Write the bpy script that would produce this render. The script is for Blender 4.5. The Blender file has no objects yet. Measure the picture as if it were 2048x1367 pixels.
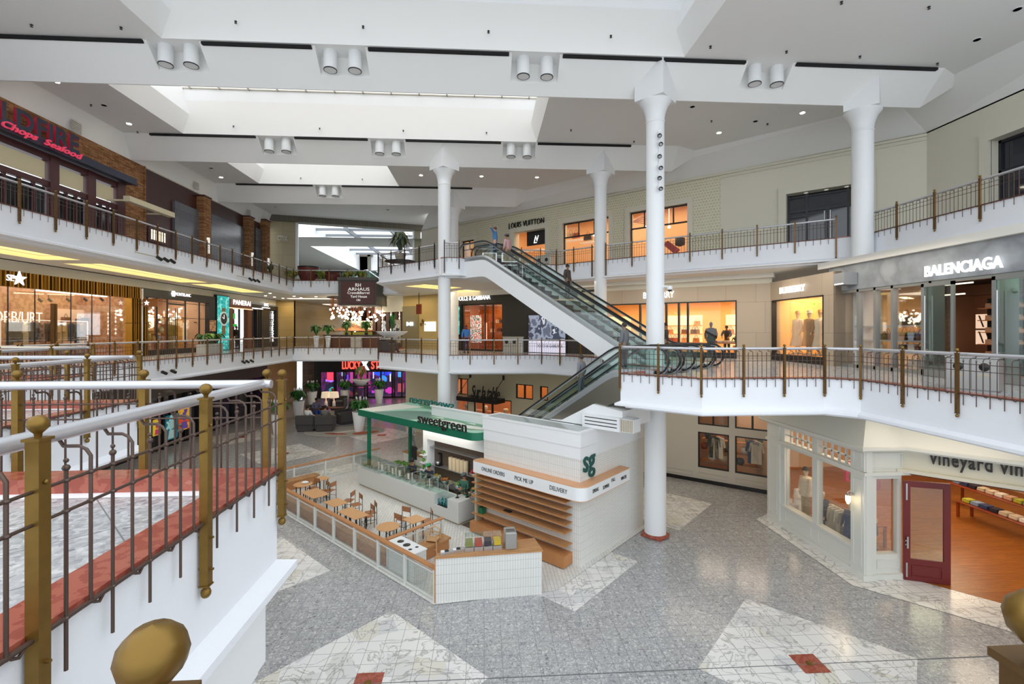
import bpy, math, random
from mathutils import Vector, Matrix, geometry
random.seed(7)
SC = bpy.context.scene
COL = SC.collection
PI = math.pi
# ---------------------------------------------------------------- camera
YAW = math.radians(3.42)
FPX, CX, CY, CZ = 935.0, 1024.0, 662.0, 7.57
cam = bpy.data.cameras.new('camera')
cam.sensor_width = 36
cam.lens = FPX/2048*36
cam.shift_y = -(683.5-CY)/2048
cam.clip_start = 0.05
cam.clip_end = 300
camo = bpy.data.objects.new('camera', cam)
camo.location = (0, 0, CZ)
camo.rotation_euler = (PI/2, 0, -YAW)
COL.objects.link(camo)
SC.camera = camo
# ---------------------------------------------------------------- view, sky
SC.view_settings.view_transform = 'Standard'
SC.view_settings.look = 'None'
SC.view_settings.gamma = 1
SC.view_settings.exposure = 0.27
SC.view_settings.use_curve_mapping = False
W_ = bpy.data.worlds.new('sky'); SC.world = W_; W_.use_nodes = True
bg = W_.node_tree.nodes['Background']
bg.inputs[0].default_value = (0.88, 0.94, 1.0, 1)
bg.inputs[1].default_value = 1.7
SC.cycles.diffuse_bounces = 7

def area(x, y, z, sx, sy, power, color=(1, 1, 1), rot=(0, 0, 0), name='daylight'):
    l = bpy.data.lights.new(name, 'AREA'); l.shape = 'RECTANGLE'; l.size = sx; l.size_y = sy
    l.energy = power; l.color = color
    o = bpy.data.objects.new(name, l); o.location = (x, y, z); o.rotation_euler = rot
    COL.objects.link(o); return o
def point(x, y, z, power, color=(1, .82, .6), r=.15, name='lamp_light'):
    l = bpy.data.lights.new(name, 'POINT'); l.energy = power; l.color = color; l.shadow_soft_size = r
    o = bpy.data.objects.new(name, l); o.location = (x, y, z); COL.objects.link(o); return o
DAY = (.93, .97, 1.0)
# daylight falling through the three roof lights, and the ones over the camera's end of the hall
for a_ in ((-6.0, 20.6, 19.5, 15, 3, 40), (-10.2, 28.6, 19.5, 7.4, 3, 60)):
    area(*a_, DAY)

# the galleries' own warm soffit lamps
for (x, y, z, sx, sy, p, r) in ((-16.4, 14, 10.3, 1.6, 9, 70, 0), (-16.4, 26, 10.3, 1.6, 9, 80, 0), (-12, 39.5, 10.3, 8, 2, 70, 0), (-3.5, 31.5, 10.3, 3, 3, 60, 0), (4, 27.2, 10.3, 6, 1.4, 55, -.66), (10.5, 21.8, 10.3, 7, 1.4, 70, -.7), (12.5, 15.5, 10.3, 1.6, 6, 60, 0), (8.0, 21.0, 5.2, 6, 2, 60, -.7), (-16.5, 30, 5.2, 3, 14, 90, 0), (-10, 46, 5.2, 12, 5, 160, 0), (12.6, 12.0, 5.2, 1.5, 3, 25, .78)):
    area(x, y, z-.03, sx, sy, p, (1, .86, .68), (0, 0, r), 'soffit_lamp')
# ---------------------------------------------------------------- measuring helpers
cs, sn = math.cos(YAW), math.sin(YAW)
def G(px, py, z=0.0):
    d = FPX*(CZ-z)/(py-CY); l = (px-CX)/FPX*d
    return (d*sn+l*cs, d*cs-l*sn)
class Pl:
    """a vertical plane through plan points P0, P1; s runs from P0 to P1, local y points to the back"""
    def __init__(s, P0, P1):
        s.p = Vector(P0[:2]); s.u = (Vector(P1[:2])-s.p).normalized(); s.n = Vector((-s.u.y, s.u.x))
        s.L = (Vector(P1[:2])-s.p).length; s.a = math.atan2(s.u.y, s.u.x)
    def _sd(s, px):
        k = (px-CX)/FPX; r = Vector((sn+k*cs, cs-k*sn))
        d = s.p.dot(s.n)/r.dot(s.n); return (r*d-s.p).dot(s.u), d
    def s(s_, px): return s_._sd(px)[0]
    def z(s_, px, py): return CZ-(py-CY)*s_._sd(px)[1]/FPX
    def at(s_, px, y):
        q = Pl(s_.pt(0, y), s_.pt(1, y)); return q.pt(q.s(px))
    def pt(s_, t, y=0.0):
        v = s_.p+s_.u*t+s_.n*y; return (v.x, v.y)
# ---------------------------------------------------------------- materials
def lin(c):
    if isinstance(c, str):
        c = c.lstrip('#'); c = [int(c[i:i+2], 16)/255 for i in (0, 2, 4)]
    return tuple((x/12.92 if x <= .04045 else ((x+.055)/1.055)**2.4) for x in c)+(1,)
_mats = {}
def nt(m): return m.node_tree.nodes, m.node_tree.links
def mat(name, col, rough=.5, metal=0, emit=0, ecol=None, noise=0, nscale=8, spec=None, alpha=None, bump=0, bscale=40):
    if name in _mats: return _mats[name]
    m = bpy.data.materials.new(name); m.use_nodes = True
    N, L = nt(m); b = N['Principled BSDF']
    b.inputs['Base Color'].default_value = lin(col); b.inputs['Roughness'].default_value = rough
    b.inputs['Metallic'].default_value = metal
    if spec is not None: b.inputs['Specular IOR Level'].default_value = spec
    if emit:
        b.inputs['Emission Color'].default_value = lin(ecol or col); b.inputs['Emission Strength'].default_value = emit
    tc = None
    if noise or bump:
        tc = N.new('ShaderNodeTexCoord')
    if noise:
        nz = N.new('ShaderNodeTexNoise'); nz.inputs['Scale'].default_value = nscale; nz.inputs['Detail'].default_value = 5
        L.new(tc.outputs['Object'], nz.inputs['Vector'])
        mx = N.new('ShaderNodeMix'); mx.data_type = 'RGBA'
        c = lin(col)
        mx.inputs[6].default_value = tuple(max(0, v*(1-noise)) for v in c[:3])+(1,)
        mx.inputs[7].default_value = tuple(min(1, v*(1+noise)) for v in c[:3])+(1,)
        L.new(nz.outputs['Fac'], mx.inputs[0]); L.new(mx.outputs[2], b.inputs['Base Color'])
    if bump:
        n2 = N.new('ShaderNodeTexNoise'); n2.inputs['Scale'].default_value = bscale
        L.new(tc.outputs['Object'], n2.inputs['Vector'])
        bp = N.new('ShaderNodeBump'); bp.inputs['Strength'].default_value = bump; bp.inputs['Distance'].default_value = .02
        L.new(n2.outputs['Fac'], bp.inputs['Height']); L.new(bp.outputs[0], b.inputs['Normal'])
    _mats[name] = m; return m
def glass(name, tint=(.9, .97, .95), op=.12, rough=.02):
    """thin pane: mostly transparent with a sharp reflection"""
    if name in _mats: return _mats[name]
    m = bpy.data.materials.new(name); m.use_nodes = True
    N, L = nt(m); N.clear()
    o = N.new('ShaderNodeOutputMaterial'); t = N.new('ShaderNodeBsdfTransparent'); g = N.new('ShaderNodeBsdfGlossy')
    t.inputs[0].default_value = tint+(1,); g.inputs['Roughness'].default_value = rough
    g.inputs[0].default_value = (1, 1, 1, 1)
    f = N.new('ShaderNodeLayerWeight'); f.inputs[0].default_value = .35
    mu = N.new('ShaderNodeMath'); mu.operation = 'MULTIPLY_ADD'; mu.inputs[1].default_value = .3; mu.inputs[2].default_value = op*.3
    L.new(f.outputs['Fresnel'], mu.inputs[0])
    x = N.new('ShaderNodeMixShader'); L.new(mu.outputs[0], x.inputs[0]); L.new(t.outputs[0], x.inputs[1]); L.new(g.outputs[0], x.inputs[2])
    L.new(x.outputs[0], o.inputs[0]); _mats[name] = m; return m
def ramp(N, L, fac, stops, interp='LINEAR'):
    r = N.new('ShaderNodeValToRGB'); r.color_ramp.interpolation = interp
    e = r.color_ramp.elements
    while len(e) < len(stops): e.new(.5)
    for i, (p, c) in enumerate(stops): e[i].position = p; e[i].color = lin(c)
    L.new(fac, r.inputs[0]); return r.outputs[0]
def vor_pick(N, L, vec, scale, stops):
    v = N.new('ShaderNodeTexVoronoi'); v.inputs['Scale'].default_value = scale; L.new(vec, v.inputs['Vector'])
    s = N.new('ShaderNodeSeparateColor'); L.new(v.outputs['Color'], s.inputs[0])
    return ramp(N, L, s.outputs[0], stops, 'CONSTANT'), v
def mixc(N, L, fac, a, b, mode='MIX'):
    mx = N.new('ShaderNodeMix'); mx.data_type = 'RGBA'; mx.blend_type = mode
    if isinstance(fac, (int, float)): mx.inputs[0].default_value = fac
    else: L.new(fac, mx.inputs[0])
    for i, v in ((6, a), (7, b)):
        if isinstance(v, (tuple, str)): mx.inputs[i].default_value = lin(v) if isinstance(v, str) else v
        else: L.new(v, mx.inputs[i])
    return mx.outputs[2]
def gridmask(N, L, vec, size, line, rot=0):
    """1 on the joint lines of a square grid"""
    mp = N.new('ShaderNodeMapping'); mp.inputs['Rotation'].default_value = (0, 0, rot); L.new(vec, mp.inputs[0])
    b = N.new('ShaderNodeTexBrick'); b.offset = 0; b.squash = 1
    b.inputs['Scale'].default_value = 1; b.inputs['Brick Width'].default_value = size; b.inputs['Row Height'].default_value = size
    b.inputs['Mortar Size'].default_value = line; b.inputs['Mortar Smooth'].default_value = 0
    L.new(mp.outputs[0], b.inputs['Vector']); return b.outputs['Fac']
def stone_floor(name, base, chips, scale, grid, line, gcol, rough=.18, grot=0, aniso=1):
    m = bpy.data.materials.new(name); m.use_nodes = True; N, L = nt(m); b = N['Principled BSDF']
    tc = N.new('ShaderNodeTexCoord'); vec = tc.outputs['Object']
    c1, _ = vor_pick(N, L, vec, scale, [(0, base)]+chips)
    c2, _ = vor_pick(N, L, vec, scale*.42, [(0, base)]+chips)
    c = mixc(N, L, .38, c1, c2)
    nz = N.new('ShaderNodeTexNoise'); nz.inputs['Scale'].default_value = 1.3; L.new(vec, nz.inputs['Vector'])
    c = mixc(N, L, ramp(N, L, nz.outputs['Fac'], [(.3, '#000000'), (.7, '#303030')]), c, '#ffffff', 'MIX')
    if grid:
        c = mixc(N, L, gridmask(N, L, vec, grid, line, grot), c, gcol)
    L.new(c, b.inputs['Base Color']); b.inputs['Roughness'].default_value = rough
    _mats[name] = m; return m
def veined(name, base, vein, grid, line, gcol, rough=.2, vs=1.1, patch=True):
    m = bpy.data.materials.new(name); m.use_nodes = True; N, L = nt(m); b = N['Principled BSDF']
    tc = N.new('ShaderNodeTexCoord'); vec = tc.outputs['Object']
    nz = N.new('ShaderNodeTexNoise'); nz.inputs['Scale'].default_value = vs; nz.inputs['Detail'].default_value = 8; nz.inputs['Distortion'].default_value = 1.6
    L.new(vec, nz.inputs['Vector'])
    c = ramp(N, L, nz.outputs['Fac'], [(.0, base), (.475, base), (.5, vein), (.52, base), (.62, base), (.635, vein), (.65, base)])
    if patch:
        c2, _ = vor_pick(N, L, vec, 1.7, [(0, '#ffffff'), (.5, '#ececec'), (.75, '#e4e6ea'), (.9, '#efece0')])
        c = mixc(N, L, .8, c, c2, 'MULTIPLY')
    if grid: c = mixc(N, L, gridmask(N, L, vec, grid, line), c, gcol)
    L.new(c, b.inputs['Base Color']); b.inputs['Roughness'].default_value = rough
    _mats[name] = m; return m
def brick(name, c1, c2, mortar, bw, bh, ms=.01, off=.5, rough=.6, axis='XZ', rot=0, bump=0, coord='Object', bias=0):
    """brick / tile pattern on a vertical face: axis picks which two object coordinates are used"""
    if name in _mats: return _mats[name]
    m = bpy.data.materials.new(name); m.use_nodes = True; N, L = nt(m); b = N['Principled BSDF']
    tc = N.new('ShaderNodeTexCoord'); sp = N.new('ShaderNodeSeparateXYZ'); L.new(tc.outputs[coord], sp.inputs[0])
    cb = N.new('ShaderNodeCombineXYZ')
    if axis == 'AZ':   # any vertical face: x+y
        ad = N.new('ShaderNodeMath'); ad.operation = 'ADD'; L.new(sp.outputs[0], ad.inputs[0]); L.new(sp.outputs[1], ad.inputs[1])
        L.new(ad.outputs[0], cb.inputs[0]); L.new(sp.outputs[2], cb.inputs[1])
    else:
        L.new(sp.outputs['XYZ'.index(axis[0])], cb.inputs[0]); L.new(sp.outputs['XYZ'.index(axis[1])], cb.inputs[1])
    v = cb.outputs[0]
    if rot:
        mp = N.new('ShaderNodeMapping'); mp.inputs['Rotation'].default_value = (0, 0, rot); L.new(v, mp.inputs[0]); v = mp.outputs[0]
    k = N.new('ShaderNodeTexBrick'); k.offset = off; k.inputs['Scale'].default_value = 1
    k.inputs['Color1'].default_value = lin(c1); k.inputs['Color2'].default_value = lin(c2); k.inputs['Mortar'].default_value = lin(mortar)
    k.inputs['Brick Width'].default_value = bw; k.inputs['Row Height'].default_value = bh; k.inputs['Mortar Size'].default_value = ms
    k.inputs['Mortar Smooth'].default_value = .1; k.inputs['Bias'].default_value = bias
    L.new(v, k.inputs['Vector'])
    c = k.outputs['Color']
    if bump:
        nz = N.new('ShaderNodeTexNoise'); nz.inputs['Scale'].default_value = 9; nz.inputs['Detail'].default_value = 6; L.new(tc.outputs[coord], nz.inputs['Vector'])
        c = mixc(N, L, ramp(N, L, nz.outputs['Fac'], [(.35, '#8a8a8a'), (.65, '#ffffff')]), mixc(N, L, .5, c, '#3a2a18'), c)
        bp = N.new('ShaderNodeBump'); bp.inputs['Strength'].default_value = bump; bp.inputs['Distance'].default_value = .03; bp.invert = True
        L.new(k.outputs['Fac'], bp.inputs['Height']); L.new(bp.outputs[0], b.inputs['Normal'])
    L.new(c, b.inputs['Base Color']); b.inputs['Roughness'].default_value = rough
    _mats[name] = m; return m
def planks(name, c1, c2, w, l, axis='XY', rough=.35, gap='#3a2412', gs=.004, rot=0, emit=0):
    m = brick(name, c1, c2, gap, l, w, gs, .37, rough, axis, rot)
    N, L = nt(m); b = N['Principled BSDF']
    src = b.inputs['Base Color'].links[0].from_socket
    tc = N.new('ShaderNodeTexCoord'); mp = N.new('ShaderNodeMapping'); L.new(tc.outputs['Object'], mp.inputs[0])
    sc = [30, 30, 30]; sc['XYZ'.index(axis[0]) if axis != 'AZ' else 0] = 2.5
    mp.inputs['Scale'].default_value = sc
    nz = N.new('ShaderNodeTexNoise'); nz.inputs['Scale'].default_value = 1; nz.inputs['Detail'].default_value = 3; L.new(mp.outputs[0], nz.inputs['Vector'])
    c = mixc(N, L, .55, src, ramp(N, L, nz.outputs['Fac'], [(.3, '#9c9c9c'), (.7, '#ffffff')]), 'MULTIPLY')
    L.new(c, b.inputs['Base Color']); return m
def blotch(name, cols, scale, rough=.6, emit=0, detail=3):
    """patchy many-coloured surface"""
    m = bpy.data.materials.new(name); m.use_nodes = True; N, L = nt(m); b = N['Principled BSDF']
    tc = N.new('ShaderNodeTexCoord'); nz = N.new('ShaderNodeTexNoise'); nz.inputs['Scale'].default_value = scale; nz.inputs['Detail'].default_value = detail
    L.new(tc.outputs['Object'], nz.inputs['Vector']); n = len(cols)
    c = ramp(N, L, nz.outputs['Fac'], [(.3+.4*i/max(1, n-1), k) for i, k in enumerate(cols)], 'CONSTANT' if n > 2 else 'LINEAR')
    L.new(c, b.inputs['Base Color']); b.inputs['Roughness'].default_value = rough
    if emit: L.new(c, b.inputs['Emission Color']); b.inputs['Emission Strength'].default_value = emit
    _mats[name] = m; return m

M = dict(
 white=mat('white_paint', '#e9ebec', .55), fascia=mat('fascia_plaster', '#e4e6ea', .6, bump=.12, bscale=60),
 ceil=mat('ceiling_paint', '#f0f0ee', .7), ceilw=mat('lit_white_paint', '#f6f8fa', .7), soffit=mat('soffit_paint', '#e0ddd4', .7),  # upper shaft walls: ceiling white raised, skylight put into the colour
 cream=mat('cream_wall', '#d9d5c4', .6), taupe=mat('taupe_panel', '#b7a98e', .5), black=mat('black_metal', '#1b1a1a', .4),
 slot=mat('slot_black', '#0c0c0c', .8), dark=mat('dark_interior', '#232122', .6),
 brass=mat('aged_brass', '#80642f', .38, .75, noise=.25, nscale=14), brassd=mat('dark_brass', '#6d5230', .42, .7, noise=.3, nscale=9),
 bronze=mat('bronze_rod', '#5b4a42', .42, .6), steel=mat('brushed_steel', '#c3c5c8', .3, .85), rail=mat('rail_steel', '#cbccd0', .32, .6),
 red=blotch('red_marble', ['#96493a', '#a65b48', '#b37260'], 9, .22), 
 terr=stone_floor('terrazzo', '#a3a4a6', [(.30, '#b6b6b6'), (.55, '#94969a'), (.72, '#acacaa'), (.88, '#d8d8d4'), (.975, '#56595e')], 34, .42, .005, '#808184'),
 terr2=stone_floor('terrazzo_upper', '#a9aaab', [(.30, '#b9b9b9'), (.6, '#989a9d'), (.82, '#cfcfcd'), (.975, '#66696d')], 30, .6, .005, '#7d7e80', grot=PI/4),
 marble=veined('white_marble', '#e9e8e5', '#b0afab', .40, .006, '#9c9c9c'),
 marble2=veined('white_marble_band', '#ecebe8', '#b0b0ae', .40, .006, '#8f8f8f', patch=False),
 glass=glass('clear_glass', (.97, .99, .985)), gglass=glass('green_glass', (.86, .96, .94), .2), pglass=glass('shop_glass', (.97, .97, .96), .05),
 sky=mat('sky_pane', '#ffffff', .3, emit=.86, ecol='#ffffff'), dim_sky=mat('dull_pane', '#e8eef4', .3, emit=.3, ecol='#ffffff'),
 lamp=mat('lamp_glow', '#ffffff', .4, emit=6, ecol='#fff4dc'), cove=mat('cove_glow', '#ffffff', .4, emit=2.4, ecol='#ffe9a8'),
 letter=mat('lit_letter', '#ffffff', .4, emit=1.1, ecol='#ffffff'), ink=mat('dark_letter', '#262422', .5),
 wood=planks('oak', '#c99562', '#bd8854', .3, 3.0, 'XY', .5, '#b07c4c', .001),
 woodv=mat('oak_face', '#b97f4d', .5, noise=.12, nscale=3),
)
# ---------------------------------------------------------------- mesh building
class MB:
    def __init__(s, mx=None): s.v = []; s.f = []; s.mi = []; s.sm = []; s.cur = 0; s.smooth = False; s.mx = mx
    def add(s, vs, fs, sm=None):
        n = len(s.v)
        s.v += [s.mx @ Vector(v) for v in vs] if s.mx else [Vector(v) for v in vs]
        for f in fs: s.f.append(tuple(i+n for i in f)); s.mi.append(s.cur); s.sm.append(s.smooth if sm is None else sm)
        return s
    def m(s, i): s.cur = i; return s
    def quad(s, a, b, c, d): return s.add([a, b, c, d], [(0, 1, 2, 3)])
    def b(s, x0, x1, y0, y1, z0, z1):
        return s.add([(x0, y0, z0), (x1, y0, z0), (x1, y1, z0), (x0, y1, z0), (x0, y0, z1), (x1, y0, z1), (x1, y1, z1), (x0, y1, z1)],
                     [(0, 3, 2, 1), (4, 5, 6, 7), (0, 1, 5, 4), (1, 2, 6, 5), (2, 3, 7, 6), (3, 0, 4, 7)])
    def cb(s, c, sz, rz=0, bev=0):
        hx, hy, hz = sz[0]/2, sz[1]/2, sz[2]/2
        R = Matrix.Rotation(rz, 3, 'Z'); c = Vector(c)
        if bev: 
            vs = []; 
            e = bev
            prof = [(hx-e, hy), (hx, hy-e), (hx, -hy+e), (hx-e, -hy), (-hx+e, -hy), (-hx, -hy+e), (-hx, hy-e), (-hx+e, hy)]
            rings = [(-hz, .0, 1), (-hz+e, 0, 0), (hz-e, 0, 0), (hz, 0, 1)]
            for (z, _, t) in rings:
                for (x, y) in prof:
                    k = (hx-e)/hx if t else 1; j = (hy-e)/hy if t else 1
                    vs.append(c+R @ Vector((x*k, y*j, z)))
            fs = []
            for r in range(3):
                for i in range(8): fs.append((r*8+i, r*8+8+i, r*8+8+(i+1) % 8, r*8+(i+1) % 8))
            fs.append(tuple(range(8))); fs.append(tuple(reversed(range(24, 32))))
            return s.add(vs, fs)
        vs = [c+R @ Vector((x*hx, y*hy, z*hz)) for z in (-1, 1) for (x, y) in ((-1, -1), (1, -1), (1, 1), (-1, 1))]
        return s.add(vs, [(0, 3, 2, 1), (4, 5, 6, 7), (0, 1, 5, 4), (1, 2, 6, 5), (2, 3, 7, 6), (3, 0, 4, 7)])
    def prism(s, poly, z0, z1, caps=(1, 1)):
        n = len(poly); vs = [(p[0], p[1], z0) for p in poly]+[(p[0], p[1], z1) for p in poly]
        fs = [(i, (i+1) % n, n+(i+1) % n, n+i) for i in range(n)]
        if caps[0]: fs.append(tuple(reversed(range(n))))
        if caps[1]: fs.append(tuple(range(n, 2*n)))
        return s.add(vs, fs)
    def xprism(s, prof, x0, x1):
        """profile in (y,z) swept along x"""
        n = len(prof); vs = [(x0, p[0], p[1]) for p in prof]+[(x1, p[0], p[1]) for p in prof]
        return s.add(vs, [(i, (i+1) % n, n+(i+1) % n, n+i) for i in range(n)]+[tuple(reversed(range(n))), tuple(range(n, 2*n))])
    def yprism(s, prof, y0, y1):
        """profile in (x,z) swept along y"""
        n = len(prof); vs = [(p[0], y0, p[1]) for p in prof]+[(p[0], y1, p[1]) for p in prof]
        return s.add(vs, [(i, (i+1) % n, n+(i+1) % n, n+i) for i in range(n)]+[tuple(reversed(range(n))), tuple(range(n, 2*n))])
    def tube(s, pts, r, n=8, caps=True, smooth=True):
        pts = [Vector(p) for p in pts]; rs = r if isinstance(r, (list, tuple)) else [r]*len(pts)
        vs = []; fs = []; prev = None
        for i, p in enumerate(pts):
            t = (pts[min(i+1, len(pts)-1)]-pts[max(i-1, 0)]).normalized()
            if prev is None:
                a = Vector((0, 0, 1)) if abs(t.z) < .9 else Vector((1, 0, 0)); u = t.cross(a).normalized()
            else:
                u = (prev-t*prev.dot(t)); u = u.normalized() if u.length > 1e-6 else t.orthogonal().normalized()
            prev = u; w = t.cross(u)
            for k in range(n):
                a = 2*PI*k/n; vs.append(p+(u*math.cos(a)+w*math.sin(a))*rs[i])
        for i in range(len(pts)-1):
            for k in range(n): fs.append((i*n+k, i*n+(k+1) % n, i*n+n+(k+1) % n, i*n+n+k))
        s.add(vs, fs, smooth)
        if caps:
            m = len(pts)-1
            s.add([vs[k] for k in range(n)], [tuple(reversed(range(n)))])
            s.add([vs[m*n+k] for k in range(n)], [tuple(range(n))])
        return s
    def lathe(s, prof, c=(0, 0, 0), n=16, smooth=True, axis='z'):
        vs = []; fs = []; c = Vector(c)
        for (r, z) in prof:
            for k in range(n):
                a = 2*PI*k/n; x, y = r*math.cos(a), r*math.sin(a)
                vs.append(c+(Vector((x, y, z)) if axis == 'z' else (Vector((z, x, y)) if axis == 'x' else Vector((x, z, y)))))
        for i in range(len(prof)-1):
            for k in range(n): fs.append((i*n+k, i*n+(k+1) % n, i*n+n+(k+1) % n, i*n+n+k))
        s.add(vs, fs, smooth)
        if prof[0][0] > 1e-4: s.add([v for v in vs[:n]], [tuple(reversed(range(n)))])
        if prof[-1][0] > 1e-4: s.add([v for v in vs[-n:]], [tuple(range(n))])
        return s
    def ball(s, c, r, n=10, sq=(1, 1, 1)):
        h = max(4, n//2); vs = []; fs = []; c = Vector(c)
        for i in range(h+1):
            t = PI*i/h
            for k in range(n):
                a = 2*PI*k/n; vs.append(c+Vector((r*sq[0]*math.sin(t)*math.cos(a), r*sq[1]*math.sin(t)*math.sin(a), -r*sq[2]*math.cos(t))))
        for i in range(h):
            for k in range(n): fs.append((i*n+k, i*n+(k+1) % n, i*n+n+(k+1) % n, i*n+n+k))
        return s.add(vs, fs, True)
    def flat(s, poly, z, up=True, holes=()):
        """horizontal polygon with holes, triangulated"""
        loops = [[Vector((p[0], p[1], 0)) for p in poly]]+[[Vector((p[0], p[1], 0)) for p in h] for h in holes]
        tr = geometry.tessellate_polygon(loops); fl = [p for l in loops for p in l]
        vs = [(p.x, p.y, z) for p in fl]; fs = []
        for t in tr:
            a, b_, c = (fl[i] for i in t); ar = (b_-a).cross(c-a).z
            fs.append(tuple(t) if (ar > 0) == up else tuple(reversed(t)))
        return s.add(vs, fs)
    def build(s, name, mats, parent=None, loc=None, rz=0, label=None, kind=None):
        me = bpy.data.meshes.new(name); me.from_pydata(s.v, [], s.f)
        if not isinstance(mats, (list, tuple)): mats = [mats]
        for k in mats: me.materials.append(M[k] if isinstance(k, str) else k)
        me.polygons.foreach_set('material_index', s.mi); me.polygons.foreach_set('use_smooth', s.sm); me.update()
        o = bpy.data.objects.new(name, me); COL.objects.link(o)
        if parent is not None: o.parent = parent
        if loc is not None: o.location = loc if len(loc) == 3 else (loc[0], loc[1], 0)
        if rz: o.rotation_euler.z = rz
        if label: o['label'] = label
        if kind: o['kind'] = kind
        return o
def thing(name, label, cat, loc=(0, 0, 0), rz=0, group=None):
    o = bpy.data.objects.new(name, None); COL.objects.link(o); o.empty_display_size = .1
    o.location = loc; o.rotation_euler.z = rz; o['label'] = label; o['category'] = cat
    if group: o['group'] = group
    return o
def tag(o, label, cat, group=None):
    o['label'] = label; o['category'] = cat
    if group: o['group'] = group
    return o
def struct(name, mb, mats, **k):
    o = mb.build(name, mats, **k); o['kind'] = 'structure'; return o
KIDS = {}
def kids(o):
    return [c for c in bpy.data.objects if c.parent == o]
def dup(root, loc=None, rz=None, label=None, group=None, ks=None):
    """copy a thing with its parts and their sub-parts"""
    def cp(o, par, lv):
        c = o.copy(); COL.objects.link(c); c.parent = par
        if lv < 3:
            for k in KIDS.get(o.name) or KIDS.setdefault(o.name, kids(o)): cp(k, c, lv+1)
        return c
    c = cp(root, None, 0)
    if loc is not None: c.location = loc
    if rz is not None: c.rotation_euler.z = rz
    if label: c['label'] = label
    if group: c['group'] = group
    return c
def text(s, size, mats, name='lettering', parent=None, loc=(0, 0, 0), rot=(PI/2, 0, 0), ext=.02, off=0, shear=0, sx=1, align='LEFT', sp=1.0, **k):
    cu = bpy.data.curves.new('t', 'FONT'); cu.body = s; cu.size = size; cu.extrude = ext; cu.offset = off*size; cu.shear = shear
    cu.align_x = align; cu.space_character = sp; cu.resolution_u = 3
    t = bpy.data.objects.new('t', cu); COL.objects.link(t); bpy.context.view_layer.update()
    me = bpy.data.meshes.new_from_object(t.evaluated_get(bpy.context.evaluated_depsgraph_get()))
    bpy.data.objects.remove(t); me.name = name
    mt = Matrix.LocRotScale(Vector(loc), __import__('mathutils').Euler(rot), None) @ Matrix.Diagonal((sx, 1, 1, 1))
    me.transform(mt); me.materials.clear(); me.materials.append(M[mats] if isinstance(mats, str) else mats)
    me.polygons.foreach_set('material_index', [0]*len(me.polygons))
    o = bpy.data.objects.new(name, me); COL.objects.link(o)
    if parent is not None: o.parent = parent
    return o
def textw(me_o):
    xs = [v.co.x for v in me_o.data.vertices]; return max(xs)-min(xs)
def offset(poly, d, closed=True):
    """move a plan polyline d to its left"""
    n = len(poly); out = []
    for i in range(n):
        p = Vector(poly[i][:2]); a = Vector(poly[(i-1) % n][:2]); c = Vector(poly[(i+1) % n][:2])
        if not closed and i == 0: t = (c-p).normalized(); out.append(tuple(p+Vector((-t.y, t.x))*d)); continue
        if not closed and i == n-1: t = (p-a).normalized(); out.append(tuple(p+Vector((-t.y, t.x))*d)); continue
        t1 = (p-a).normalized(); t2 = (c-p).normalized(); n1 = Vector((-t1.y, t1.x)); n2 = Vector((-t2.y, t2.x))
        m = n1+n2; m = m/max(.3, m.dot(n1)) if m.length > 1e-6 else n1
        out.append(tuple(p+m*d))
    return out
def sweep(mb, poly, prof, closed):
    """profile [(outward, z)] swept along a polyline whose open side is on the right"""
    rings = []
    for (o, z) in prof: rings.append([(p[0], p[1], z) for p in offset(poly, -o, closed)])
    n = len(poly)
    for a, b_ in zip(rings[:-1], rings[1:]):
        for i in range(n if closed else n-1):
            j = (i+1) % n; mb.quad(a[i], b_[i], b_[j], a[j])
# ================================================================ THE HALL
Z2, Z3, ZR = 6.33, 11.41, .79            # granite curb tops of the two galleries, handrail height above them
F2, F3 = Z2-.12, Z3-.10                  # gallery floors
ZC, ZE = 17.3, 16.3                      # ceiling, and the low edge of its beams
V2 = [(9.7, .53), (-1.88, .53), (-1.88, 4.37), (-6.3, 4.37), (-6.3, 8.9), (-11.3, 8.9), (-11.3, 14.2), (-14.4, 14.2),
      (-14.4, 36.2), (-6.33, 36.2), (-6.33, 28.6), (-2.3, 24.75), (3.05, 24.75), (7.0, 20.6), (7.0, 19.45), (5.0, 17.45), (6.2, 16.2), (4.06, 13.72), (5.78, 12.1), (9.15, 12.1), (9.7, 11.5)]
V2[14:17] = [(7.3, 19.6), (6.16, 18.5), (5.28, 17.6), (6.20, 15.85)]
V2 = V2[:14]+[(7.3, 19.6), (5.3, 17.6), (6.2, 15.86), (4.06, 13.72)]+V2[-3:]
E3 = [(-14.4, -5.9), (-14.4, 36.2), (-6.33, 36.2), (-6.33, 28.6), (-2.6, 25.1), (-2.1, 24.4), (-1.29, 24.4), (.25, 26.1), (3.2, 26.5), (4.2, 26.8), (6.3, 24.85), (14.75, 18.05), (15.05, 17.6), (15.05, -5.9)]
# ground floor
fl = MB(); fl.flat([(-30, -6), (40, -6), (40, 70), (-30, 70)], 0)
struct('floor', fl, 'terr')
inl = MB(); rs = MB(); bs = MB()
for i in range(-4, 2):
    for j in range(-2, 5):
        if (i+j) % 2 == 0:
            x, y = 2.45+4.95*i, 15.1+4.87*j
            inl.flat([(x-2.6, y), (x, y-2.6), (x+2.6, y), (x, y+2.6)], .004)
            rs.flat([(x-.3, y-.3), (x+.3, y-.3), (x+.3, y+.3), (x-.3, y+.3)], .008)
            bs.lathe([(.0, .014), (.07, .014), (.085, .009)], (x, y, 0), 14)
struct('floor', inl, 'marble'); struct('floor', rs, 'red'); struct('floor', bs, 'brass')
ex = MB(); ex.b(-16, 16, 10.2, 10.215, 0, .0105); struct('floor', ex, mat('joint', '#6a6a6a', .6))
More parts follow.
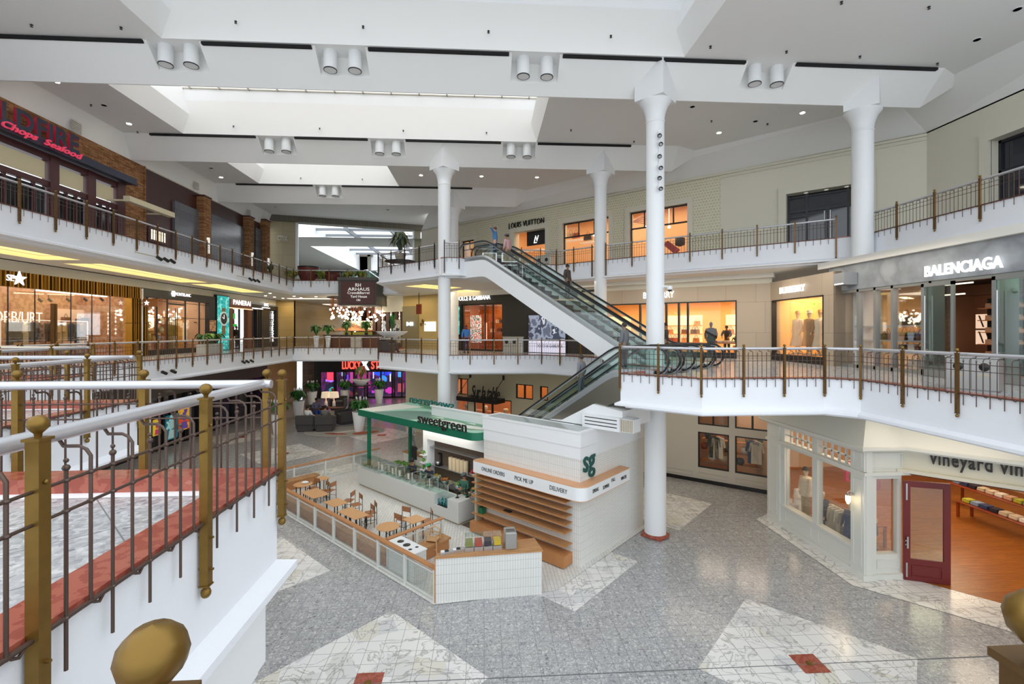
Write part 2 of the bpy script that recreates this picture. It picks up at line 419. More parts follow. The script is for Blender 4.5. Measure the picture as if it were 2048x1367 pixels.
# upper floors with their voids
def deck(zf, zs, outer, void):
    a = MB(); a.flat(outer, zf, True, [void]); struct('floor', a, 'terr2')
    return a
big = [(-30, -5.95), (34, -5.95), (34, 78), (-30, 78)]
deck(F2, 0, big, V2)
VE3 = E3
deck(F3, 0, big, VE3)
def rectpts(x0, x1, y0, y1): return [(x0, y0), (x1, y0), (x1, y1), (x0, y1)]
# coffers cut in the soffit below the top gallery: pale gold trays, hidden lamps' light put into their own glow
cof3 = [rectpts(-17.2, -15.7, 8.0, 19.2), rectpts(-17.2, -15.7, 20.2, 27.6), rectpts(-17.2, -15.7, 28.5, 34.5), [(-4.9, 29.2), (-3.5, 27.9), (-1.4, 29.9), (-2.8, 31.3)], [(-3.0, 33.2), (-1.2, 31.4), (.8, 33.3), (-1.0, 35.1)]]
so = MB(); so.flat(big, Z3-1.07, False, [offset(VE3, .35)]+cof3); struct('ceiling', so, 'soffit')
for c in cof3:
    k = MB(); o = offset(c, .0)
    for i in range(4):
        a, b_ = c[i], c[(i+1) % 4]; k.quad((a[0], a[1], Z3-1.07), (b_[0], b_[1], Z3-1.07), (b_[0], b_[1], Z3-.8), (a[0], a[1], Z3-.8))
    k.m(1); k.flat(c, Z3-.8, False); k.m(0)
    ii = offset(c, .28)
    for i in range(4):
        a, b_ = ii[i], ii[(i+1) % 4]; k.tube([(a[0], a[1], Z3-.93), (b_[0], b_[1], Z3-.93)], .035, 6)
    struct('ceiling', k, [mat('coffer_gold', '#e9d9a0', .6, emit=.25), mat('coffer_glow', '#fbf3d6', .6, emit=1.5, ecol='#ffedc4')])
so = MB(); so.flat(big, Z2-1.07, False, [offset(V2, .35)]); struct('ceiling', so, 'soffit')
# fascias
FPROF = [(-.22, 0), (0, 0), (0, -.83), (.13, -.90), (.13, -.965), (-.1, -.99), (-.1, -1.04), (-.37, -1.07)]
def fascia(poly, zc, closed):
    f = MB(); sweep(f, poly, [(o, zc+z-(.035 if i in (0, 1) else 0)) for i, (o, z) in enumerate(FPROF)], closed); struct('trim_1', f, 'fascia')
    c = MB(); sweep(c, poly, [(-.24, zc-.125), (-.24, zc), (.02, zc), (.02, zc-.035), (0, zc-.035)], closed); struct('trim_2', c, 'red')
    w = MB(); sweep(w, poly, [(-.36, zc-.118), (-.24, zc-.118)], closed); struct('trim_3', w, 'white')
fascia(V2, Z2, True)
fascia(E3, Z3, False)
lw = MB(); sweep(lw, [(-1.88, .53), (-1.88, 4.37)], [(-.1, Z2-1.0), (-.1, Z2-1.2), (-.13, Z2-1.2), (-.13, Z2-1.24), (-.1, Z2-1.24), (-.1, Z2-1.75), (-.6, Z2-1.75)], False); struct('trim_4', lw, 'white')
pp = MB(); pp.b(-6, -2.0, 4.1, 4.27, Z2-1.8, Z2-1.0); struct('trim_5', pp, 'white')

# ---------------------------------------------------------------- ceiling
w0 = rectpts(-10.7, 7.1, 9.5, 16.2); w1 = rectpts(-14.8, 2.7, 18.4, 23.95); w2 = rectpts(-14.8, -5.7, 26.1, 31.75)
ce = MB(); ce.flat([(-17.65, 8.9), (18.6, 8.9), (18.6, 18.7), (17.6, 18.9), (16.3, 20.2), (12.0, 24.05), (-4.6, 38.9), (-4.3, 44.3), (-17.65, 40.7)], ZC, False, [w0, w1, w2]); struct('ceiling', ce, 'ceil')
for k, (x0, x1, y0, y1) in enumerate(((-10.7, 7.1, 9.5, 16.2), (-14.8, 2.7, 18.4, 23.95), (-14.8, -5.7, 26.1, 31.75))):
    s = MB(); T = 19.55
    for x, q in ((x0, 1), (x1, -1)):   # cheeks: lean inwards to a lip, then outwards up to the glass
        xi = x+.3*q
        s.quad((x, y0, ZC), (x, y1, ZC), (xi, y1, 18.25), (xi, y0, 18.25))
        s.m(1); s.quad((xi, y0, 18.25), (xi, y1, 18.25), (x, y1, T), (x, y0, T)); s.m(0)
    s.quad((x0, y1, ZC), (x1, y1, ZC), (x1, y1, 18.95), (x0, y1, 18.95))
    s.m(1); s.quad((x0, y1, 18.95), (x1, y1, 18.95), (x1, y1-.02, T), (x0, y1-.02, T)); s.m(0)
    s.quad((x0, y0, ZC), (x1, y0, ZC), (x1, y0, T), (x0, y0, T))
    struct('ceiling', s, ['ceil', 'ceilw'])
    g = MB(); g.quad((x0, y0, T+.02), (x1, y0, T+.02), (x1, y1, T+.02), (x0, y1, T+.02)); struct('window_%d' % (k+1), g, 'sky' if k else 'dim_sky')
    g = MB(); n = int((x1-x0)/1.4)
    for i in range(n+1):
        xx = x0+.4+i*(x1-x0-.8)/n; g.b(xx-.035, xx+.035, y0, y1, T-.05, T)
    g.b(x0, x1, y1-.08, y1, T-.05, T)
    struct('window_%d' % (k+1), g, mat('glazing_bar', '#c4bfb2', .5))
NX = [-10.42, -4.92, 1.82, 10.35]
for bi, (Y, xa, xb, niches, s0, s1) in enumerate(((17.3, -18.0, 17.0, NX, -17.5, 16.7), (25.0, -18.0, 10.2, NX[:3], -16.4, 7.66), (32.8, -18, 2.2, NX[:1], -16.3, -.8))):
    b = MB(); full = [(Y-1.0, ZC), (Y, ZE), (Y+.05, ZE), (Y+1.0, ZC)]
    nich = [(Y-.32, ZC), (Y-.32, ZE+.32), (Y, ZE), (Y+.05, ZE), (Y+1.0, ZC)]
    x = xa
    for nx in niches+[None]:
        e = nx-.85 if nx is not None else xb
        b.xprism(full, x, e)
        if nx is not None: b.xprism(nich, e, nx+.85); x = nx+.85
    # folded end: the beam dies into the ceiling
    n = len(b.v)
    b.add([(xb, Y-1.0, ZC), (xb, Y, ZE), (xb, Y+1.0, ZC), (xb+1.6, Y-.2, ZC)], [(0, 1, 3), (1, 2, 3)])
    struct('ceiling', b, 'ceil')
    sl = MB(); x = s0
    for nx in [q for q in niches if s0 < q < s1]+[None]:
        e = nx-.95 if nx is not None else s1
        sl.b(x, e, Y-1.05, Y-.93, ZC-.10, ZC-.02); x = (nx+.95) if nx is not None else x
    tag(sl.build('air_slot', 'slot'), ['long black air slot in the ceiling fold nearest the viewer', 'long black air slot in the middle ceiling fold', 'short black air slot in the farthest ceiling fold'][bi], 'air slot', 'black air slots in the ceiling folds')
# twin cylinder lamps
def cyl_lamp(lab):
    t = thing('cylinder_downlight', lab, 'ceiling lamp')
    b = MB(); b.lathe([(.2, .66), (.225, .64), (.225, .03), (.215, .0)], n=20); b.build('lamp_body', 'white', t)
    b = MB(); b.lathe([(.225, .03), (.232, .0), (.2, .0), (.19, .03)], n=20); b.build('trim_ring', 'black', t)
    b = MB(); b.lathe([(.0, .1), (.1, .09), (.19, .02)], n=20); b.build('reflector', blotch('reflector', ['#f4f4f2', '#8b8a88', '#d8d8d8', '#5a5a5a'], 14, .2), t)
    return t
cl = None
for r, (Y, nn) in enumerate(((17.3, NX), (25.0, NX[:3]), (32.8, NX[:1]))):
    for i, nx in enumerate(nn):
        for q in (-1, 1):
            side = 'left' if q < 0 else 'right'
            lab = 'white cylinder lamp, %s one of the %s pair in the %s ceiling row' % (side, ['leftmost', 'second', 'third', 'rightmost'][i] if r < 1 else (['leftmost', 'middle', 'rightmost'][i] if r == 1 else 'only'), ['nearest', 'middle', 'farthest'][r])
            if cl is None: cl = cyl_lamp(lab); o = cl
            else: o = dup(cl)
            o.location = (nx+q*.42, Y-.68, ZC-.66); o['label'] = lab; o['group'] = 'twin cylinder lamps in the ceiling'
# small ceiling fittings: lit downlights and dark sprinklers, as measured
dl = None
for k, (px, py, on) in enumerate(((113, 163, 1), (258, 247, 1), (208, 210, 0), (442, 354, 1), (422, 336, 0), (832, 328, 1), (842, 350, 1), (963, 352, 1), (1074, 354, 1), (1155, 335, 1), (1385, 213, 0), (1511, 242, 0), (1605, 225, 1), (1438, 265, 1), (1954, 79, 0), (2035, 18, 0), (776, 419, 0), (551, 413, 0), (843, 411, 0))):
    x, y = G(px, py, ZC)
    b = MB(); b.m(0); b.lathe([(.13, -.012), (.13, 0)], n=14); b.m(1); b.lathe([(0, -.016), (.1, -.016)], n=12)
    o = b.build('recessed_downlight', ['white', 'lamp' if on else mat('lamp_off', '#a9a9a5', .4)], loc=(x, y, ZC-.001))
    tag(o, 'small round %s recessed in the %s ceiling' % ('lit downlight' if on else 'grey unlit downlight', 'left part of the' if px < 600 else ('middle of the' if px < 1200 else 'right part of the')), 'downlight', 'round downlights in the ceiling')
for k, (px, py, z) in enumerate(((63, 49, ZC), (242, 54, ZC), (473, 52, 17.8), (727, 57, 17.8), (977, 65, 17.8), (1221, 77, 17.8), (1421, 92, ZC), (1573, 102, ZC), (1720, 112, ZC), (1875, 126, ZC), (1683, 3, ZC), (1858, 13, ZC), (182, 209, ZC), (275, 263, ZC), (468, 257, 17.8), (640, 259, 17.8), (807, 262, 17.8), (973, 264, 17.8), (1142, 259, ZC), (1268, 282, ZC), (1174, 193, ZC), (1423, 241, ZC), (1535, 247, ZC), (602, 358, 17.8), (725, 358, 17.8))):
    x, y = G(px, py, z)
    if z > ZC: y = (16.15 if py < 150 else (23.9 if py < 300 else 31.7)); x = (lambda k_: y/(cs-k_*sn)*(sn+k_*cs))((px-CX)/FPX); z = 17.9 if py < 150 else 17.7
    b = MB(); b.lathe([(.04, 0), (.04, -.03), (.012, -.035), (.012, -.07), (.045, -.075)], n=8)
    o = b.build('sprinkler', 'black', loc=(x, y-(.05 if z > ZC else 0), z)); 
    tag(o, 'small dark sprinkler head on the white ceiling', 'sprinkler', 'sprinkler heads on the ceiling')

# ---------------------------------------------------------------- columns
COLS = [(6.34, 17.0, .325, .39, 'white round column nearest the viewer, standing on a red marble foot by the kiosk', 0),
        (14.66, 17.3, .36, .36, 'white round column at the right end of the top gallery railing', 0),
        (6.3, 25.0, .33, .33, 'white round column behind the upper escalators', 0),
        (-2.1, 24.9, .33, .35, 'white round column left of the upper escalators', 0),
        (-2.1, 32.7, .33, .33, 'white round column half hidden behind another, near the far shop wall', 0)]
for (x, y, ru, rl, lab, _) in COLS:
    t = thing('column', lab, 'column', (x, y, 0))
    ys = Y = min((17.3, 25.0, 32.8), key=lambda q: abs(q-y))
    b = MB(); b.lathe([(rl, .05), (rl, F2-.2), (ru, F2-.1), (ru, 15.3)], n=32); b.build('shaft', 'white', t)
    b = MB(); b.lathe([(ru+.015, 15.26), (ru+.02, 15.33), (ru*1.0, 15.36), (ru*1.12, 15.6), (ru*1.38, 15.85), (ru*1.75, 16.02), (ru*1.75, 16.08)], n=32); b.build('capital', 'white', t)
    q = .78; b = MB(); b.prism([(-q, 0), (0, -q), (q, 0), (0, q)], 16.05, ZC+.02); b.build('capital_block', 'white', t)
    q = .55; b = MB(); b.prism([(-q, 0), (0, -q), (q, 0), (0, q)], 0, .06); b.m(0); b.lathe([(rl+.1, .06), (rl+.04, .12), (rl, .13)], n=28)
    b.build('foot', 'red', t)

# ---------------------------------------------------------------- railings
def post_mesh(low):
    b = MB(); r = .0275
    b.b(-r, r, -r, r, -.43-low, ZR); b.b(-r-.008, r+.008, -r-.008, r+.008, ZR, ZR+.012)
    b.b(-r-.005, r+.005, -r-.005, r+.005, -.44-low, -.43-low)
    b.tube([(0, -.05, -.12), (0, .09, -.12)], .008, 6); b.tube([(0, -.05, -.33-low), (0, .09, -.33-low)], .008, 6); b.ball((0, -.032, .62), .011, 6)
    return b
def ball_mesh(low):
    b = MB(); b.lathe([(.012, ZR+.012), (.014, ZR+.03), (.022, ZR+.038), (.034, ZR+.052), (.038, ZR+.068), (.034, ZR+.086), (.02, ZR+.1), (0, ZR+.105)], n=12)
    b.lathe([(0, -.52-low), (.02, -.515-low), (.03, -.5-low), (.032, -.48-low), (.026, -.462-low), (.012, -.455-low), (.012, -.44-low)], n=10); return b
def short_bal(b, x, n=6, fine=True):
    b.tube([(x, 0, -.25), (x, 0, .63)], .0085, n)
    if fine:
        b.ball((x, 0, .64), .016, 8); b.ball((x, 0, .672), .011, 6)
        for z in (.45, .585, -.02): b.ball((x, 0, z), .015, 6, (1.2, 1.2, .7))
def hook_bal(b, x, n=6, fine=True):
    if fine:
        b.tube([(x, 0, -.03), (x, 0, .66), (x, .02, .69), (x, .05, .705), (x, .12, .705), (x, .14, .735)], .0085, n)
        b.tube([(x, 0, 0), (x+.02, 0, -.035), (x+.05, 0, -.05), (x+.08, 0, -.02)], .008, 5)
        for z in (.45, .585): b.ball((x, 0, z), .015, 6, (1.2, 1.2, .7))
    else: b.tube([(x, 0, -.03), (x, 0, .69), (x, .12, .72)], .0085, n)
_rp = {}
def rail(name, P0, P1, zc, label, level=2, posts=True, low0=0, low1=0, sp=1.22, group=None, ph=(1, 1), pmat='brass', ext=(0, 0), extra=None):
    """one straight run of balustrade. level 2: every baluster its own part; 1: balusters as one panel"""
    P0 = Vector(P0); P1 = Vector(P1); u = (P1-P0).normalized(); L = (P1-P0).length
    out = Vector((u.y, -u.x)); P0 = P0+out*.045
    t = thing('balcony_railing', label, 'railing', (P0.x, P0.y, zc), math.atan2(u.y, u.x), group)
    b = MB(); b.tube([(-ext[0], .13, ZR-.02), (L+ext[1], .13, ZR-.02)], .038, 12); b.build('handrail', 'rail', t)
    b = MB()
    for z in (.585, .45): b.tube([(0, 0, z), (L, 0, z)], .0075, 6)
    b.tube([(0, 0, -.02), (L, 0, -.02)], .011, 6); b.build('crossbars', 'bronze', t)
    n = max(1, round(L/sp)); d = L/n
    for i in range(n+1):
        if (i == 0 and not ph[0]) or (i == n and not ph[1]): continue
        low = low0 if i == 0 else (low1 if i == n else 0)
        key = ('p', round(low, 2), pmat)
        if key not in _rp:
            o = post_mesh(low).build('post', pmat, t); q = ball_mesh(low).build('finial', 'brass', o); _rp[key] = (o.data, q.data)
        else:
            o = bpy.data.objects.new('post', _rp[key][0]); COL.objects.link(o); o.parent = t
            q = bpy.data.objects.new('finial', _rp[key][1]); COL.objects.link(q); q.parent = o
        o.location = (i*d, 0, 0)
    if level == 2:
        for i in range(n):
            m = max(2, round(d/.13)); e = d/m
            for j in range(1, m):
                x = i*d+j*e; k = 'h' if (j % 2 == 0) else 's'
                if k not in _rp:
                    bb = MB(); (hook_bal if k == 'h' else short_bal)(bb, 0); o = bb.build('baluster', 'bronze', t); _rp[k] = o.data
                else: o = bpy.data.objects.new('baluster', _rp[k]); COL.objects.link(o); o.parent = t
                o.location = (x, 0, 0)
    else:
        b = MB()
        for i in range(n):
            m = max(2, round(d/.13)); e = d/m
            for j in range(1, m): (hook_bal if j % 2 == 0 else short_bal)(b, i*d+j*e, 4, False)
        b.build('baluster_panel', 'bronze', t)
    return t
def rails(poly, zc, items):
    for (i, lab, kw) in items: rail('r', poly[i], poly[i+1], zc, lab, **kw)
g = None
S = .0
rail('', (-1.88+S, .875), (-1.88+S, 4.37), Z2, 'bronze and steel railing in the left foreground, running away beside the white wall', 2, ph=(1, 1), sp=1.17, ext=(1.6, -.02))
rail('', (-1.99, 4.37), (-6.3, 4.37), Z2, 'railing across the end of the nearest walkway, meeting the foreground railing at a corner', 2, ext=(.1, 0), ph=(1, 1))
rail('', (-6.3+S, 4.37), (-6.3+S, 8.9), Z2, 'second railing from the viewer running away on the left walkway', 2, ph=(0, 1))
rail('', (-6.3, 8.9), (-11.3, 8.9), Z2, 'second railing from the viewer running across the left walkway', 2)
rail('', (-11.3+S, 8.9), (-11.3+S, 14.2), Z2, 'third railing from the viewer running away on the left walkway', 1, ph=(0, 1))
rail('', (-11.3, 14.2), (-14.4, 14.2), Z2, 'third and farthest railing running across the left walkway', 1)
rail('', (-14.4, 14.2), (-14.4, 36.2), Z2, 'long railing of the middle gallery in front of the left shops', 1, low1=0, ph=(1, 1), pmat='brassd')
rail('', (-14.4, 36.2), (-6.33, 36.2), Z2, 'far railing of the middle gallery before the bar with hanging lamps', 1, ph=(0, 1))
rail('', (-6.33, 36.2), (-6.33, 28.6), Z2, 'short side railing of the middle gallery block, running away behind the bowl planter', 1, ph=(0, 0))
rail('', (-6.33, 28.6), (-2.4, 24.85), Z2, 'slanting middle gallery railing with the wicker chair behind it', 1, sp=1.3, pmat='brassd')
rail('', (-2.0, 24.75), (3.05, 24.75), Z2, 'straight middle gallery railing in front of the designer shop with a blue-clad visitor', 1, sp=1.3, pmat='brassd')
rail('', (3.05, 24.75), (7.3, 19.6), Z2, 'short middle gallery railing passing behind the escalators', 1, ph=(0, 0))
rail('', (4.06, 13.72), (5.78, 12.1), Z2, 'slanting railing at the landing of the escalators, left end of the right gallery', 2, ph=(1, 1), pmat='brassd')
rail('', (5.78, 12.1), (9.15, 12.1), Z2, 'straight right gallery railing facing the viewer in front of the lit clothes shops', 2, ph=(0, 1), pmat='brassd', sp=1.15)
rail('', (9.15, 12.1), (9.7, 11.5), Z2, 'tiny corner piece of railing on the right gallery', 2, ph=(0, 1), pmat='brassd')
rail('', (9.7, 11.5), (9.7, 6.5), Z2, 'right gallery railing running towards the viewer past the waste bin', 2, ph=(0, 1), pmat='brassd', sp=1.25, low1=.0)
rail('', (.735, .53), (-.39, .53), Z2, 'railing just below the viewer, only its bronze post tops showing', 2, sp=1.12, ph=(1, 1), ext=(1.2, 1.2), pmat='brassd')
rail('', (-14.4, 8.0), (-14.4, 36.2), Z3, 'long top gallery railing on the left below the steakhouse front', 1, low1=0, pmat='brassd', sp=1.25)
rail('', (-14.4, 36.2), (-6.33, 36.2), Z3, 'far top gallery railing in front of the red planters', 1, ph=(0, 1), sp=1.4)
rail('', (-6.33, 36.2), (-6.33, 28.6), Z3, 'side railing of the top gallery block, seen running away', 1, ph=(0, 0))
rail('', (-6.33, 28.6), (-2.6, 25.1), Z3, 'slanting top gallery railing beside the table with potted plant', 1, sp=1.3, pmat='black')
rail('', (-2.05, 24.4), (-1.29, 24.4), Z3, 'short arched railing between the column and the upper escalator', 1, pmat='black', low0=.3, low1=.1)
rail('', (1.0, 26.2), (3.2, 26.5), Z3, 'top gallery railing just beyond the escalators', 1, pmat='brassd')
rail('', (3.2, 26.5), (4.2, 26.8), Z3, 'short top gallery railing left of the display window', 1, ph=(0, 0), pmat='brassd')
rail('', (4.2, 26.8), (5.9, 25.2), Z3, 'top gallery railing left of the column behind the escalators', 1, low1=.45, pmat='brassd')
rail('', (6.52, 24.66), (14.4, 18.33), Z3, 'long slanting top gallery railing in front of the display windows and dark entrance', 1, low0=.45, low1=.35, sp=1.45, pmat='brassd')
rail('', (15.05, 17.6), (15.05, 9.0), Z3, 'top gallery railing at the right edge, above the grey shop front', 2, low0=.25, sp=1.35, pmat='brassd')
# ================================================================ TOP GALLERY WALLS
def wall(name, P0, P1, z0, z1, m, t=.25):
    pl = Pl(P0, P1); b = MB(); b.b(0, pl.L, 0, t, z0, z1)
    return struct(name, b, m, loc=(pl.p.x, pl.p.y, 0), rz=pl.a)
def holewall(name, P0, P1, z0, z1, m, holes, t=.25, parent=None, kind=True):
    """wall with rectangular openings (s0, s1, z0, z1)"""
    pl = Pl(P0, P1); b = MB()
    xs = sorted(set([0, pl.L]+[h[0] for h in holes]+[h[1] for h in holes])); zs = sorted(set([z0, z1]+[h[2] for h in holes]+[h[3] for h in holes]))
    for i in range(len(xs)-1):
        run = None
        for j in range(len(zs)-1):
            xm, zm = (xs[i]+xs[i+1])/2, (zs[j]+zs[j+1])/2
            solid = not any(h[0] < xm < h[1] and h[2] < zm < h[3] for h in holes)
            if solid: run = [zs[j], zs[j+1]] if run is None else [run[0], zs[j+1]]
            if (not solid or j == len(zs)-2) and run: b.b(xs[i], xs[i+1], 0, t, run[0], run[1]); run = None
    o = b.build(name, m, loc=(pl.p.x, pl.p.y, 0), rz=pl.a)
    if kind: o['kind'] = 'structure'
    return o
def room(pl, s0, s1, z0, z1, dep, wm, fm, cm, y0=.25, wallname='wall_shop'):
    """a shop interior behind a plane: floor, back, sides, ceiling"""
    b = MB(); b.quad((s0, y0+dep, z0), (s1, y0+dep, z0), (s1, y0+dep, z1), (s0, y0+dep, z1))
    b.quad((s0, y0, z0), (s0, y0+dep, z0), (s0, y0+dep, z1), (s0, y0, z1)); b.quad((s1, y0, z0), (s1, y0+dep, z0), (s1, y0+dep, z1), (s1, y0, z1))
    L = (pl.p.x, pl.p.y, 0)
    struct(wallname, b, wm, loc=L, rz=pl.a)
    b = MB(); b.b(s0, s1, y0-.1, y0+dep, z0-.02, z0+.015); struct('floor', b, fm, loc=L, rz=pl.a)
    b = MB(); b.quad((s0, y0, z1), (s1, y0, z1), (s1, y0+dep, z1), (s0, y0+dep, z1)); struct('ceiling', b, cm, loc=L, rz=pl.a)
def lamp_in(pl, s, y, z, w, h, power, color=(1, .80, .55)):
    p = pl.pt(s, y); return area(p[0], p[1], z, w, h, power, color, (0, 0, pl.a), 'shop_lamp')
WARM = (1, .78, .52)
warmw = mat('warm_shop_wall', '#e2b98c', .7); warmf = planks('warm_shop_floor', '#b9743c', '#a8652f', .12, 1.4, 'XY', .4)
# --- left wall with the steakhouse front
stone = brick('stacked_stone', '#c9935f', '#8f5a33', '#3c2417', .34, .055, .006, .37, .85, 'XZ', bump=.9)
maroon = mat('maroon_timber', '#4b2526', .4); navy = mat('navy_band', '#2b2f44', .45); brownp = brick('brown_panels', '#4a2a24', '#3d221e', '#2a1613', 1.5, .8, .006, 0, .28, 'XZ')
A3 = Pl((-18, 11), (-18, 40))
def P3(px): return A3.s(px)
t = thing('restaurant_facade', 'steakhouse front of stacked stone with maroon timber windows on the top left', 'restaurant front', (A3.p.x, A3.p.y, 0), A3.a)
sE = P3(288)
zb = lambda px, py: A3.z(px, py)
b = MB(); s_m = P3(245); b.b(0, s_m, -.02, .2, zb(250, 362), 16.3); b.b(s_m, sE, -.02, .2, F3, 16.3); b.b(sE-.06, sE, -.1, .2, F3, 16.3); b.build('stone_wall', stone, t)
b = MB(); b.b(-.5, P3(251), -.55, 0, zb(250, 369.5), zb(250, 357)); b.b(-.5, P3(251), -.6, -.5, zb(250, 371), zb(250, 366)); b.build('navy_band', navy, t)
zt = zb(250, 371)
wins = [(P3(-60)-.0, P3(94)), (P3(112), P3(170)), (P3(186), P3(230))]
b = MB(); x = 0
for (a, c) in wins+[(s_m, s_m)]: b.b(x, max(x, a), -.14, .2, F3, zt); x = c
for (a, c) in wins: b.b(a, c, -.1, .2, zt-.28, zt); b.b(a, c, -.08, .1, zb(200, 395) if 0 else zt-1.35, zt-1.12); b.b(a, c, -.08, .1, F3, F3+.25)
b.build('timber_frame', maroon, t)
for (a, c) in wins:
    n = 2 if c-a > 4 else 1
    for q in range(n):
        w = (c-a)/n; x0 = a+q*w
        b = MB(); b.b(x0+.1, x0+w-.1, .0, .04, zt-1.05, zt-.35); b.build('transom_panel', mat('amber_pane', '#b8ad8c', .4, emit=.12), t)
        m_ = max(3, round(w/.62))
        for k in range(m_):
            e = w/m_; b = MB(); b.b(x0+k*e+.05, x0+k*e+e-.05, .04, .06, F3+.3, zt-1.4)
            pn = b.build('window_pane', blotch('restaurant_pane', ['#121316', '#1d2126', '#2a2f33', '#6b3522'], .9, .08, detail=2) if 'restaurant_pane' not in _mats else _mats['restaurant_pane'], t)
            b = MB(); b.b(x0+k*e-.04, x0+k*e+.04, -.04, .08, F3+.25, zt-1.35); b.build('mullion', maroon, t)
# raised lettering of the steakhouse
o = text('WILDFIRE', 1.0, navy, 'shop_sign', None, ext=.06, off=.03, sp=1.08, sx=1.0)
w_ = textw(o); x1 = P3(136); x0 = P3(-118)
o.data.transform(Matrix.Diagonal(((x1-x0)/w_, 1, 1, 1))); o.location = (A3.pt(x0, -.45)[0], A3.pt(x0, -.45)[1], zb(250, 357)+.02); o.rotation_euler.z = A3.a
o.data.materials.append(mat('red_edge', '#8e1f33', .5, emit=.25))
for p in o.data.polygons:
    if abs(p.normal.y) < .5: p.material_index = 1
tag(o, 'large navy raised lettering with red lit edges on the stone steakhouse front', 'sign')
o = text('Steaks  Chops  Seafood', .36, mat('red_neon', '#b03048', .4, emit=.8), 'shop_sign', ext=.03, shear=.35, off=.012)
w_ = textw(o); x1 = P3(131); x0 = P3(-150); o.data.transform(Matrix.Diagonal(((x1-x0)/w_, 1, 1, 1)))
o.location = (A3.pt(x0, -.68)[0], A3.pt(x0, -.68)[1], zb(250, 368)-.0); o.rotation_euler.z = A3.a
tag(o, 'slanted red neon lettering across the navy band of the steakhouse', 'sign')
# projecting beige beam sign
b = MB(); b.b(P3(253), P3(344), -1.35, -.95, zb(344, 434.6)-.25, zb(344, 434.6)+.0); b.b(P3(260), P3(262), -.95, 0, zb(344, 434)-.15, zb(344, 434)-.05); b.b(P3(330), P3(332), -.95, 0, zb(344, 434)-.15, zb(344, 434)-.05)
A3b = Pl((-16.9, 8), (-16.9, 40)); sa, sb = A3b.s(253), A3b.s(344)
b = MB(); zc_ = A3b.z(300, 414); b.b(sa, sb, -.15, .15, zc_-.13, zc_+.13)
for q in (sa+.3, sb-.3): b.b(q-.04, q+.04, .15, 1.12, zc_-.05, zc_+.03)
tag(b.build('beam_sign', mat('pale_beam', '#cfc3a4', .6), loc=(A3b.p.x, A3b.p.y, 0), rz=A3b.a), 'long pale beige box beam projecting from the wall beside the steakhouse', 'sign box')
# brown panelled wall with stone piers
sF = A3.s(524)
b = MB(); b.b(sE, sF, 0, .2, F3, 16.3); struct('wall_left', b, brownp, loc=(A3.p.x, A3.p.y, 0), rz=A3.a)
b = MB(); b.b(P3(345), P3(396), -.14, 0, F3, zb(392, 420)); b.b(P3(418), P3(484), -.14, 0, F3, zb(484, 455)); b.b(P3(508), sF, -.14, 0, F3, zb(520, 460))
struct('wall_left', b, brick('painted_sheen_panels', '#6a6a70', '#5c5a60', '#38323a', 1.6, .42, .006, .3, .2, 'XZ'), loc=(A3.p.x, A3.p.y, 0), rz=A3.a)  # reflection on the lower brown panels painted in as grey
for (a, c, lab) in ((393, 419, 'stacked stone pier nearer the viewer on the brown panelled wall'), (486, 506, 'stacked stone pier farther along the brown panelled wall'), (520, 527, 'last slim stacked stone pier at the end of the brown panelled wall')):
    b = MB(); zt_ = zb(a, {393: 392, 486: 433, 520: 440}[a]); b.b(P3(a), P3(a)+.75, -.45, 0, F3, zt_); b.m(1); b.b(P3(a)-.04, P3(a)+.79, -.5, 0, zt_, zt_+.1)
    tag(b.build('stone_pier', [stone, maroon], loc=(A3.p.x, A3.p.y, 0), rz=A3.a), lab, 'pier')
    b = MB(); b.b(P3(a)+.3, P3(a)+.45, -.56, -.45, F3+1.2, F3+2.2)
    tag(b.build('wall_lamp', mat('wall_lamp_white', '#f1efe8', .4, emit=.5), loc=(A3.p.x, A3.p.y, 0), rz=A3.a), {393: 'slim white wall lamp on the nearer stone pier', 486: 'slim white wall lamp on the farther stone pier', 520: 'slim white wall lamp on the last stone pier'}[a], 'wall lamp')
t = thing('menu_case', 'small lit menu case with bars beside the steakhouse', 'menu case', (A3.p.x, A3.p.y, 0), A3.a)
b = MB(); b.b(P3(294), P3(329), -.12, -.01, zb(311, 486), zb(311, 457)); b.build('case', maroon, t)
b = MB(); 
for i in range(6):
    w = (P3(327)-P3(296))/6; b.b(P3(296)+i*w+.04, P3(296)+(i+1)*w-.04, -.13, -.12, zb(311, 483)+.05, zb(311, 460)-.05)
b.build('lit_pages', mat('lit_page', '#fff0cf', .4, emit=.9), t)
# sloping cove strip above the walls
def strip(pts_w, pts_c):
    b = MB()
    for i in range(len(pts_w)-1):
        a, c = pts_w[i], pts_w[i+1]; e, f = pts_c[i], pts_c[i+1]
        b.quad((a[0], a[1], 16.3), (c[0], c[1], 16.3), (f[0], f[1], ZC), (e[0], e[1], ZC))
        b.m(1); b.quad((a[0], a[1], 16.24), (c[0], c[1], 16.24), (c[0], c[1], 16.3), (a[0], a[1], 16.3)); b.m(0)
    struct('wall_cove', b, ['ceil', 'cream'])
strip([(-18, 8.9), (-18, 40.4)], [(-17.65, 8.9), (-17.65, 40.7)])
R3a, R3b = (-5.4, 40.77), (19.4, 19.4)
strip([R3a, R3b, (19.4, 8.9)], [(-4.6, 38.9), (17.6, 18.9), (18.6, 8.9)])
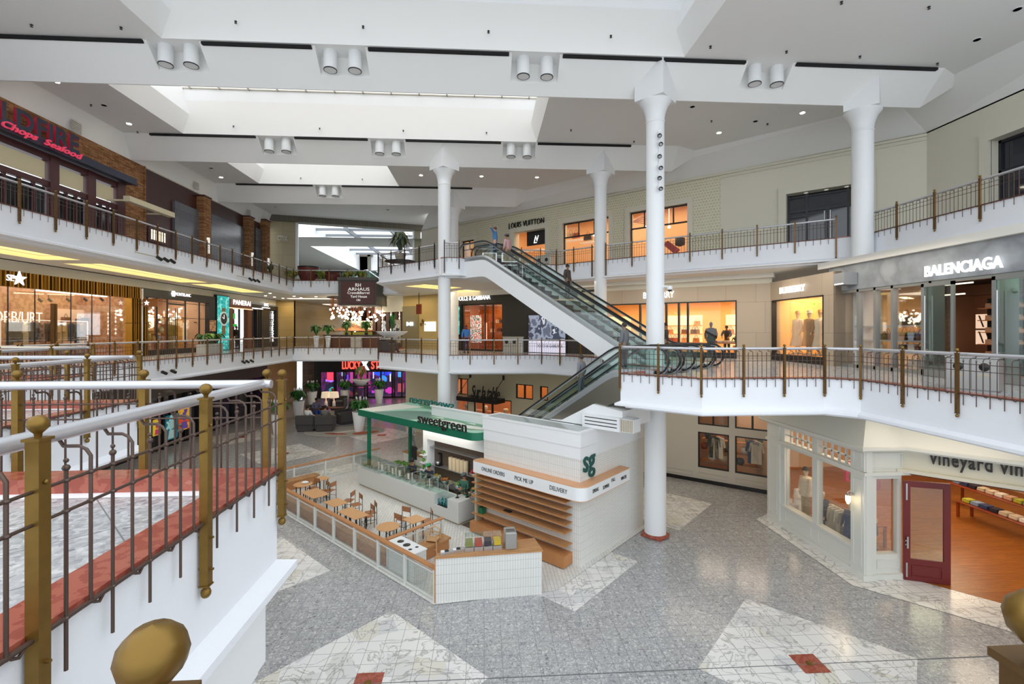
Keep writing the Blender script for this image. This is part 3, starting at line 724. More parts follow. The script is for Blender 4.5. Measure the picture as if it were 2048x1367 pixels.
# --- right walls of the top gallery
B3 = Pl(R3a, R3b)
zz = B3.z
def hole(pl, px0, px1, pt, pyt, z0): return (pl.s(px0), pl.s(px1), z0, pl.z(pt, pyt))
h_door = hole(B3, 1030, 1092, 1060, 461, F3); h_w1 = hole(B3, 1126, 1219, 1172, 440, F3+.1); h_w2 = hole(B3, 1260, 1376, 1300, 419, F3+.1)
h_w0 = hole(B3, 924, 950, 935, 481, F3+.1); h_dk = hole(B3, 1573, 1712, 1640, 379, F3)
flower = brick('patterned_wall', '#cdc9ae', '#c3bf9f', '#e0ddc8', .16, .16, .022, .5, .7, 'XZ')
holewall('wall_right', R3a, R3b, F3, 16.3, 'cream', [h_door, h_w1, h_w2, h_w0, h_dk], .5)
L3 = (B3.p.x, B3.p.y, 0)
# patterned cladding in front of the cream wall
def clad(pl, s0, s1, z0, z1, holes, y0, y1, m, name, kind='structure', parent=None):
    b = MB(); xs = sorted(set([s0, s1]+[min(max(v, s0), s1) for h in holes for v in h[:2]])); zs = sorted(set([z0, z1]+[min(max(v, z0), z1) for h in holes for v in h[2:]]))
    for i in range(len(xs)-1):
        for j in range(len(zs)-1):
            xm, zm = (xs[i]+xs[i+1])/2, (zs[j]+zs[j+1])/2
            if not any(h[0] < xm < h[1] and h[2] < zm < h[3] for h in holes): b.b(xs[i], xs[i+1], y0, y1, zs[j], zs[j+1])
    o = b.build(name, m, parent, **({} if parent else dict(loc=(pl.p.x, pl.p.y, 0), rz=pl.a)))
    if kind: o['kind'] = kind
    return o
clad(B3, B3.s(905), B3.s(1441), F3, 16.1, [h_door, h_w1, h_w2, h_w0], -.04, 0, flower, 'wall_right')
b = MB(); b.b(B3.s(905), B3.L, -.1, 0, 16.12, 16.22); b.b(B3.s(905), B3.L, -.06, 0, 15.95, 15.98); struct('trim_6', b, 'cream', loc=L3, rz=B3.a)
def surround(pl, h, name, lab, cat, w=.3, m='cream', bottom=False, y=-.14):
    b = MB(); b.b(h[0]-w, h[0], y, .02, h[2], h[3]+w); b.b(h[1], h[1]+w, y, .02, h[2], h[3]+w); b.b(h[0], h[1], y, .02, h[3], h[3]+w)
    if bottom: b.b(h[0]-w, h[1]+w, y, .02, h[2]-w*.5, h[2])
    return b
def shopwindow(pl, h, lab, cols, tr, fm='black', w=.3, sm='cream', rows=()):
    t = thing('display_window', lab, 'shop window', (pl.p.x, pl.p.y, 0), pl.a)
    surround(pl, h, '', '', '', w, sm).build('surround', sm, t)
    b = MB(); f = .07
    b.b(h[0], h[0]+f, .1, .2, h[2], h[3]); b.b(h[1]-f, h[1], .1, .2, h[2], h[3]); b.b(h[0]+f, h[1]-f, .1, .2, h[3]-f, h[3]); b.b(h[0]+f, h[1]-f, .1, .2, h[2], h[2]+f)
    if tr: b.b(h[0]+f, h[1]-f, .1, .2, h[3]-tr-.04, h[3]-tr+.04)
    for i in range(1, cols): x = h[0]+(h[1]-h[0])*i/cols; b.b(x-.03, x+.03, .1, .2, (h[3]-tr+.04) if tr else h[2]+f, h[3]-f)
    b.build('frame', fm, t)
    b = MB(); b.b(h[0]+f, h[1]-f, .14, .155, h[2]+f, h[3]-f); b.build('pane', 'pglass', t)
    return t
shopwindow(B3, h_w1, 'black framed display window with handbags right of the shop doorway, top gallery', 3, .95)
shopwindow(B3, h_w2, 'widest black framed display window on the top gallery, cross beams behind its upper lights', 4, 1.0)
shopwindow(B3, h_w0, 'small black framed display window left of the shop doorway, behind the escalator top', 2, .7)
t = thing('shop_doorway', 'deep doorway with a black hanging panel under dark lettering on the top gallery', 'doorway', L3, B3.a)
surround(B3, h_door, '', '', '', .38, 'cream').build('surround', 'cream', t)
b = MB(); b.b(B3.s(1049), h_door[1], .3, .36, B3.z(1070, 488), h_door[3]); b.build('hanging_panel', 'black', t)
lv = text('V', .62, 'letter', 'monogram', t, (B3.s(1066), .28, B3.z(1070, 481)), ext=.01, sx=.8); text('L', .62, 'letter', 'monogram', t, (B3.s(1062), .28, B3.z(1070, 484)), ext=.01, shear=.25)
o = text('LOUIS VUITTON', .62, 'ink', 'shop_sign', ext=.04, sp=1.12, off=.004); w_ = textw(o); x0, x1 = B3.s(1019), B3.s(1089)
o.data.transform(Matrix.Diagonal(((x1-x0)/w_, 1, 1, 1))); o.location = (*B3.pt(x0, -.1), B3.z(1054, 453)); o.rotation_euler.z = B3.a
tag(o, 'dark raised capital lettering above the top gallery shop doorway', 'sign')
# warm interiors behind
room(B3, B3.s(915), B3.s(1400), F3, 15.9, 4.0, warmw, warmf, mat('warm_ceiling', '#f0dcc0', .7), .5)
for px in (940, 1060, 1160, 1230, 1320): lamp_in(B3, B3.s(px), 2.2, 15.8, 2.5, 2.5, 80, WARM)
room(B3, B3.s(1560), B3.s(1725), F3, 15.9, 3.0, 'dark', 'dark', 'dark', .5)
# dark entrance
t = thing('entrance_doors', 'dark glazed double doors in a deep cream recess, top gallery right', 'entrance', L3, B3.a)
surround(B3, h_dk, '', '', '', .35, 'cream').build('surround', 'cream', t)
navyg = mat('dark_blue_glass', '#1b1f2b', .05, spec=.8); dkf = mat('charcoal_frame', '#202228', .4)
x0, x1 = h_dk[0], h_dk[1]; d1, d2 = B3.s(1612), B3.s(1696); dm = B3.s(1654); zd = B3.z(1654, 412)
b = MB(); b.b(x0, x1, .42, .44, F3, h_dk[3]-.1); b.build('dark_glazing', navyg, t)
b = MB()
for q in (x0+.04, d1, dm, d2, x1-.04): b.b(q-.05, q+.05, .34, .44, F3, h_dk[3] if q != dm else zd)
for z in (zd, h_dk[3]-.12, B3.z(1600, 430)): b.b(x0, x1 if z != B3.z(1600, 430) else d1, .35, .44, z-.05, z+.05)
b.build('door_frame', dkf, t)
for q in (-1, 1):
    b = MB(); b.tube([(dm+q*.12, .26, F3+.5), (dm+q*.12, .26, zd-.15)], .03, 8); b.tube([(dm+q*.12, .26, F3+.7), (dm+q*.12, .36, F3+.7)], .015, 6); b.tube([(dm+q*.12, .26, zd-.4), (dm+q*.12, .36, zd-.4)], .015, 6)
    b.build('pull_handle', 'steel', t)
for i, px in enumerate((1611, 1652, 1693)):
    s_ = B3.s(px); b = MB(); b.lathe([(.09, -.02), (.09, 0)], (s_, .2, h_dk[3]), 12)
    o = b.build('recessed_lamp', mat('lamp_ring', '#d8d4c8', .4, emit=.4), t)
# right-hand side wall with another dark shop front
C3 = Pl((19.4, 19.4), (19.4, 10.8))
hr = (C3.s(1982), C3.s(1982)+5.5, F3, C3.z(2010, 271))
holewall('wall_right', (19.4, 19.4), (19.4, 10.8), F3, 16.3, 'cream', [hr], .5)
t = thing('dark_storefront', 'dark glazed shop front in a cream surround at the upper right edge', 'shop front', (C3.p.x, C3.p.y, 0), C3.a)
surround(C3, hr, '', '', '', .32, 'cream').build('surround', 'cream', t)
b = MB(); b.b(hr[0], hr[1], .38, .4, F3, hr[3]); b.build('dark_glazing', navyg, t)
b = MB(); 
for i in range(5): q = hr[0]+.05+i*(hr[1]-hr[0]-.1)/4; b.b(q-.05, q+.05, .3, .4, F3, hr[3])
for z in (hr[3]-.06, hr[3]-1.2, F3+.1): b.b(hr[0], hr[1], .3, .4, z-.05, z+.05)
b.build('frame', dkf, t)
# thin white pipe on the corner, vents, camera plates
b = MB(); s_ = B3.s(1749); b.tube([(s_, -.1, F3), (s_, -.1, B3.z(1749, 338))], .07, 10)
tag(b.build('drain_pipe', 'cream', loc=L3, rz=B3.a), 'slim cream pipe standing on the top gallery wall right of the column', 'pipe')
for (px, py, w, h, lab) in ((151, 253, .5, .5, 'square vent grille high above the steakhouse front'), (392, 371, .45, .45, 'small square vent grille above the nearer brown panels'), (497, 424, .4, .4, 'tiny vent grille above the farther brown panels')):
    x, y = G(px, py, 16.8); A_ = Pl((-17.82, 8), (-17.82, 40)); s_ = A_.s(px); b = MB(); z_ = A_.z(px, py)
    for i in range(6): b.b(s_-w/2, s_+w/2, -.06, -.02, z_-h/2+i*h/6, z_-h/2+i*h/6+h/9)
    tag(b.build('vent_grille', mat('vent_grey', '#c4c1b8', .5), loc=(A_.p.x, A_.p.y, 0), rz=A_.a), lab, 'vent')
# --- far end of the top gallery: ribbed beam, beige wall, opening to a second hall
D3 = Pl((-18.2, 40.2), (-4.3, 44.0))
ribs = brick('ribbed_taupe', '#6f6a5c', '#686355', '#57524a', .22, 3.0, .012, 0, .6, 'XZ')
b = MB(); b.b(0, D3.L+2, -.3, .6, D3.z(700, 452), ZC); struct('wall_back', b, ribs, loc=(D3.p.x, D3.p.y, 0), rz=D3.a)
zbm = D3.z(700, 452)
LD = (D3.p.x, D3.p.y, 0)
b = MB(); b.b(D3.s(538), D3.s(591), .0, .4, F3, zbm); struct('wall_back', b, brick('beige_tiles', '#b0a484', '#ab9f80', '#968b6e', 1.3, 1.0, .012, 0, .45, 'XZ'), loc=LD, rz=D3.a)
b = MB(); b.b(-.2, D3.s(538), .0, .4, F3, zbm); b.b(D3.s(591), D3.s(596), -.02, .5, F3, zbm); b.b(D3.s(826), D3.s(829), 0, .4, F3, zbm); struct('wall_back', b, 'white', loc=LD, rz=D3.a)
b = MB(); b.b(D3.s(829), D3.s(841), -.05, .4, F3, zbm); struct('wall_back', b, mat('olive_wall', '#8d8a72', .6), loc=LD, rz=D3.a)
o = text('cmx', .85, mat('pale_letter', '#d9d4c4', .4), 'shop_sign', ext=.05, off=.02); w_ = textw(o); x0, x1 = D3.s(555), D3.s(575)
o.data.transform(Matrix.Diagonal(((x1-x0)/w_, 1, 1, 1))); o.location = (*D3.pt(x0, -.08), D3.z(565, 481)); o.rotation_euler.z = D3.a
tag(o, 'pale raised letters high on the beige tiled wall at the far left', 'sign')
# second hall beyond
b = MB(); b.flat([(-30, 38.9+4), (5, 38.9+4), (5, 80), (-30, 80)], 16.0, False, [[(-17.2, 47.5), (-6.5, 47.5), (-6.5, 66), (-17.2, 66)]]); struct('ceiling', b, mat('hall_ceiling', '#b9b8b2', .8))
g = MB(); g.quad((-17.2, 47.5, 18.2), (-6.5, 47.5, 18.2), (-6.5, 66, 18.2), (-17.2, 66, 18.2)); struct('window_4', g, 'sky')
g = MB(); g.quad((-17.2, 66, 16), (-6.5, 66, 16), (-6.5, 66, 18.2), (-17.2, 66, 18.2)); g.quad((-17.2, 47.5, 16), (-17.2, 66, 16), (-17.2, 66, 18.2), (-17.2, 47.5, 18.2)); g.quad((-6.5, 47.5, 16), (-6.5, 66, 16), (-6.5, 66, 18.2), (-6.5, 47.5, 18.2)); struct('ceiling', g, 'ceilw')
g = MB(); 
for i in range(6): g.b(-17.2, -6.5, 49+i*3, 49.2+i*3, 17.9, 18.15)
for x in (-14, -9.6): g.b(x, x+.2, 47.5, 66, 17.7, 18.1)
struct('window_4', g, mat('roof_steel', '#8a9098', .5))
area(-12, 56, 17.6, 9, 15, 900, DAY)
b = MB(); b.b(-26, 6, 72, 72.4, F3, 16); struct('wall_back', b, mat('hall_wall', '#a39c8a', .7))
b = MB(); b.b(-24.5, -24.1, 44, 72, F3, 16); b.b(3, 3.4, 44, 72, F3, 16); struct('wall_back', b, mat('hall_wall2', '#c7c2b4', .7))
E6 = Pl((-22, 66), (4, 66))
t = thing('dark_storefront', 'distant dark shop front with hanging chandeliers beyond the far opening', 'shop front', (E6.p.x, E6.p.y, 0), 0)
b = MB(); b.b(E6.s(640), E6.s(742), 0, .3, F3, E6.z(690, 511)); b.build('dark_opening', mat('violet_dark', '#262433', .5), t)
b = MB(); b.b(E6.s(636), E6.s(746), -.3, .05, E6.z(690, 513), E6.z(690, 505)); b.b(E6.s(736), E6.s(742), -.3, .05, F3, E6.z(690, 505)); b.build('portal', mat('grey_portal', '#77736a', .6), t)
for (px, py, n, r) in ((680, 523, 22, 1.0), (704, 519, 8, .5)):
    c = MB(); random.seed(px)
    for i in range(n): c.ball((E6.s(px)+random.uniform(-r, r), -1.2+random.uniform(-.3, .3), E6.z(px, py)+random.uniform(-.5, .5)*r), .12, 6)
    c.m(1); c.tube([(E6.s(px), -1.2, E6.z(px, py)), (E6.s(px), -1.2, 16)], .03, 5)
    tag(c.build('chandelier', ['lamp', 'black'], loc=(E6.p.x, E6.p.y, 0)), ('larger' if n > 10 else 'smaller')+' distant chandelier of glass globes beyond the far opening', 'chandelier')
# far pale wall with brown counter right of the opening
b = MB(); b.b(D3.s(841), D3.s(841)+4.5, .9, 1.2, F3, 16); struct('wall_back', b, mat('pale_wall', '#c6c6bd', .7), loc=LD, rz=D3.a)
t = thing('reception_desk', 'long orange brown timber counter seen through the top gallery railing', 'counter', LD, D3.a)
b = MB(); b.b(D3.s(815), D3.s(827), -2.2, -1.6, F3, F3+1.35); b.build('end_panel', mat('orange_timber', '#94502c', .5), t); b = MB(); b.b(D3.s(842), D3.s(842)+3.2, -2.2, -1.6, F3, F3+1.45); b.build('front_panel', mat('orange_timber', '#94502c', .5), t)
# ================================================================ MIDDLE GALLERY
zS = Z3-1.07
# small products shared by the shops
def bag(name, w, h, d, m, hm=None):
    b = MB(); b.yprism([(-w/2, 0), (w/2, 0), (w/2*.86, h), (-w/2*.86, h)], -d/2, d/2)
    b.m(1); b.tube([(-w*.25, 0, h*.95)]+[(-w*.25+w*.5*i/6, 0, h*.95+math.sin(PI*i/6)*h*.75) for i in range(1, 6)]+[(w*.25, 0, h*.95)], .008+.01*w, 5)
    b.b(-w*.06, w*.06, -d/2-.006, -d/2, h*.5, h*.75)
    return b
def place(o, pl, s, y, z, lab, cat, group=None, rz=0):
    p = pl.pt(s, y); o.location = (p[0], p[1], z); o.rotation_euler.z = pl.a+rz; return tag(o, lab, cat, group)
def shelf_part(mb, s0, s1, y0, y1, z, t=.03): mb.b(s0, s1, y0, y1, z-t, z)
def garment(w, h, m, long=False, name='hanging_garment'):
    """shirt or coat on a hanger, seen from the front, hanging from z=0"""
    b = MB(); d = .06
    b.yprism([(-.03, -.06), (.03, -.06), (w*.5, -.14), (w*.62, -.5*h), (w*.5, -.52*h), (w*.40, -.25*h), (w*.42, -h), (-w*.42, -h), (-w*.40, -.25*h), (-w*.5, -.52*h), (-w*.62, -.5*h), (-w*.5, -.14)], -d, d)
    b.m(1); b.tube([(0, 0, -.06), (0, 0, 0), (.03, 0, .03), (.05, 0, 0)], .006, 5)
    return b.build(name, [m, 'steel'])
def mannequin(h, top, bottom, skin, hat=None, name='mannequin', skirt=False, label='', pos=(0, 0, 0), rz=0):
    """standing display figure: body with clothing parts"""
    t = thing(name, label, 'mannequin', pos, rz); k = h/1.8
    b = MB()
    b.lathe([(.0, 1.80*k), (.075*k, 1.74*k), (.088*k, 1.66*k), (.07*k, 1.58*k), (.05*k, 1.54*k), (.05*k, 1.48*k), (.16*k, 1.43*k), (.17*k, 1.3*k), (.12*k, 1.08*k), (.16*k, .92*k)], n=14)
    for q in (-1, 1):
        b.tube([(q*.09*k, 0, .95*k), (q*.10*k, -.01, .5*k), (q*.11*k, 0, .06*k)], [.085*k, .06*k, .04*k], 8)
        b.tube([(q*.17*k, 0, 1.42*k), (q*.23*k, -.02, 1.15*k), (q*.22*k, -.08, .9*k)], [.05*k, .04*k, .03*k], 8)
        b.ball((q*.22*k, -.1, .86*k), .04*k, 8, (.7, .9, 1.2))
        b.cb((q*.11*k, -.05, .03), (.09*k, .24*k, .06))
    b.build('figure', skin, t)
    b = MB()
    b.lathe([(.085*k, 1.49*k), (.2*k, 1.45*k), (.215*k, 1.3*k), (.18*k, 1.05*k), (.22*k, .78*k)], n=14)
    for q in (-1, 1): b.tube([(q*.19*k, 0, 1.43*k), (q*.27*k, -.02, 1.15*k), (q*.245*k, -.08, .93*k)], [.07*k, .062*k, .05*k], 8)
    b.build('top', top, t)
    b = MB()
    if skirt: b.lathe([(.14*k, 1.05*k), (.2*k, .85*k), (.3*k, .35*k)], n=14)
    else:
        for q in (-1, 1): b.tube([(q*.085*k, 0, 1.0*k), (q*.10*k, -.01, .5*k), (q*.11*k, 0, .12*k)], [.115*k, .09*k, .075*k], 8)
    b.build('skirt' if skirt else 'trousers', bottom, t)
    b = MB(); b.lathe([(0, 0), (.25*k, 0), (.25*k, .02), (0, .02)], n=16); b.build('base', 'steel', t)
    if hat: b = MB(); b.lathe([(.16*k, 1.72*k), (.095*k, 1.74*k), (.09*k, 1.82*k), (0, 1.85*k)], n=12); b.build('hat', hat, t)
    return t
def lettering(s, m, pl, px0, px1, pyb, size_px, lab, y=-.06, ext=.015, off=.0, name='shop_sign', sp=1.0, shear=0, cat='sign', pxz=None):
    """sign letters spanning px0..px1 with their baseline at pyb and cap height size_px pixels"""
    x0, x1 = pl.s(px0), pl.s(px1); d = pl._sd((px0+px1)/2)[1]; h = size_px*d/FPX
    o = text(s, h/.73, m, name, ext=ext, off=off, sp=sp, shear=shear); w = textw(o); mn = min(v.co.x for v in o.data.vertices)
    o.data.transform(Matrix.Translation((-mn, 0, 0))); o.data.transform(Matrix.Diagonal(((x1-x0)/w, 1, 1, 1)))
    p = pl.pt(x0, y); o.location = (p[0], p[1], pl.z((px0+px1)/2, pyb)); o.rotation_euler.z = pl.a
    return tag(o, lab, cat)
A2 = Pl((-18.7, 4), (-18.7, 43.2)); LA2 = (A2.p.x, A2.p.y, 0)
s, z = A2.s, A2.z
# header wall above the shops, with shadow gap
b = MB(); b.b(0, A2.L, -.02, .3, z(410, 593), zS); b.m(1); b.b(0, A2.L, -.45, -.40, zS-.03, zS+.002); b.m(0); struct('wall_left', b, ['cream', 'slot'], loc=LA2, rz=A2.a)
ztop = z(410, 593)-.0
gold = brick('gold_fins', '#b98a2e', '#8d6417', '#5e4310', .10, 4.0, .02, 0, .35, 'XZ')
for nm in ('gold_fins',):
    N, L = nt(gold); N['Principled BSDF'].inputs['Metallic'].default_value = .5
t = thing('storefront', 'gold finned shop front with clothes rail inside, middle gallery at the far left', 'shop front', LA2, A2.a)
zg0 = z(253, 595)
b = MB(); b.b(0, s(273), -.12, .1, zg0, ztop+.05); n = 60; 
for i in range(90):
    x = s(-120)+i*.165
    if x < s(272): b.b(x, x+.05, -.2, -.12, zg0, ztop+.05)
b.build('header', gold, t)
b = MB(); b.b(s(255), s(273), -.12, .1, F2, zg0)
for i in range(8): x = s(255)+i*.165; b.b(x, x+.05, -.2, -.12, F2, zg0)
b.build('jamb', gold, t)
b = MB(); b.b(0, s(255), .0, .015, F2, zg0); b.build('glass_front', 'pglass', t)
b = MB()
for px in (16, 70, 142, 184, 220): q = s(px); b.b(q-.012, q+.012, -.01, .02, F2, zg0)
b.build('glass_joints', 'black', t)
b = MB(); q = s(104); b.b(q-.12, q-.03, -.12, -.04, z(104, 706), z(104, 607)); b.b(q+.03, q+.12, -.12, -.04, z(104, 706), z(104, 607)); b.build('door_pull', 'brassd', t)
lettering('SE', 'letter', A2, -1, 14, 561, 13, 'white lit letters on the gold finned shop front', -.26)
b = MB(); q = s(26); zc_ = z(26, 557); pts = [(math.sin(2*PI*i/10)*(.30 if i % 2 == 0 else .12), math.cos(2*PI*i/10)*(.30 if i % 2 == 0 else .12)) for i in range(10)]
b.yprism([(p[0]*1.0, p[1]) for p in pts], -.03, .03); place(b.build('star_emblem', 'letter'), A2, q, -.24, zc_, 'white lit star beside the letters on the gold shop front', 'emblem')
pinkw = blotch('pink_stucco', ['#b9906f', '#a37a58', '#c79f7e'], 5, .7)
room(A2, s(-200), s(268), F2, zg0+.5, 4.2, pinkw, planks('tan_floor', '#c79a6c', '#b98a5c', .14, 1.5), mat('pink_ceiling', '#c99e80', .7), .2)
for px in (-60, 20, 100, 180, 240): lamp_in(A2, s(px), 1.8, zg0+.4, 2.0, 2.0, 42, (1, .84, .66))
# niche with shelves on a cross wall behind the glass
AI = Pl((-21.3, 4), (-21.3, 43)); LI = (AI.p.x, AI.p.y, 0); si, zi = AI.s, AI.z
b = MB(); b.b(si(-150), si(246), 0, .2, F2, zg0+.5); struct('wall_shop', b, pinkw, loc=LI, rz=AI.a)
t = thing('shelf_niche', 'pale pink niche with two shelves of shoes behind the gold shop glass', 'shelves', LI, AI.a)
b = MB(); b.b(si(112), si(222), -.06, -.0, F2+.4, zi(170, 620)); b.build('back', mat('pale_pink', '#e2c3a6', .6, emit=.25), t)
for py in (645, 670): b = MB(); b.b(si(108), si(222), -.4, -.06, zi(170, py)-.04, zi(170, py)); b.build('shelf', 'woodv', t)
def shoe(m): 
    b = MB(); b.yprism([(-.16, 0), (.16, 0), (.17, .05), (.05, .09), (-.03, .18), (-.15, .17)], -.05, .05); return b.build('shoe', m)
for i, (px, py, c, w) in enumerate(((150, 645, '#5b3524', 1.1), (163, 645, '#2a2320', 1.2), (185, 645, '#6d4a33', 1.5), (214, 645, '#232323', 1.3), (157, 670, '#6d3a22', 1.4), (172, 670, '#3a2a22', 1.4), (200, 670, '#8a4a28', 1.8), (122, 645, '#7a4a33', 1.2))):
    b = bag('b', .42*w/1.3, .2+.05*(i % 3), .2, None); o = b.build('display_bag', [mat('leather%d' % i, c, .5), 'brassd'])
    place(o, AI, si(px), -.24, zi(170, py)+.001, '%s leather piece on the %s shelf of the pink niche, %s' % ({0: 'brown', 1: 'black', 2: 'tan', 3: 'dark', 4: 'russet', 5: 'dark brown', 6: 'orange brown', 7: 'reddish'}[i], 'upper' if py == 645 else 'lower', ['left', 'centre left', 'centre', 'right', 'left', 'centre', 'right', 'far left'][i]+' of it'), 'bag')
# clothes rail with garments, neon writing
t = thing('clothes_rail', 'white tube clothes rail behind the gold shop glass', 'clothes rail', LI, AI.a)
zr = zi(60, 641); b = MB(); b.tube([(si(-60), -1.0, zr), (si(134), -1.0, zr)], .025, 6)
for px in (-50, 134): b.tube([(si(px), -1.0, F2), (si(px), -1.0, zr)], .025, 6)
b.build('rail_tube', mat('tube_white', '#efe9df', .4, emit=.35), t)
gc = ['#232838', '#1b2450', '#2c3040', '#c9bfa5', '#2a3550', '#4b3a2e', '#7c5238', '#3d3430', '#3f352e', '#c7a878', '#b79b62', '#26335c', '#332c2a', '#8f7a58']
for i in range(14):
    px = -30+i*11.8; o = garment(.5, .95+.1*(i % 3 == 0), mat('cloth%d' % i, gc[i], .8))
    place(o, AI, si(px), -1.0, zr-.03, '%s jacket on the white clothes rail, %s' % (['navy', 'blue check', 'slate', 'cream', 'blue grey', 'dark brown', 'rust', 'charcoal', 'brown', 'tan', 'mustard olive', 'blue', 'black', 'khaki'][i], 'towards its left end' if i < 5 else ('near its middle' if i < 9 else 'towards its right end')), 'jacket', rz=.5)
lettering('ORB/URT', mat('neon_white', '#fff3e6', .4, emit=1.1), AI, -18, 80, 645, 24, 'thin white neon writing on the shop wall above the clothes rail', -.1, .01, -.012, 'neon_sign')
for px in (21, 42, 81, 118, 153):
    b = MB(); b.tube([(0, 0, 0), (0, 0, -.2)], .012, 5); b.tube([(0, 0, -.2), (.06, -.1, -.34)], .06, 8)
    place(b.build('track_spot', 'black'), AI, si(px), -1.2, zi(px, 588), 'small black spotlight on the ceiling track of the gold shop', 'spotlight', 'black spotlights in the gold shop')
b = MB(); b.tube([(si(-30), -1.2, zi(60, 588)), (si(150), -1.2, zi(60, 588))], .025, 6); b.m(1); b.b(si(-20), si(137), -1.9, -1.8, zi(60, 587)-.0, zi(60, 587)+.06)
tag(b.build('light_track', ['woodv', 'lamp'], loc=LI, rz=AI.a), 'ceiling track with a bright white tube lamp in the gold shop', 'ceiling lamp')
# blade sign with star
t = thing('blade_sign', 'small brown sign with a white star projecting beside the gold shop', 'sign', (*A2.pt(s(268), -.2), z(270, 613)), A2.a)
b = MB(); b.b(0, .05, -1.0, -.25, 0, .42); b.build('plate', mat('blade_brown', '#7a4a1c', .4), t); b = MB(); b.tube([(.02, 0, .3), (.02, -.3, .3)], .02, 6); b.tube([(.02, 0, .1), (.02, -.3, .1)], .02, 6); b.build('bracket', 'brassd', t)
b = MB(); b.xprism([(p[0]*.5-.45, p[1]*.5+.2) for p in pts], -.01, .0); b.build('star', 'letter', t)
# --- pen shop
t = thing('storefront', 'black framed shop front with tall glass panes and small lit lettering, middle gallery left', 'shop front', LA2, A2.a)
a0, a1 = s(280), s(413); zh = z(282, 593)
b = MB(); b.b(s(277), s(279), -.2, .1, F2, ztop); b.m(1); b.b(a0, s(427), -.16, .1, zh, ztop+.05); b.b(a0, a0+.15, -.16, .1, F2, zh); b.b(s(413), s(427), -.16, .1, F2, zh); b.b(a0, a1, -.1, .1, F2, F2+.3); b.build('frame', ['white', 'black'], t)
b = MB()
for px in (294, 313, 334, 370, 398): q = s(px); b.b(q-.03, q+.03, -.05, .02, F2+.3, zh)
for py in (600, 633): b.b(a0, a1, -.03, .01, z(300, py)-.015, z(300, py)+.015)
b.b(s(334), s(370), -.06, .02, z(350, 608)-.05, z(350, 608)+.04); b.build('mullions', 'black', t)
b = MB(); b.b(a0, a1, .02, .035, F2, zh); b.build('glass_front', 'pglass', t)
b = MB(); b.tube([(s(346), -.14, z(347, 693)), (s(346), -.14, z(347, 616))], .02, 6); b.tube([(s(350), -.14, z(347, 693)), (s(350), -.14, z(347, 616))], .02, 6); b.build('door_pull', 'black', t)
room(A2, a0-.1, s(420), F2, zh+.5, 3.5, mat('rose_beige', '#cfae92', .7), warmf, 'ceil', .2)
for px in (300, 350, 395): lamp_in(A2, s(px), 1.7, zh+.4, 1.8, 1.8, 48, (1, .82, .62))
lettering('MONTBLANC', 'letter', A2, 344, 375, 592, 6.5, 'small lit white lettering on the black framed shop front', -.2, .01, .0)
b = MB(); b.yprism([(math.cos(2*PI*i/12)*(.16 if i % 2 else .2), math.sin(2*PI*i/12)*(.16 if i % 2 else .2)) for i in range(12)], -.02, .02); place(b.build('star_emblem', 'letter'), A2, s(340), -.2, z(340, 587), 'small white rounded star before the lettering of the black framed shop', 'emblem')
AJ = Pl((-20.6, 4), (-20.6, 43)); LJ = (AJ.p.x, AJ.p.y, 0); sj, zj = AJ.s, AJ.z
t = thing('display_shelving', 'tall dark shelving with small lit goods behind the black framed glass', 'shelves', LJ, AJ.a)
b = MB(); 
for py in (646, 665, 683, 700): b.b(sj(285), sj(322), -.35, 0, zj(300, py)-.04, zj(300, py))
for px in (285, 303, 322): b.b(sj(px)-.03, sj(px)+.03, -.35, 0, F2, zj(300, 625))
b.build('shelf_frame', 'woodv', t)
for i, (px, py) in enumerate(((288, 646), (297, 646), (309, 646), (317, 646), (288, 665), (296, 665), (306, 665), (316, 665), (290, 683), (300, 683), (311, 683))):
    c = ['#a8904a', '#c9a55a', '#6c5a34', '#d8cfae'][i % 4]; b = MB(); b.lathe([(.0, 0), (.13, .0), (.15, .2), (.07, .36), (.05, .42), (.0, .42)], n=8)
    place(b.build('display_bottle', mat('goods%d' % (i % 4), c, .4)), AJ, sj(px), -.2, zj(300, py)+.001, 'small golden display piece on the dark shelving of the black framed shop', 'ornament', 'golden display pieces on the dark shelving')
b = MB(); b.b(sj(333), sj(352), -.1, 0, F2, zj(340, 634)); b.m(1); b.b(sj(352), sj(373), -.3, 0, F2+.2, zj(360, 634)); b.m(2); b.b(sj(356), sj(370), -.4, -.3, F2+.7, zj(360, 645))
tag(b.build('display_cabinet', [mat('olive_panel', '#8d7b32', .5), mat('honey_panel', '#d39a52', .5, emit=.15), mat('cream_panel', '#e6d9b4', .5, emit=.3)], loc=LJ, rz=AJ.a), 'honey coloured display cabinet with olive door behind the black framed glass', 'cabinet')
t = thing('poster_stand', 'glossy poster with floral collage standing inside the black framed shop', 'poster', (*AJ.pt(sj(383), -1.0), F2), AJ.a)
b = MB(); b.b(-.75, .75, 0, .05, .5, 2.25); b.build('print', blotch('collage', ['#e9e2d6', '#c96f45', '#5c5c60', '#f1efe9', '#7a9a5c'], 2.6, .5, .3), t); b = MB(); b.b(-.8, -.75, 0, .06, 0, 2.3); b.b(.75, .8, 0, .06, 0, 2.3); b.build('frame', 'black', t)
b = MB(); b.tube([(sj(358), -1.0, zj(380, 645)), (sj(402), -1.0, zj(380, 645))], .03, 6); tag(b.build('ceiling_bar', 'black', loc=LJ, rz=AJ.a), 'thin black horizontal bar hung inside the black framed shop', 'bar')
b = MB(); b.b(sj(372), sj(406), -.9, -.4, F2, F2+1.0); b.m(1); b.b(sj(371), sj(407), -.95, -.35, F2+1.0, F2+1.05); tag(b.build('shop_counter', ['woodv', 'black'], loc=LJ, rz=AJ.a), 'low timber counter inside the black framed shop', 'counter')
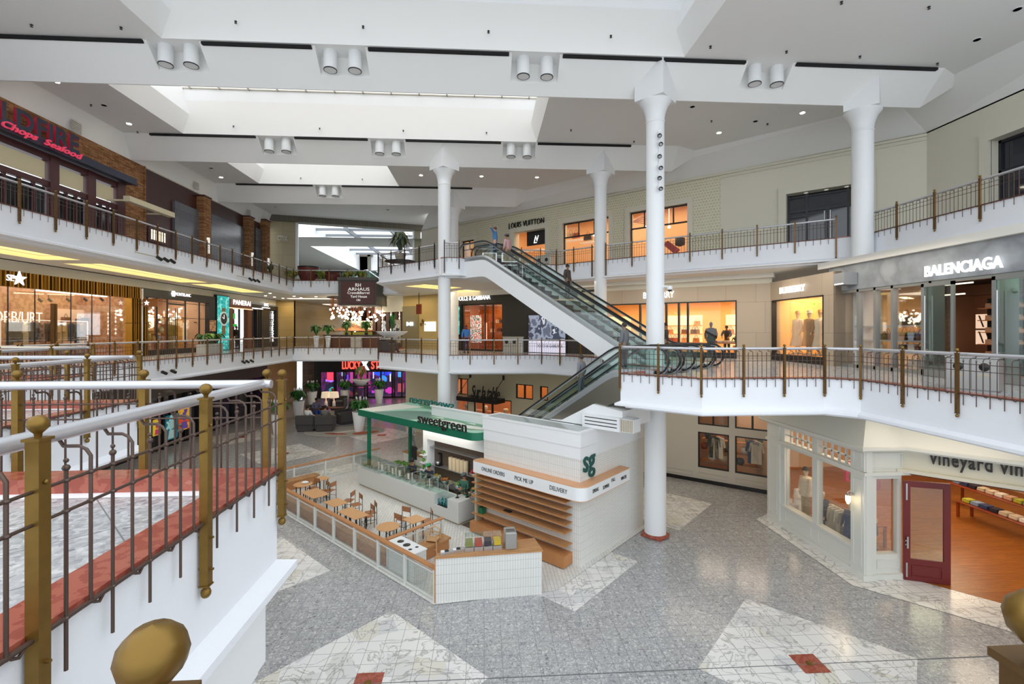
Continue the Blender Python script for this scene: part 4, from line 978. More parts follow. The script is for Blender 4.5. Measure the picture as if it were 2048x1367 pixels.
t = thing('shop_poster', 'small pale brown poster on the black pier beside the bright watch advertisement', 'poster', LA2, A2.a); b = MB(); b.b(s(414), s(426), -.2, -.16, z(420, 662), z(420, 640)); b.build('print', blotch('brown_print', ['#b98f68', '#8a5f3e', '#cfa67c'], 5, .5, .2), t)
# --- tall teal watch advertisement
def watch_ad(pl, x0, x1, zb_, zt_, lab, dark='#14a3a3', y=-.22):
    t = thing('light_box', lab, 'advertisement', (*pl.pt(x0, y), zb_), pl.a); w = x1-x0; h = zt_-zb_
    b = MB(); b.b(-.06, w+.06, .0, .2, -.1, h+.06); b.build('casing', 'black', t)
    b = MB(); b.b(0, w, -.02, 0, 0, h); b.build('teal_print', blotch('teal_print'+dark, ['#0f8f92', '#23b5b5', '#8fe0dc', '#3cc4c0'], 4, .4, .55), t)
    cx, cz_ = w*.5, h*.58; r = w*.34
    b = MB(); b.lathe([(0, -.03), (r, -.03), (r*1.05, -.05), (r*1.05, -.02)], (cx, 0, cz_), 20, axis='y'); 
    b = MB(); b.yprism([(cx+math.cos(2*PI*i/24)*r, cz_+math.sin(2*PI*i/24)*r*1.0) for i in range(24)], -.05, -.02); b.build('watch_case', mat('watch_silver', '#cfd3d4', .3, emit=.3), t)
    b = MB(); b.yprism([(cx+math.cos(2*PI*i/24)*r*.78, cz_+math.sin(2*PI*i/24)*r*.78) for i in range(24)], -.06, -.05); b.build('watch_dial', mat('watch_dark', '#3a3a3c', .4), t)
    b = MB(); b.b(cx-.02, cx+.02, -.07, -.06, cz_, cz_+r*.55); b.yprism([(cx-.02, cz_), (cx-r*.5, cz_+r*.25), (cx-r*.5, cz_+r*.2), (cx, cz_-.03)], -.07, -.06); b.build('watch_hands', 'letter', t)
    b = MB(); b.b(cx-r*.42, cx+r*.42, -.045, -.02, cz_-r*2.2, cz_-r*.97); b.b(cx-r*.42, cx+r*.42, -.045, -.02, cz_+r*.97, cz_+r*1.5); b.build('watch_strap', mat('strap_brown', '#7d6a4a', .6, emit=.15), t)
    return t
watch_ad(A2, s(428), s(451.5), F2+.05, z(440, 592), 'tall bright teal advertisement of a watch between the black framed and brown shop fronts')
# --- brown watch shop and black watch shop
t = thing('storefront', 'narrow brown shop front with white capital lettering, middle gallery left', 'shop front', LA2, A2.a)
brm = mat('bronze_panel', '#7a4a32', .45, noise=.2); a0, a1 = s(452), s(498); zp = z(475, 617)
b = MB(); b.b(a0, a1, -.22, .1, zp, ztop+.02); b.b(a0, s(460), -.22, .1, F2, zp); b.b(s(490), a1, -.22, .1, F2, zp); b.m(1); b.b(a0, a1, -.3, -.22, zp-.03, zp+.03); b.build('frame', [brm, mat('strip_light', '#ffd9b0', .4, emit=.8)], t)
b = MB(); b.b(s(460), s(490), 0, .02, F2, zp); b.build('glass_front', 'pglass', t); b = MB(); q = s(478); b.b(q-.05, q+.05, -.06, .04, F2, zp); b.build('mullion', 'black', t)
b = MB(); b.b(s(460), s(490), .8, .9, F2, zp); b.build('dark_back', 'dark', t)
b = MB(); b.b(s(465), s(470), .7, .78, z(467, 664), z(467, 622)); b.build('blue_screen', blotch('blue_screen', ['#3a3fa0', '#c8d0f0', '#242a70'], 3, .4, .9), t)
for (px, py, w, h) in ((484, 632, .35, .4), (486, 650, .55, .18), (474, 656, .6, .16), (472, 640, .3, .16)):
    b = MB(); b.b(s(px)-w/2, s(px)+w/2, .6, .66, z(px, py)-h/2, z(px, py)+h/2); b.build('green_light', mat('green_lit', '#1fbf4a', .4, emit=.9), t)
lettering('PANERAI', 'letter', A2, 459, 494, 610, 10, 'white capital lettering on the narrow brown shop front', -.28, .015, .008)
t = thing('storefront', 'black shop front with a vertical line of lit lettering, last shop on the left', 'shop front', LA2, A2.a)
a0, a1 = s(498), s(553); zi_ = z(520, 618)
b = MB(); b.b(a0, a1, -.2, .1, zi_, ztop-.12); b.b(a0, s(502), -.2, .1, F2, zi_); b.b(s(548), a1, -.2, .1, F2, zi_); b.m(1); b.b(s(499), s(520), -.25, -.2, zi_-.03, zi_+.05); b.build('frame', ['black', 'letter'], t)
b = MB(); b.b(s(502), s(548), .0, .03, F2, zi_); b.build('dark_glazing', navyg, t)
for q in (s(505), s(518), s(522)):
    b = MB(); b.b(q-.03, q+.03, -.05, .0, F2, zi_); b.build('mullion', dkf, t)
o = text('SCHAFFHAUSEN', .5, 'letter', 'vertical_lettering', t, ext=.01, off=.03, rot=(PI/2, -PI/2, 0)); 
h0 = textw(o); vz = [v.co.z for v in o.data.vertices]; hh = max(vz)-min(vz); zt2, zb2 = z(541, 622), z(541, 683)
o.data.transform(Matrix.Diagonal((1, 1, (zt2-zb2)/hh, 1))); vz = min(v.co.z for v in o.data.vertices); o.location = (s(545), -.08, zb2-vz)
lettering('IWC', 'letter', A2, 522, 531, 612, 6, 'white three letter sign on the black shop front, last on the left', -.26, .015, .02)
b = MB(); b.b(s(519), s(534), -.26, -.2, z(526, 616), z(526, 614.3)); place(b.build('sign_underline', 'letter'), Pl((0, 0), (1, 0)), 0, 0, 0, 'thin lit line under the three letter sign', 'sign'); o = bpy.data.objects['sign_underline']; o.location = LA2; o.rotation_euler.z = A2.a
# beige wall turning the corner
beige = brick('beige_panels', '#b59a62', '#ae935c', '#8f7a4c', 2.4, 1.1, .012, 0, .35, 'XZ')
F6 = Pl((-18.7, 43.2), (-8, 43.2))
b = MB(); b.b(0, F6.s(588), 0, .3, F2, zS); b.quad((F6.s(588), 0, F2), (F6.s(588), 26, F2), (F6.s(588), 26, zS), (F6.s(588), 0, zS)); struct('wall_back', b, beige, loc=(F6.p.x, F6.p.y, 0), rz=F6.a)
lamp_in(F6, 1.2, -.9, zS-.1, .8, .4, 22, (1, .78, .45))
# corridor beyond: light tray, walls, dark and lit shop fronts
b = MB(); b.b(-17.2, 8, 68, 68.3, F2, zS); struct('wall_back', b, mat('corridor_end', '#8c5a36', .7), loc=(0, 0, 0))
b = MB(); b.b(-7.8, -7.6, 52, 68, F2, zS); struct('wall_back', b, mat('corridor_side', '#5a3826', .7))
tr = [G(601, 607, zS), G(600, 607, zS)]
t = thing('ceiling_light_tray', 'wide pale lit tray in the corridor ceiling beyond the beige wall', 'ceiling lamp', (-15.4, 48.5, zS-.02), 0)
b = MB(); b.b(-1.0, 2.9, 0, 7.5, -.02, 0); b.build('glowing_panel', mat('tray_glow', '#f6e6dc', .5, emit=.9), t)
b = MB(); 
for i in range(5): b.b(-1.0, 2.9, 1.2+i*1.4, 1.24+i*1.4, -.05, -.02)
b.build('louvre', 'taupe', t)
t = thing('ceiling_light_tray', 'long narrow lit ceiling tray above the corridor mouth', 'ceiling lamp', (-15.9, 40.2, zS-.02), 0); b = MB(); b.b(-.6, 3.6, 0, .7, -.02, 0); b.build('glowing_panel', mat('tray_glow', '#f6e6dc', .5, emit=.9), t)
for i, (x, y) in enumerate([G(px, py, zS) for (px, py) in ((531, 591), (549, 593.5), (566, 596), (588, 592), (602, 595), (632, 593), (540, 586), (787, 595.5), (793, 598.5), (821, 597), (829, 600), (868, 598.5), (874, 601), (1180, 571))]):
    b = MB(); b.lathe([(0, -.02), (.09, -.02), (.1, 0)], n=10); tag(b.build('recessed_downlight', 'lamp', loc=(x, y, zS-.003)), 'tiny bright downlight in the soffit of the %s' % ('far left corner' if i < 7 else ('gallery right of the hanging sign' if i < 13 else 'gallery behind the escalator')), 'downlight', 'tiny soffit downlights left' if i < 7 else ('tiny soffit downlights right of the hanging sign' if i < 13 else None) or 'tiny soffit downlight')
H6 = Pl((-17.1, 66), (-8, 66))
t = thing('storefront', 'bright shop front at the end of the corridor beyond the bar', 'shop front', (0, 0, 0)); 
b = MB(); b.b(-14.9, -8.5, 66, 66.2, F2+1.0, F2+2.6); b.build('lit_window', blotch('lit_goods', ['#fff6e4', '#e9c79a', '#ffffff', '#7d9a5a', '#c96a3a'], 1.2, .5, .9), t); b = MB(); b.b(-15.4, -8.2, 66.2, 66.4, F2, F2+3.4); b.build('surround', mat('orange_surround', '#a8672f', .5, emit=.15), t)
b = MB(); b.b(-16.7, -15.6, 60.0, 60.3, F2, zS-.2); b.m(1); b.b(-16.3, -16.15, 59.9, 60.0, F2+.4, F2+3.3); tag(b.build('dark_portal', [mat('portal_brown', '#3d2417', .5), 'lamp']), 'dark brown portal with one vertical strip light in the corridor', 'portal')
for i in range(16):
    b = MB(); q = i*.33; b.b(0, .12, 0, .1, -.5, .6); place(b.build('ceiling_baffle', mat('slat_dark', '#2a1712', .5)), Pl((-15.6, 55), (-8, 55)), q, 0, zS-.6, 'short dark slat hanging from the corridor ceiling', 'slat', 'short dark slats hanging in the corridor')
# --- hanging directory sign
t = thing('hanging_sign', 'big dark box sign with brown slatted face and white names hung under the top gallery', 'hanging sign', (-12.55, 35.35, 0), 0)
HS = Pl((-12.55, 35.35), (-9, 35.35)); x0, x1 = HS.s(676), HS.s(752); z1_, z0_ = HS.z(712, 560), HS.z(712, 610)
b = MB(); b.b(x0, x1, 0.05, 2.2, z0_, z1_+.1); b.add([(x1, .05, z0_), (x1+.35, .5, z0_), (x1+.35, 2.2, z0_), (x1, .05, z1_+.1), (x1+.35, .5, z1_+.1), (x1+.35, 2.2, z1_+.1)], [(0, 1, 4, 3), (1, 2, 5, 4), (0, 2, 1), (3, 4, 5)]); b.b(x0-.05, x1+.1, -.05, .15, z1_, z1_+.22); b.build('casing', mat('sign_casing', '#4e4c45', .6), t)
b = MB(); b.b(HS.s(682), HS.s(750), .0, .05, z0_+.1, z1_-.1); b.build('slatted_face', brick('slatted_brown', '#5c2f24', '#532a20', '#351a14', 6, .14, .018, 0, .5, 'XZ'), t)
b = MB(); b.tube([((x0+x1)/2-.8, 1.2, z1_), ((x0+x1)/2-.8, 1.2, z1_+.3)], .04, 6); b.tube([((x0+x1)/2+.8, 1.2, z1_), ((x0+x1)/2+.8, 1.2, z1_+.3)], .04, 6); b.build('hanger', 'black', t)
wl = mat('sign_white', '#f2f0ea', .5, emit=.35)
for (sx_, px0, px1, py, cap) in (('RH', 711, 722, 573, 7), ('ARHAUS', 696, 739, 581, 6.5), ('Crate&Barrel', 695, 739, 587.5, 5), ('Yard House', 701, 734, 595, 5.5), ('CB2', 713, 721, 601.5, 4)):
    d = HS._sd(717)[1]; h = cap*d/FPX; a, c = HS.s(px0), HS.s(px1)
    o = text(sx_, h/.73, wl, 'lettering', t, ext=.01, off=.004); w = textw(o); mn = min(v.co.x for v in o.data.vertices)
    o.data.transform(Matrix.Translation((-mn, 0, 0))); o.data.transform(Matrix.Diagonal(((c-a)/w, 1, 1, 1))); o.location = (a, -.03, HS.z(717, py))
# --- globe chandelier above the bar, thatched canopy, bar counter
t = thing('globe_chandelier', 'dense cluster of copper stems and glowing glass globes hanging above the bar', 'chandelier', (-10.6, 39.5, zS-.3), 0)
random.seed(5); gm = None; b = MB()
for i in range(96):
    a, r = random.uniform(0, 2*PI), math.sqrt(random.random())*2.2; x, y, zz_ = r*1.05*math.cos(a), r*math.sin(a), -random.uniform(.7, 1.75)+.12*r
    b.tube([(x, y, .25), (x, y, zz_)], .02, 4)
    if gm is None: g_ = MB(); g_.ball((0, 0, 0), .085, 8); o = g_.build('glass_globe', 'lamp', t); gm = o.data
    else: o = bpy.data.objects.new('glass_globe', gm); COL.objects.link(o); o.parent = t
    o.location = (x, y, zz_-.08)
b.build('stems', mat('copper', '#8f5230', .35, .8), t)
b = MB(); b.lathe([(2.2, .25), (2.3, .3)], n=20); b.build('ceiling_plate', 'dark', t)
point(-10.6, 39.0, zS-2.0, 90, (1, .8, .55), .6)
t = thing('thatched_canopy', 'brown thatched umbrella roof standing over the bar', 'canopy', (-11.2, 40.4, F2), 0)
b = MB(); b.lathe([(0, 3.0), (.5, 2.7), (1.3, 2.3), (1.9, 2.05), (1.9, 1.98), (0, 2.4)], n=18, smooth=False); b.build('thatch', blotch('thatch', ['#7a4a28', '#9a6238', '#5c341c'], 6, .8), t); b = MB(); b.tube([(0, 0, 0), (0, 0, 2.7)], .06, 8); b.build('pole', 'brassd', t)
t.scale = (1, 1, .68)
t = thing('bar_counter', 'long dark bar counter with lit shelf of greenery behind the far railing', 'bar', (-12.8, 38.4, F2), 0)
b = MB(); b.b(0, 6.2, 0, .7, 0, 1.0); b.build('counter_front', mat('bar_brown', '#6d3f26', .5), t); b = MB(); b.b(-.1, 6.3, -.1, .8, 1.0, 1.07); b.build('counter_top', mat('bar_top', '#2a1c16', .25), t)
b = MB(); b.b(2.2, 3.0, -.5, -.02, 0, .85); b.build('cupboard', mat('pale_box', '#d5cfc4', .5), t)
def leafy(name, lab, cat, x, y, z, rad, h, n, cols, group=None, spike=False, seed=1, lw=.06, parent=None):
    """plant foliage made of bent leaf blades"""
    random.seed(seed); b = MB()
    for i in range(n):
        a = random.uniform(0, 2*PI); r = rad*random.uniform(.45, 1.0); hh = h*random.uniform(.6, 1.0)
        if spike: r *= .35; P = [Vector((0, 0, 0)), Vector((math.cos(a)*r*.4, math.sin(a)*r*.4, hh*.5)), Vector((math.cos(a)*r, math.sin(a)*r, hh))]
        else: P = [Vector((0, 0, 0)), Vector((math.cos(a)*r*.55, math.sin(a)*r*.55, hh)), Vector((math.cos(a)*r, math.sin(a)*r, hh*random.uniform(.35, .8)))]
        sd = Vector((-math.sin(a), math.cos(a), 0))*lw*random.uniform(.7, 1.2); m = (P[0]+P[1])/2+Vector((0, 0, hh*.1))
        b.cur = random.randrange(len(cols)); k = P[1]*.5+P[2]*.5+Vector((0, 0, hh*.06))
        b.add([P[0]-sd*.2, P[0]+sd*.2, m-sd*.8, m+sd*.8, P[1]-sd, P[1]+sd, k-sd*.9, k+sd*.9, P[2]], [(0, 1, 3, 2), (2, 3, 5, 4), (4, 5, 7, 6), (6, 7, 8)])
    return b
G1, G2, G3 = mat('leaf_dark', '#1f4d22', .5), mat('leaf_mid', '#35702c', .5), mat('leaf_light', '#6f9a3e', .5)
for i, (x, y) in enumerate(((-12.4, 38.0), (-11.0, 38.2), (-9.4, 38.0), (-13.3, 38.0))):
    t = thing('potted_plant', ['leafy plant in a tall box at the left of the bar', 'leafy plant on the bar counter under the thatched canopy', 'leafy plant at the right end of the bar', 'small leafy plant beside the bar near the corridor'][i], 'plant', (x, y, F2+ (1.07 if i in (1, 2) else 0)), 0)
    if i in (0, 3): b = MB(); b.lathe([(.15, 0), (.22, 1.0), (.2, 1.0)], n=10); b.build('pot', 'white', t)
    else: b = MB(); b.lathe([(.12, 0), (.16, .2), (.14, .2)], n=10); b.build('pot', 'black', t)
    o = leafy('', '', '', 0, 0, 0, .65, .9, 34, (0, 1, 2), seed=i+3, lw=.09).build('foliage', [G1, G2, G3], t, loc=(0, 0, 1.0 if i in (0, 3) else .2))
lt = mat('lit_greens', '#b9b04a', .5, emit=.3)
b = MB(); b.b(-12.2, -7.6, 41.5, 42.2, F2, F2+1.3); b.m(1); b.b(-12.2, -7.6, 41.4, 41.5, F2+.95, F2+1.3); b.m(2); b.b(-11.8, -8.6, 42.3, 42.35, F2+1.5, F2+2.3)
tag(b.build('back_bar', ['dark', lt, blotch('bottle_glow', ['#ffffff', '#e9d9b0', '#8a6a3a', '#ffffff', '#40403a'], 7, .4, 1.0)]), 'back bar with glowing bottles and strip of lit greenery', 'bar shelf')
# timber slat screens right of the bar
for i, px in enumerate((748, 758, 766, 775, 783, 792, 800, 806)):
    Q = Pl((-10, 40.4), (-4, 40.4)); b = MB(); b.b(-.14, .14, 0, .5, F2, zS-.25)
    place(b.build('timber_column', mat('dark_timber', '#4a2c1e', .5, noise=.2)), Q, Q.s(px), 0, 0, 'dark timber post of the screen right of the hanging sign', 'post', 'dark timber posts right of the hanging sign')
    if i % 2: b = MB(); 
    if i % 2:
        for k in range(9): b.ball((0, 0, -.32*k), .05, 6)
        b.tube([(0, 0, .7), (0, 0, -2.7)], .008, 4); o = place(b.build('lamp_string', 'lamp'), Q, Q.s(px)+.3, -.1, zS-.7, 'vertical string of small glowing bulbs between the timber posts', 'string lights', 'strings of bulbs between the timber posts')
b = MB(); b.b(-9.6, -4.5, 42.2, 42.4, F2, zS); struct('wall_back', b, mat('bar_back', '#3b2519', .6))
# --- right block: planter bowl, chair, walls
R2a, R2b, R2c, R2d = (-9.2, 39.8), (7.1, 26.7), (13.85, 21.75), (13.7, 17.35)
B2 = Pl(R2a, R2b); LB = (B2.p.x, B2.p.y, 0); s2, z2 = B2.s, B2.z
b = MB(); b.b(s2(838), s2(903), 0, .3, F2, zS); b.m(1); b.b(s2(806), s2(838), -.06, .3, F2, z2(820, 612)); b.m(0); b.b(s2(806), s2(838), 0, .3, z2(820, 612), zS)
struct('wall_right', b, [mat('sand_wall', '#b9a26a', .5), mat('olive_panel2', '#857a5a', .5)], loc=LB, rz=B2.a)
lamp_in(B2, s2(850), -1.2, zS-.1, 1.5, .6, 25, (1, .8, .45)); lamp_in(B2, s2(820), -1.2, zS-.1, 1.5, .6, 20, (1, .8, .5))
b = MB(); b.b(0, s2(806), 0, .3, zS-1.2, zS); struct('wall_right', b, 'cream', loc=LB, rz=B2.a)
lettering('Mi', mat('cool_letter', '#dff2ff', .4, emit=1.3), B2, 816, 829, 651, 8, 'glowing white two letter sign on the olive wall panel', -.15, .02, .02)
b = MB(); b.b(s2(850), s2(872), -.08, -.02, z2(861, 662), z2(861, 643)); b.m(1)
for k in range(5): b.b(s2(850), s2(872), -.09, -.08, z2(861, 662)+.1+k*.14, z2(861, 662)+.11+k*.14)
tag(b.build('light_box', [mat('whitebox', '#fffdf4', .4, emit=.9), 'taupe'], loc=LB, rz=B2.a), 'bright white light box with thin lines on the sand coloured wall', 'light box')
for (px, py) in ((843, 648), (848, 645), (846, 641), (852, 648)):
    b = MB(); b.yprism([(p[0]*.5, p[1]*.5) for p in pts], -.02, .02); place(b.build('gold_leaf_emblem', 'brass'), B2, s2(px), -.06, z2(px, py), 'small gold leaf ornament on the sand coloured wall', 'emblem', 'gold leaf ornaments on the sand wall')
b = MB(); b.b(s2(864), s2(873), -1.6, -1.5, z2(868, 629), z2(868, 610)); b.m(1); b.tube([((s2(864)+s2(873))/2, -1.55, z2(868, 610)), ((s2(864)+s2(873))/2, -1.55, zS)], .03, 5)
tag(b.build('hanging_banner', [mat('rust_banner', '#8a3b24', .5), 'black'], loc=LB, rz=B2.a), 'small rust coloured banner hanging from the soffit beside the left column', 'banner')
# bowl planter
bx, by = G(809, 702, F2)
t = thing('bowl_planter', 'wide white bowl on dark crossed legs holding tall snake plants, middle gallery', 'planter', (-5.9, 30.4, F2), 0)
b = MB(); b.lathe([(.25, .95), (.7, 1.12), (.98, 1.32), (1.0, 1.36), (.93, 1.34), (.3, 1.2)], n=24); b.build('bowl', 'white', t)
for q in (-1, 1): b = MB(); b.tube([(q*.45, q*.1, 0), (-q*.05, 0, .98)], .05, 6); b.tube([(q*.45, -q*.3, 0), (0, 0, .98)], .05, 6); b.build('leg', mat('dark_leg', '#3a211c', .4), t)
leafy('', '', '', 0, 0, 0, .9, 1.35, 26, (0, 1), spike=True, seed=2, lw=.07).build('snake_plant', [G1, G2], t, loc=(0, 0, 1.25))
b = MB(); b.ball((-.55, 0, 1.6), .12, 8); b.ball((-.48, -.1, 1.9), .14, 8); b.tube([(-.4, 0, 1.3), (-.5, 0, 1.9)], .06, 6); b.build('white_flower', 'white', t)
def wicker(name, lab, x, y, z0, rz):
    t = thing('armchair', lab, 'armchair', (x, y, z0), rz); w = mat('wicker', '#4a4645', .8, noise=.35, nscale=40)
    b = MB(); b.cb((0, 0, .2), (.62, .6, .4), bev=.03); b.build('base', w, t); b = MB(); b.cb((0, .3, .5), (.72, .1, .42), bev=.03); b.build('backrest', w, t)
    for q in (-1, 1): b = MB(); b.cb((q*.33, -.02, .36), (.08, .6, .5), bev=.02); b.build('armrest', w, t)
    b = MB(); b.cb((0, -.03, .44), (.56, .54, .1), bev=.03); b.build('cushion', mat('grey_cushion', '#57575c', .8), t); return t
o = wicker('', 'grey wicker armchair with folded white cloth behind the middle gallery railing', -6.3, 29.9, F2, 1.2); o.location = (-6.0, 29.3, F2); o.scale = (1.25, 1.25, 1.25)
t = thing('end_table', 'small white poster board standing beside the bowl planter', 'board', (-6.4, 34.6, F2)); b = MB(); b.b(-.3, .3, 0, .05, .5, 2.2); b.build('board', 'taupe', t); b = MB(); b.b(-.22, .22, -.02, 0, .8, 1.9); b.build('print', blotch('small_print', ['#2b2b2b', '#c9c2b2', '#5a5f66'], 5, .5), t)
# --- designer shop with black facade
t = thing('storefront', 'black shop front with bright white lettering and orange lit window behind the left column', 'shop front', LB, B2.a)
a0, a1 = s2(900), s2(1140); zdt = z2(989, 584); w0_, w1_ = s2(925), s2(1006); zwt = z2(965, 607)
blk = mat('black_facade', '#2b2926', .6)
b = MB(); b.b(a0, w0_, -.12, .2, F2, zS-.32); b.b(w1_, a1+2, -.12, .2, F2, zS-.32); b.b(w0_, w1_, -.12, .2, zwt, zS-.32); b.build('facade', blk, t)
b = MB(); q0, q1 = s2(969), s2(985); 
for q in (w0_, q0, q1, w1_-.08): b.b(q, q+.08, -.02, .06, F2, zwt)
b.b(w0_, w1_, -.02, .06, zwt-.08, zwt); b.b(w0_, w1_, -.1, .06, F2, F2+.12); b.build('frame', 'black', t)
b = MB(); b.b(w0_, w1_, .03, .045, F2, zwt); b.build('glass_front', 'pglass', t)
b = MB(); b.b(a0-.2, a1, -.25, .3, zS-.32, zS); struct('wall_right', b, 'soffit', loc=LB, rz=B2.a)
lettering('DOLCE & GABBANA', 'letter', B2, 917, 984, 600, 9.5, 'bright white capital lettering on the black shop front behind the left column', -.2, .02, .006)
room(B2, w0_-.4, w1_+.4, F2, zwt+.3, 2.6, planks('amber_slats', '#c8742a', '#a85a1c', .12, 5, 'ZX', .5, '#5a2a0c', .02), warmf, warmw, .2)
lamp_in(B2, (w0_+w1_)/2, 1.4, zwt+.2, 2.4, 1.6, 90, (1, .68, .36))
watch_ad(B2, s2(903), s2(923), z2(912, 668), z2(912, 613), 'dark and teal advertisement of a watch beside the orange lit window', '#0e7f80', -.2)
t = thing('poster_stand', 'tall red and white collage poster leaning in the orange lit window', 'poster', (*B2.pt(s2(934), .35), F2+.55), B2.a)
b = MB(); b.b(0, s2(956)-s2(934), 0, .04, 0, z2(945, 630)-F2-.55); b.build('print', blotch('red_collage', ['#f3efe8', '#c8302c', '#efe9e0', '#5a5654', '#e6d9cf', '#b33'.replace('#b33', '#bb3333')], 3.2, .5, .4), t); b = MB(); b.b(-.04, 0, 0, .06, -.55, 1.9); b.build('edge', 'black', t)
b = MB(); b.b(s2(963), s2(968), .3, .34, z2(965, 680), z2(965, 645)); tag(b.build('light_column', mat('coral_glow', '#ff9a78', .4, emit=1.2), loc=LB, rz=B2.a), 'narrow coral glowing column in the orange lit window', 'lamp')
for i, (px, py) in enumerate(((963, 641), (975, 645), (980, 645), (990, 641), (995, 655), (978, 663), (992, 668), (964, 664))):
    o = bag('', .34, .24, .14, None).build('handbag', [mat('bagc%d' % (i % 3), ['#b5432a', '#e8c9a0', '#5a2a1c'][i % 3], .4), 'brassd'])
    place(o, B2, s2(px), 1.2, z2(px, py), 'small handbag on a glass shelf in the orange lit window', 'handbag', 'small handbags in the orange lit window')
b = MB()
for py in (641, 655, 668): b.b(s2(958), w1_-.1, 1.05, 1.4, z2(980, py)-.03, z2(980, py)-.001)
tag(b.build('glass_shelves', 'glass', loc=LB, rz=B2.a), 'three glass shelves in the orange lit window', 'shelves')
# fashion poster screen
t = thing('light_box', 'framed light box with a blue grey table photograph beside the escalator', 'advertisement', LB, B2.a)
x0, x1 = s2(1061), s2(1134); zt_, zb_ = z2(1090, 630), z2(1090, 704)
b = MB(); b.b(x0-.08, x1+.08, -.2, -.12, zb_-.08, zt_+.08); b.build('frame', 'black', t)
b = MB(); b.b(x0, x1, -.22, -.2, zb_+(zt_-zb_)*.32, zt_); b.build('photograph', blotch('bluegrey_photo', ['#5d6478', '#8d98ad', '#3e4458', '#c4cad6', '#4a5266'], 1.6, .4, .45), t)
b = MB(); b.b(x0, x1, -.22, -.2, zb_, zb_+(zt_-zb_)*.32); b.build('white_band', mat('lilac_white', '#d9d8ee', .4, emit=.5), t)
o = text('DOLCE & GABBANA', .26, 'ink', 'lettering', t, (x0+.6, -.23, zb_+.32), ext=.003, sx=.8)
# waste bins on the galleries
def waste_bin(lab, x, y, z0, rz, sc=1, col='#c9cbc2'):
    t = thing('waste_bin', lab, 'waste bin', (x, y, z0), rz); t.scale = (sc, sc, sc); m = mat('bin'+col, col, .35, .3)
    b = MB(); b.cb((0, 0, .46), (1.05, .5, .86), bev=.02); b.cb((0, 0, .03), (.98, .44, .06)); b.build('body', m, t); b = MB(); b.cb((0, 0, .91), (1.09, .54, .05), bev=.01); b.build('lid', m, t)
    for q in (-1, 1): 
        b = MB(); b.lathe([(.0, -.26), (.11, -.26), (.11, -.25)], (q*.26, 0, .66), 14, axis='y'); b.build('opening', 'black', t)
        b = MB(); b.b(q*.26-.13, q*.26+.13, -.256, -.25, .42, .46); b.build('label_plate', 'taupe', t)
    b = MB(); b.b(-.004, .004, -.255, -.25, .06, .88); b.build('joint', 'black', t)
    return t
x, y = G(1026, 706.5, F2)
waste_bin('pale grey waste bin behind the railing beside the black shop front', *B2.at(1026, -2.2), F2, B2.a, 1.1)
waste_bin('metal waste bin behind the railing in front of the grey shop front, right', 11.25, 10.1, F2, -PI/2+.5, .84, '#a9a9a6')
x, y = G(1072, 524, F3); waste_bin('pale waste bin behind the top gallery railing below the display window', *B3.at(1090, -2.6), F3, B3.a, 1.1, '#cfd2ca')
# --- clothing shop with stone front, left wing
z_b = z2(1214, 603)
stn = brick('limestone', '#b7a793', '#b1a18c', '#93866f', 1.35, 1.5, .008, .3, .5, 'XZ')
B4 = Pl(R2b, R2c); L4 = (B4.p.x, B4.p.y, 0); s4, z4 = B4.s, B4.z
g0, g1 = 0.1, s4(1474); ztb, zgt, zgb = z4(1440, 571), z4(1420, 602), F2+.28
t = thing('storefront', 'stone framed clothes shop front with white lettering behind the nearest column', 'shop front', L4, B4.a)
b = MB(); b.b(-1.8, B4.L, -.1, .3, zgt, ztb); b.b(g1, B4.L, -.1, .3, F2, zgt); b.build('stone_facing', stn, t)
b = MB(); b.b(g0-.4, g1, -.12, .2, F2, zgb); b.b(g1-.06, g1, -.12, .1, zgb, zgt); b.b(g0, g1, -.12, .1, zgt-.06, zgt)
for px in (1281, 1333, 1358, 1376): q = s4(px); b.b(q-.045, q+.045, -.1, .1, zgb, zgt)
b.build('frame', 'black', t)
b = MB(); b.b(g0-.3, g1, .02, .035, zgb, zgt); b.build('glass_front', 'pglass', t)
b = MB(); b.b(-2, B4.L+.1, -.5, .3, ztb+.25, zS); b.m(1); b.b(-2, B4.L, -.05, .3, ztb, ztb+.25); struct('wall_right', b, ['soffit', 'cream'], loc=L4, rz=B4.a)
lettering('BURBERRY', 'letter', B4, 1289, 1350, 596, 13, 'white lettering partly hidden behind the nearest column', -.2, .02, .008)
yel = mat('honey_wall', '#e5bd7e', .7); yc = mat('honey_ceiling', '#f0d9ae', .7)
room(B4, -1.8, B4.L-.1, F2, zgt+.35, 4.5, yel, mat('honey_floor', '#c89a62', .3), yc, .3)
for f in (.1, .35, .6, .85): lamp_in(B4, B4.L*f, 2.4, zgt+.25, 1.6, 2.4, 75, (1, .78, .48))
BI = Pl(B4.pt(-1.8, 4.4), B4.pt(B4.L, 4.4)); sI, zI = BI.s, BI.z; LBI = (BI.p.x, BI.p.y, 0)
gl = mat('lit_shelf', '#ffe2a8', .5, emit=.7)
for (p0, p1, lab) in ((1335, 1405, 'lit shelving wall behind the nearest column, left part'), (1452, 1474, 'narrow lit shelving at the right of the left stone framed window'), (1216, 1262, 'lit shelving seen beyond the escalator handrails')):
    t = thing('lit_shelving', lab, 'shelves', LBI, BI.a); b = MB(); b.b(sI(p0), sI(p1), -.06, 0, F2+.3, zI(1400, 630)); b.build('glowing_back', gl, t)
    for py in (650, 667, 684): b = MB(); b.b(sI(p0), sI(p1), -.45, -.06, zI(1400, py)-.05, zI(1400, py)); b.build('shelf', mat('honey_wood', '#c48a50', .5), t)
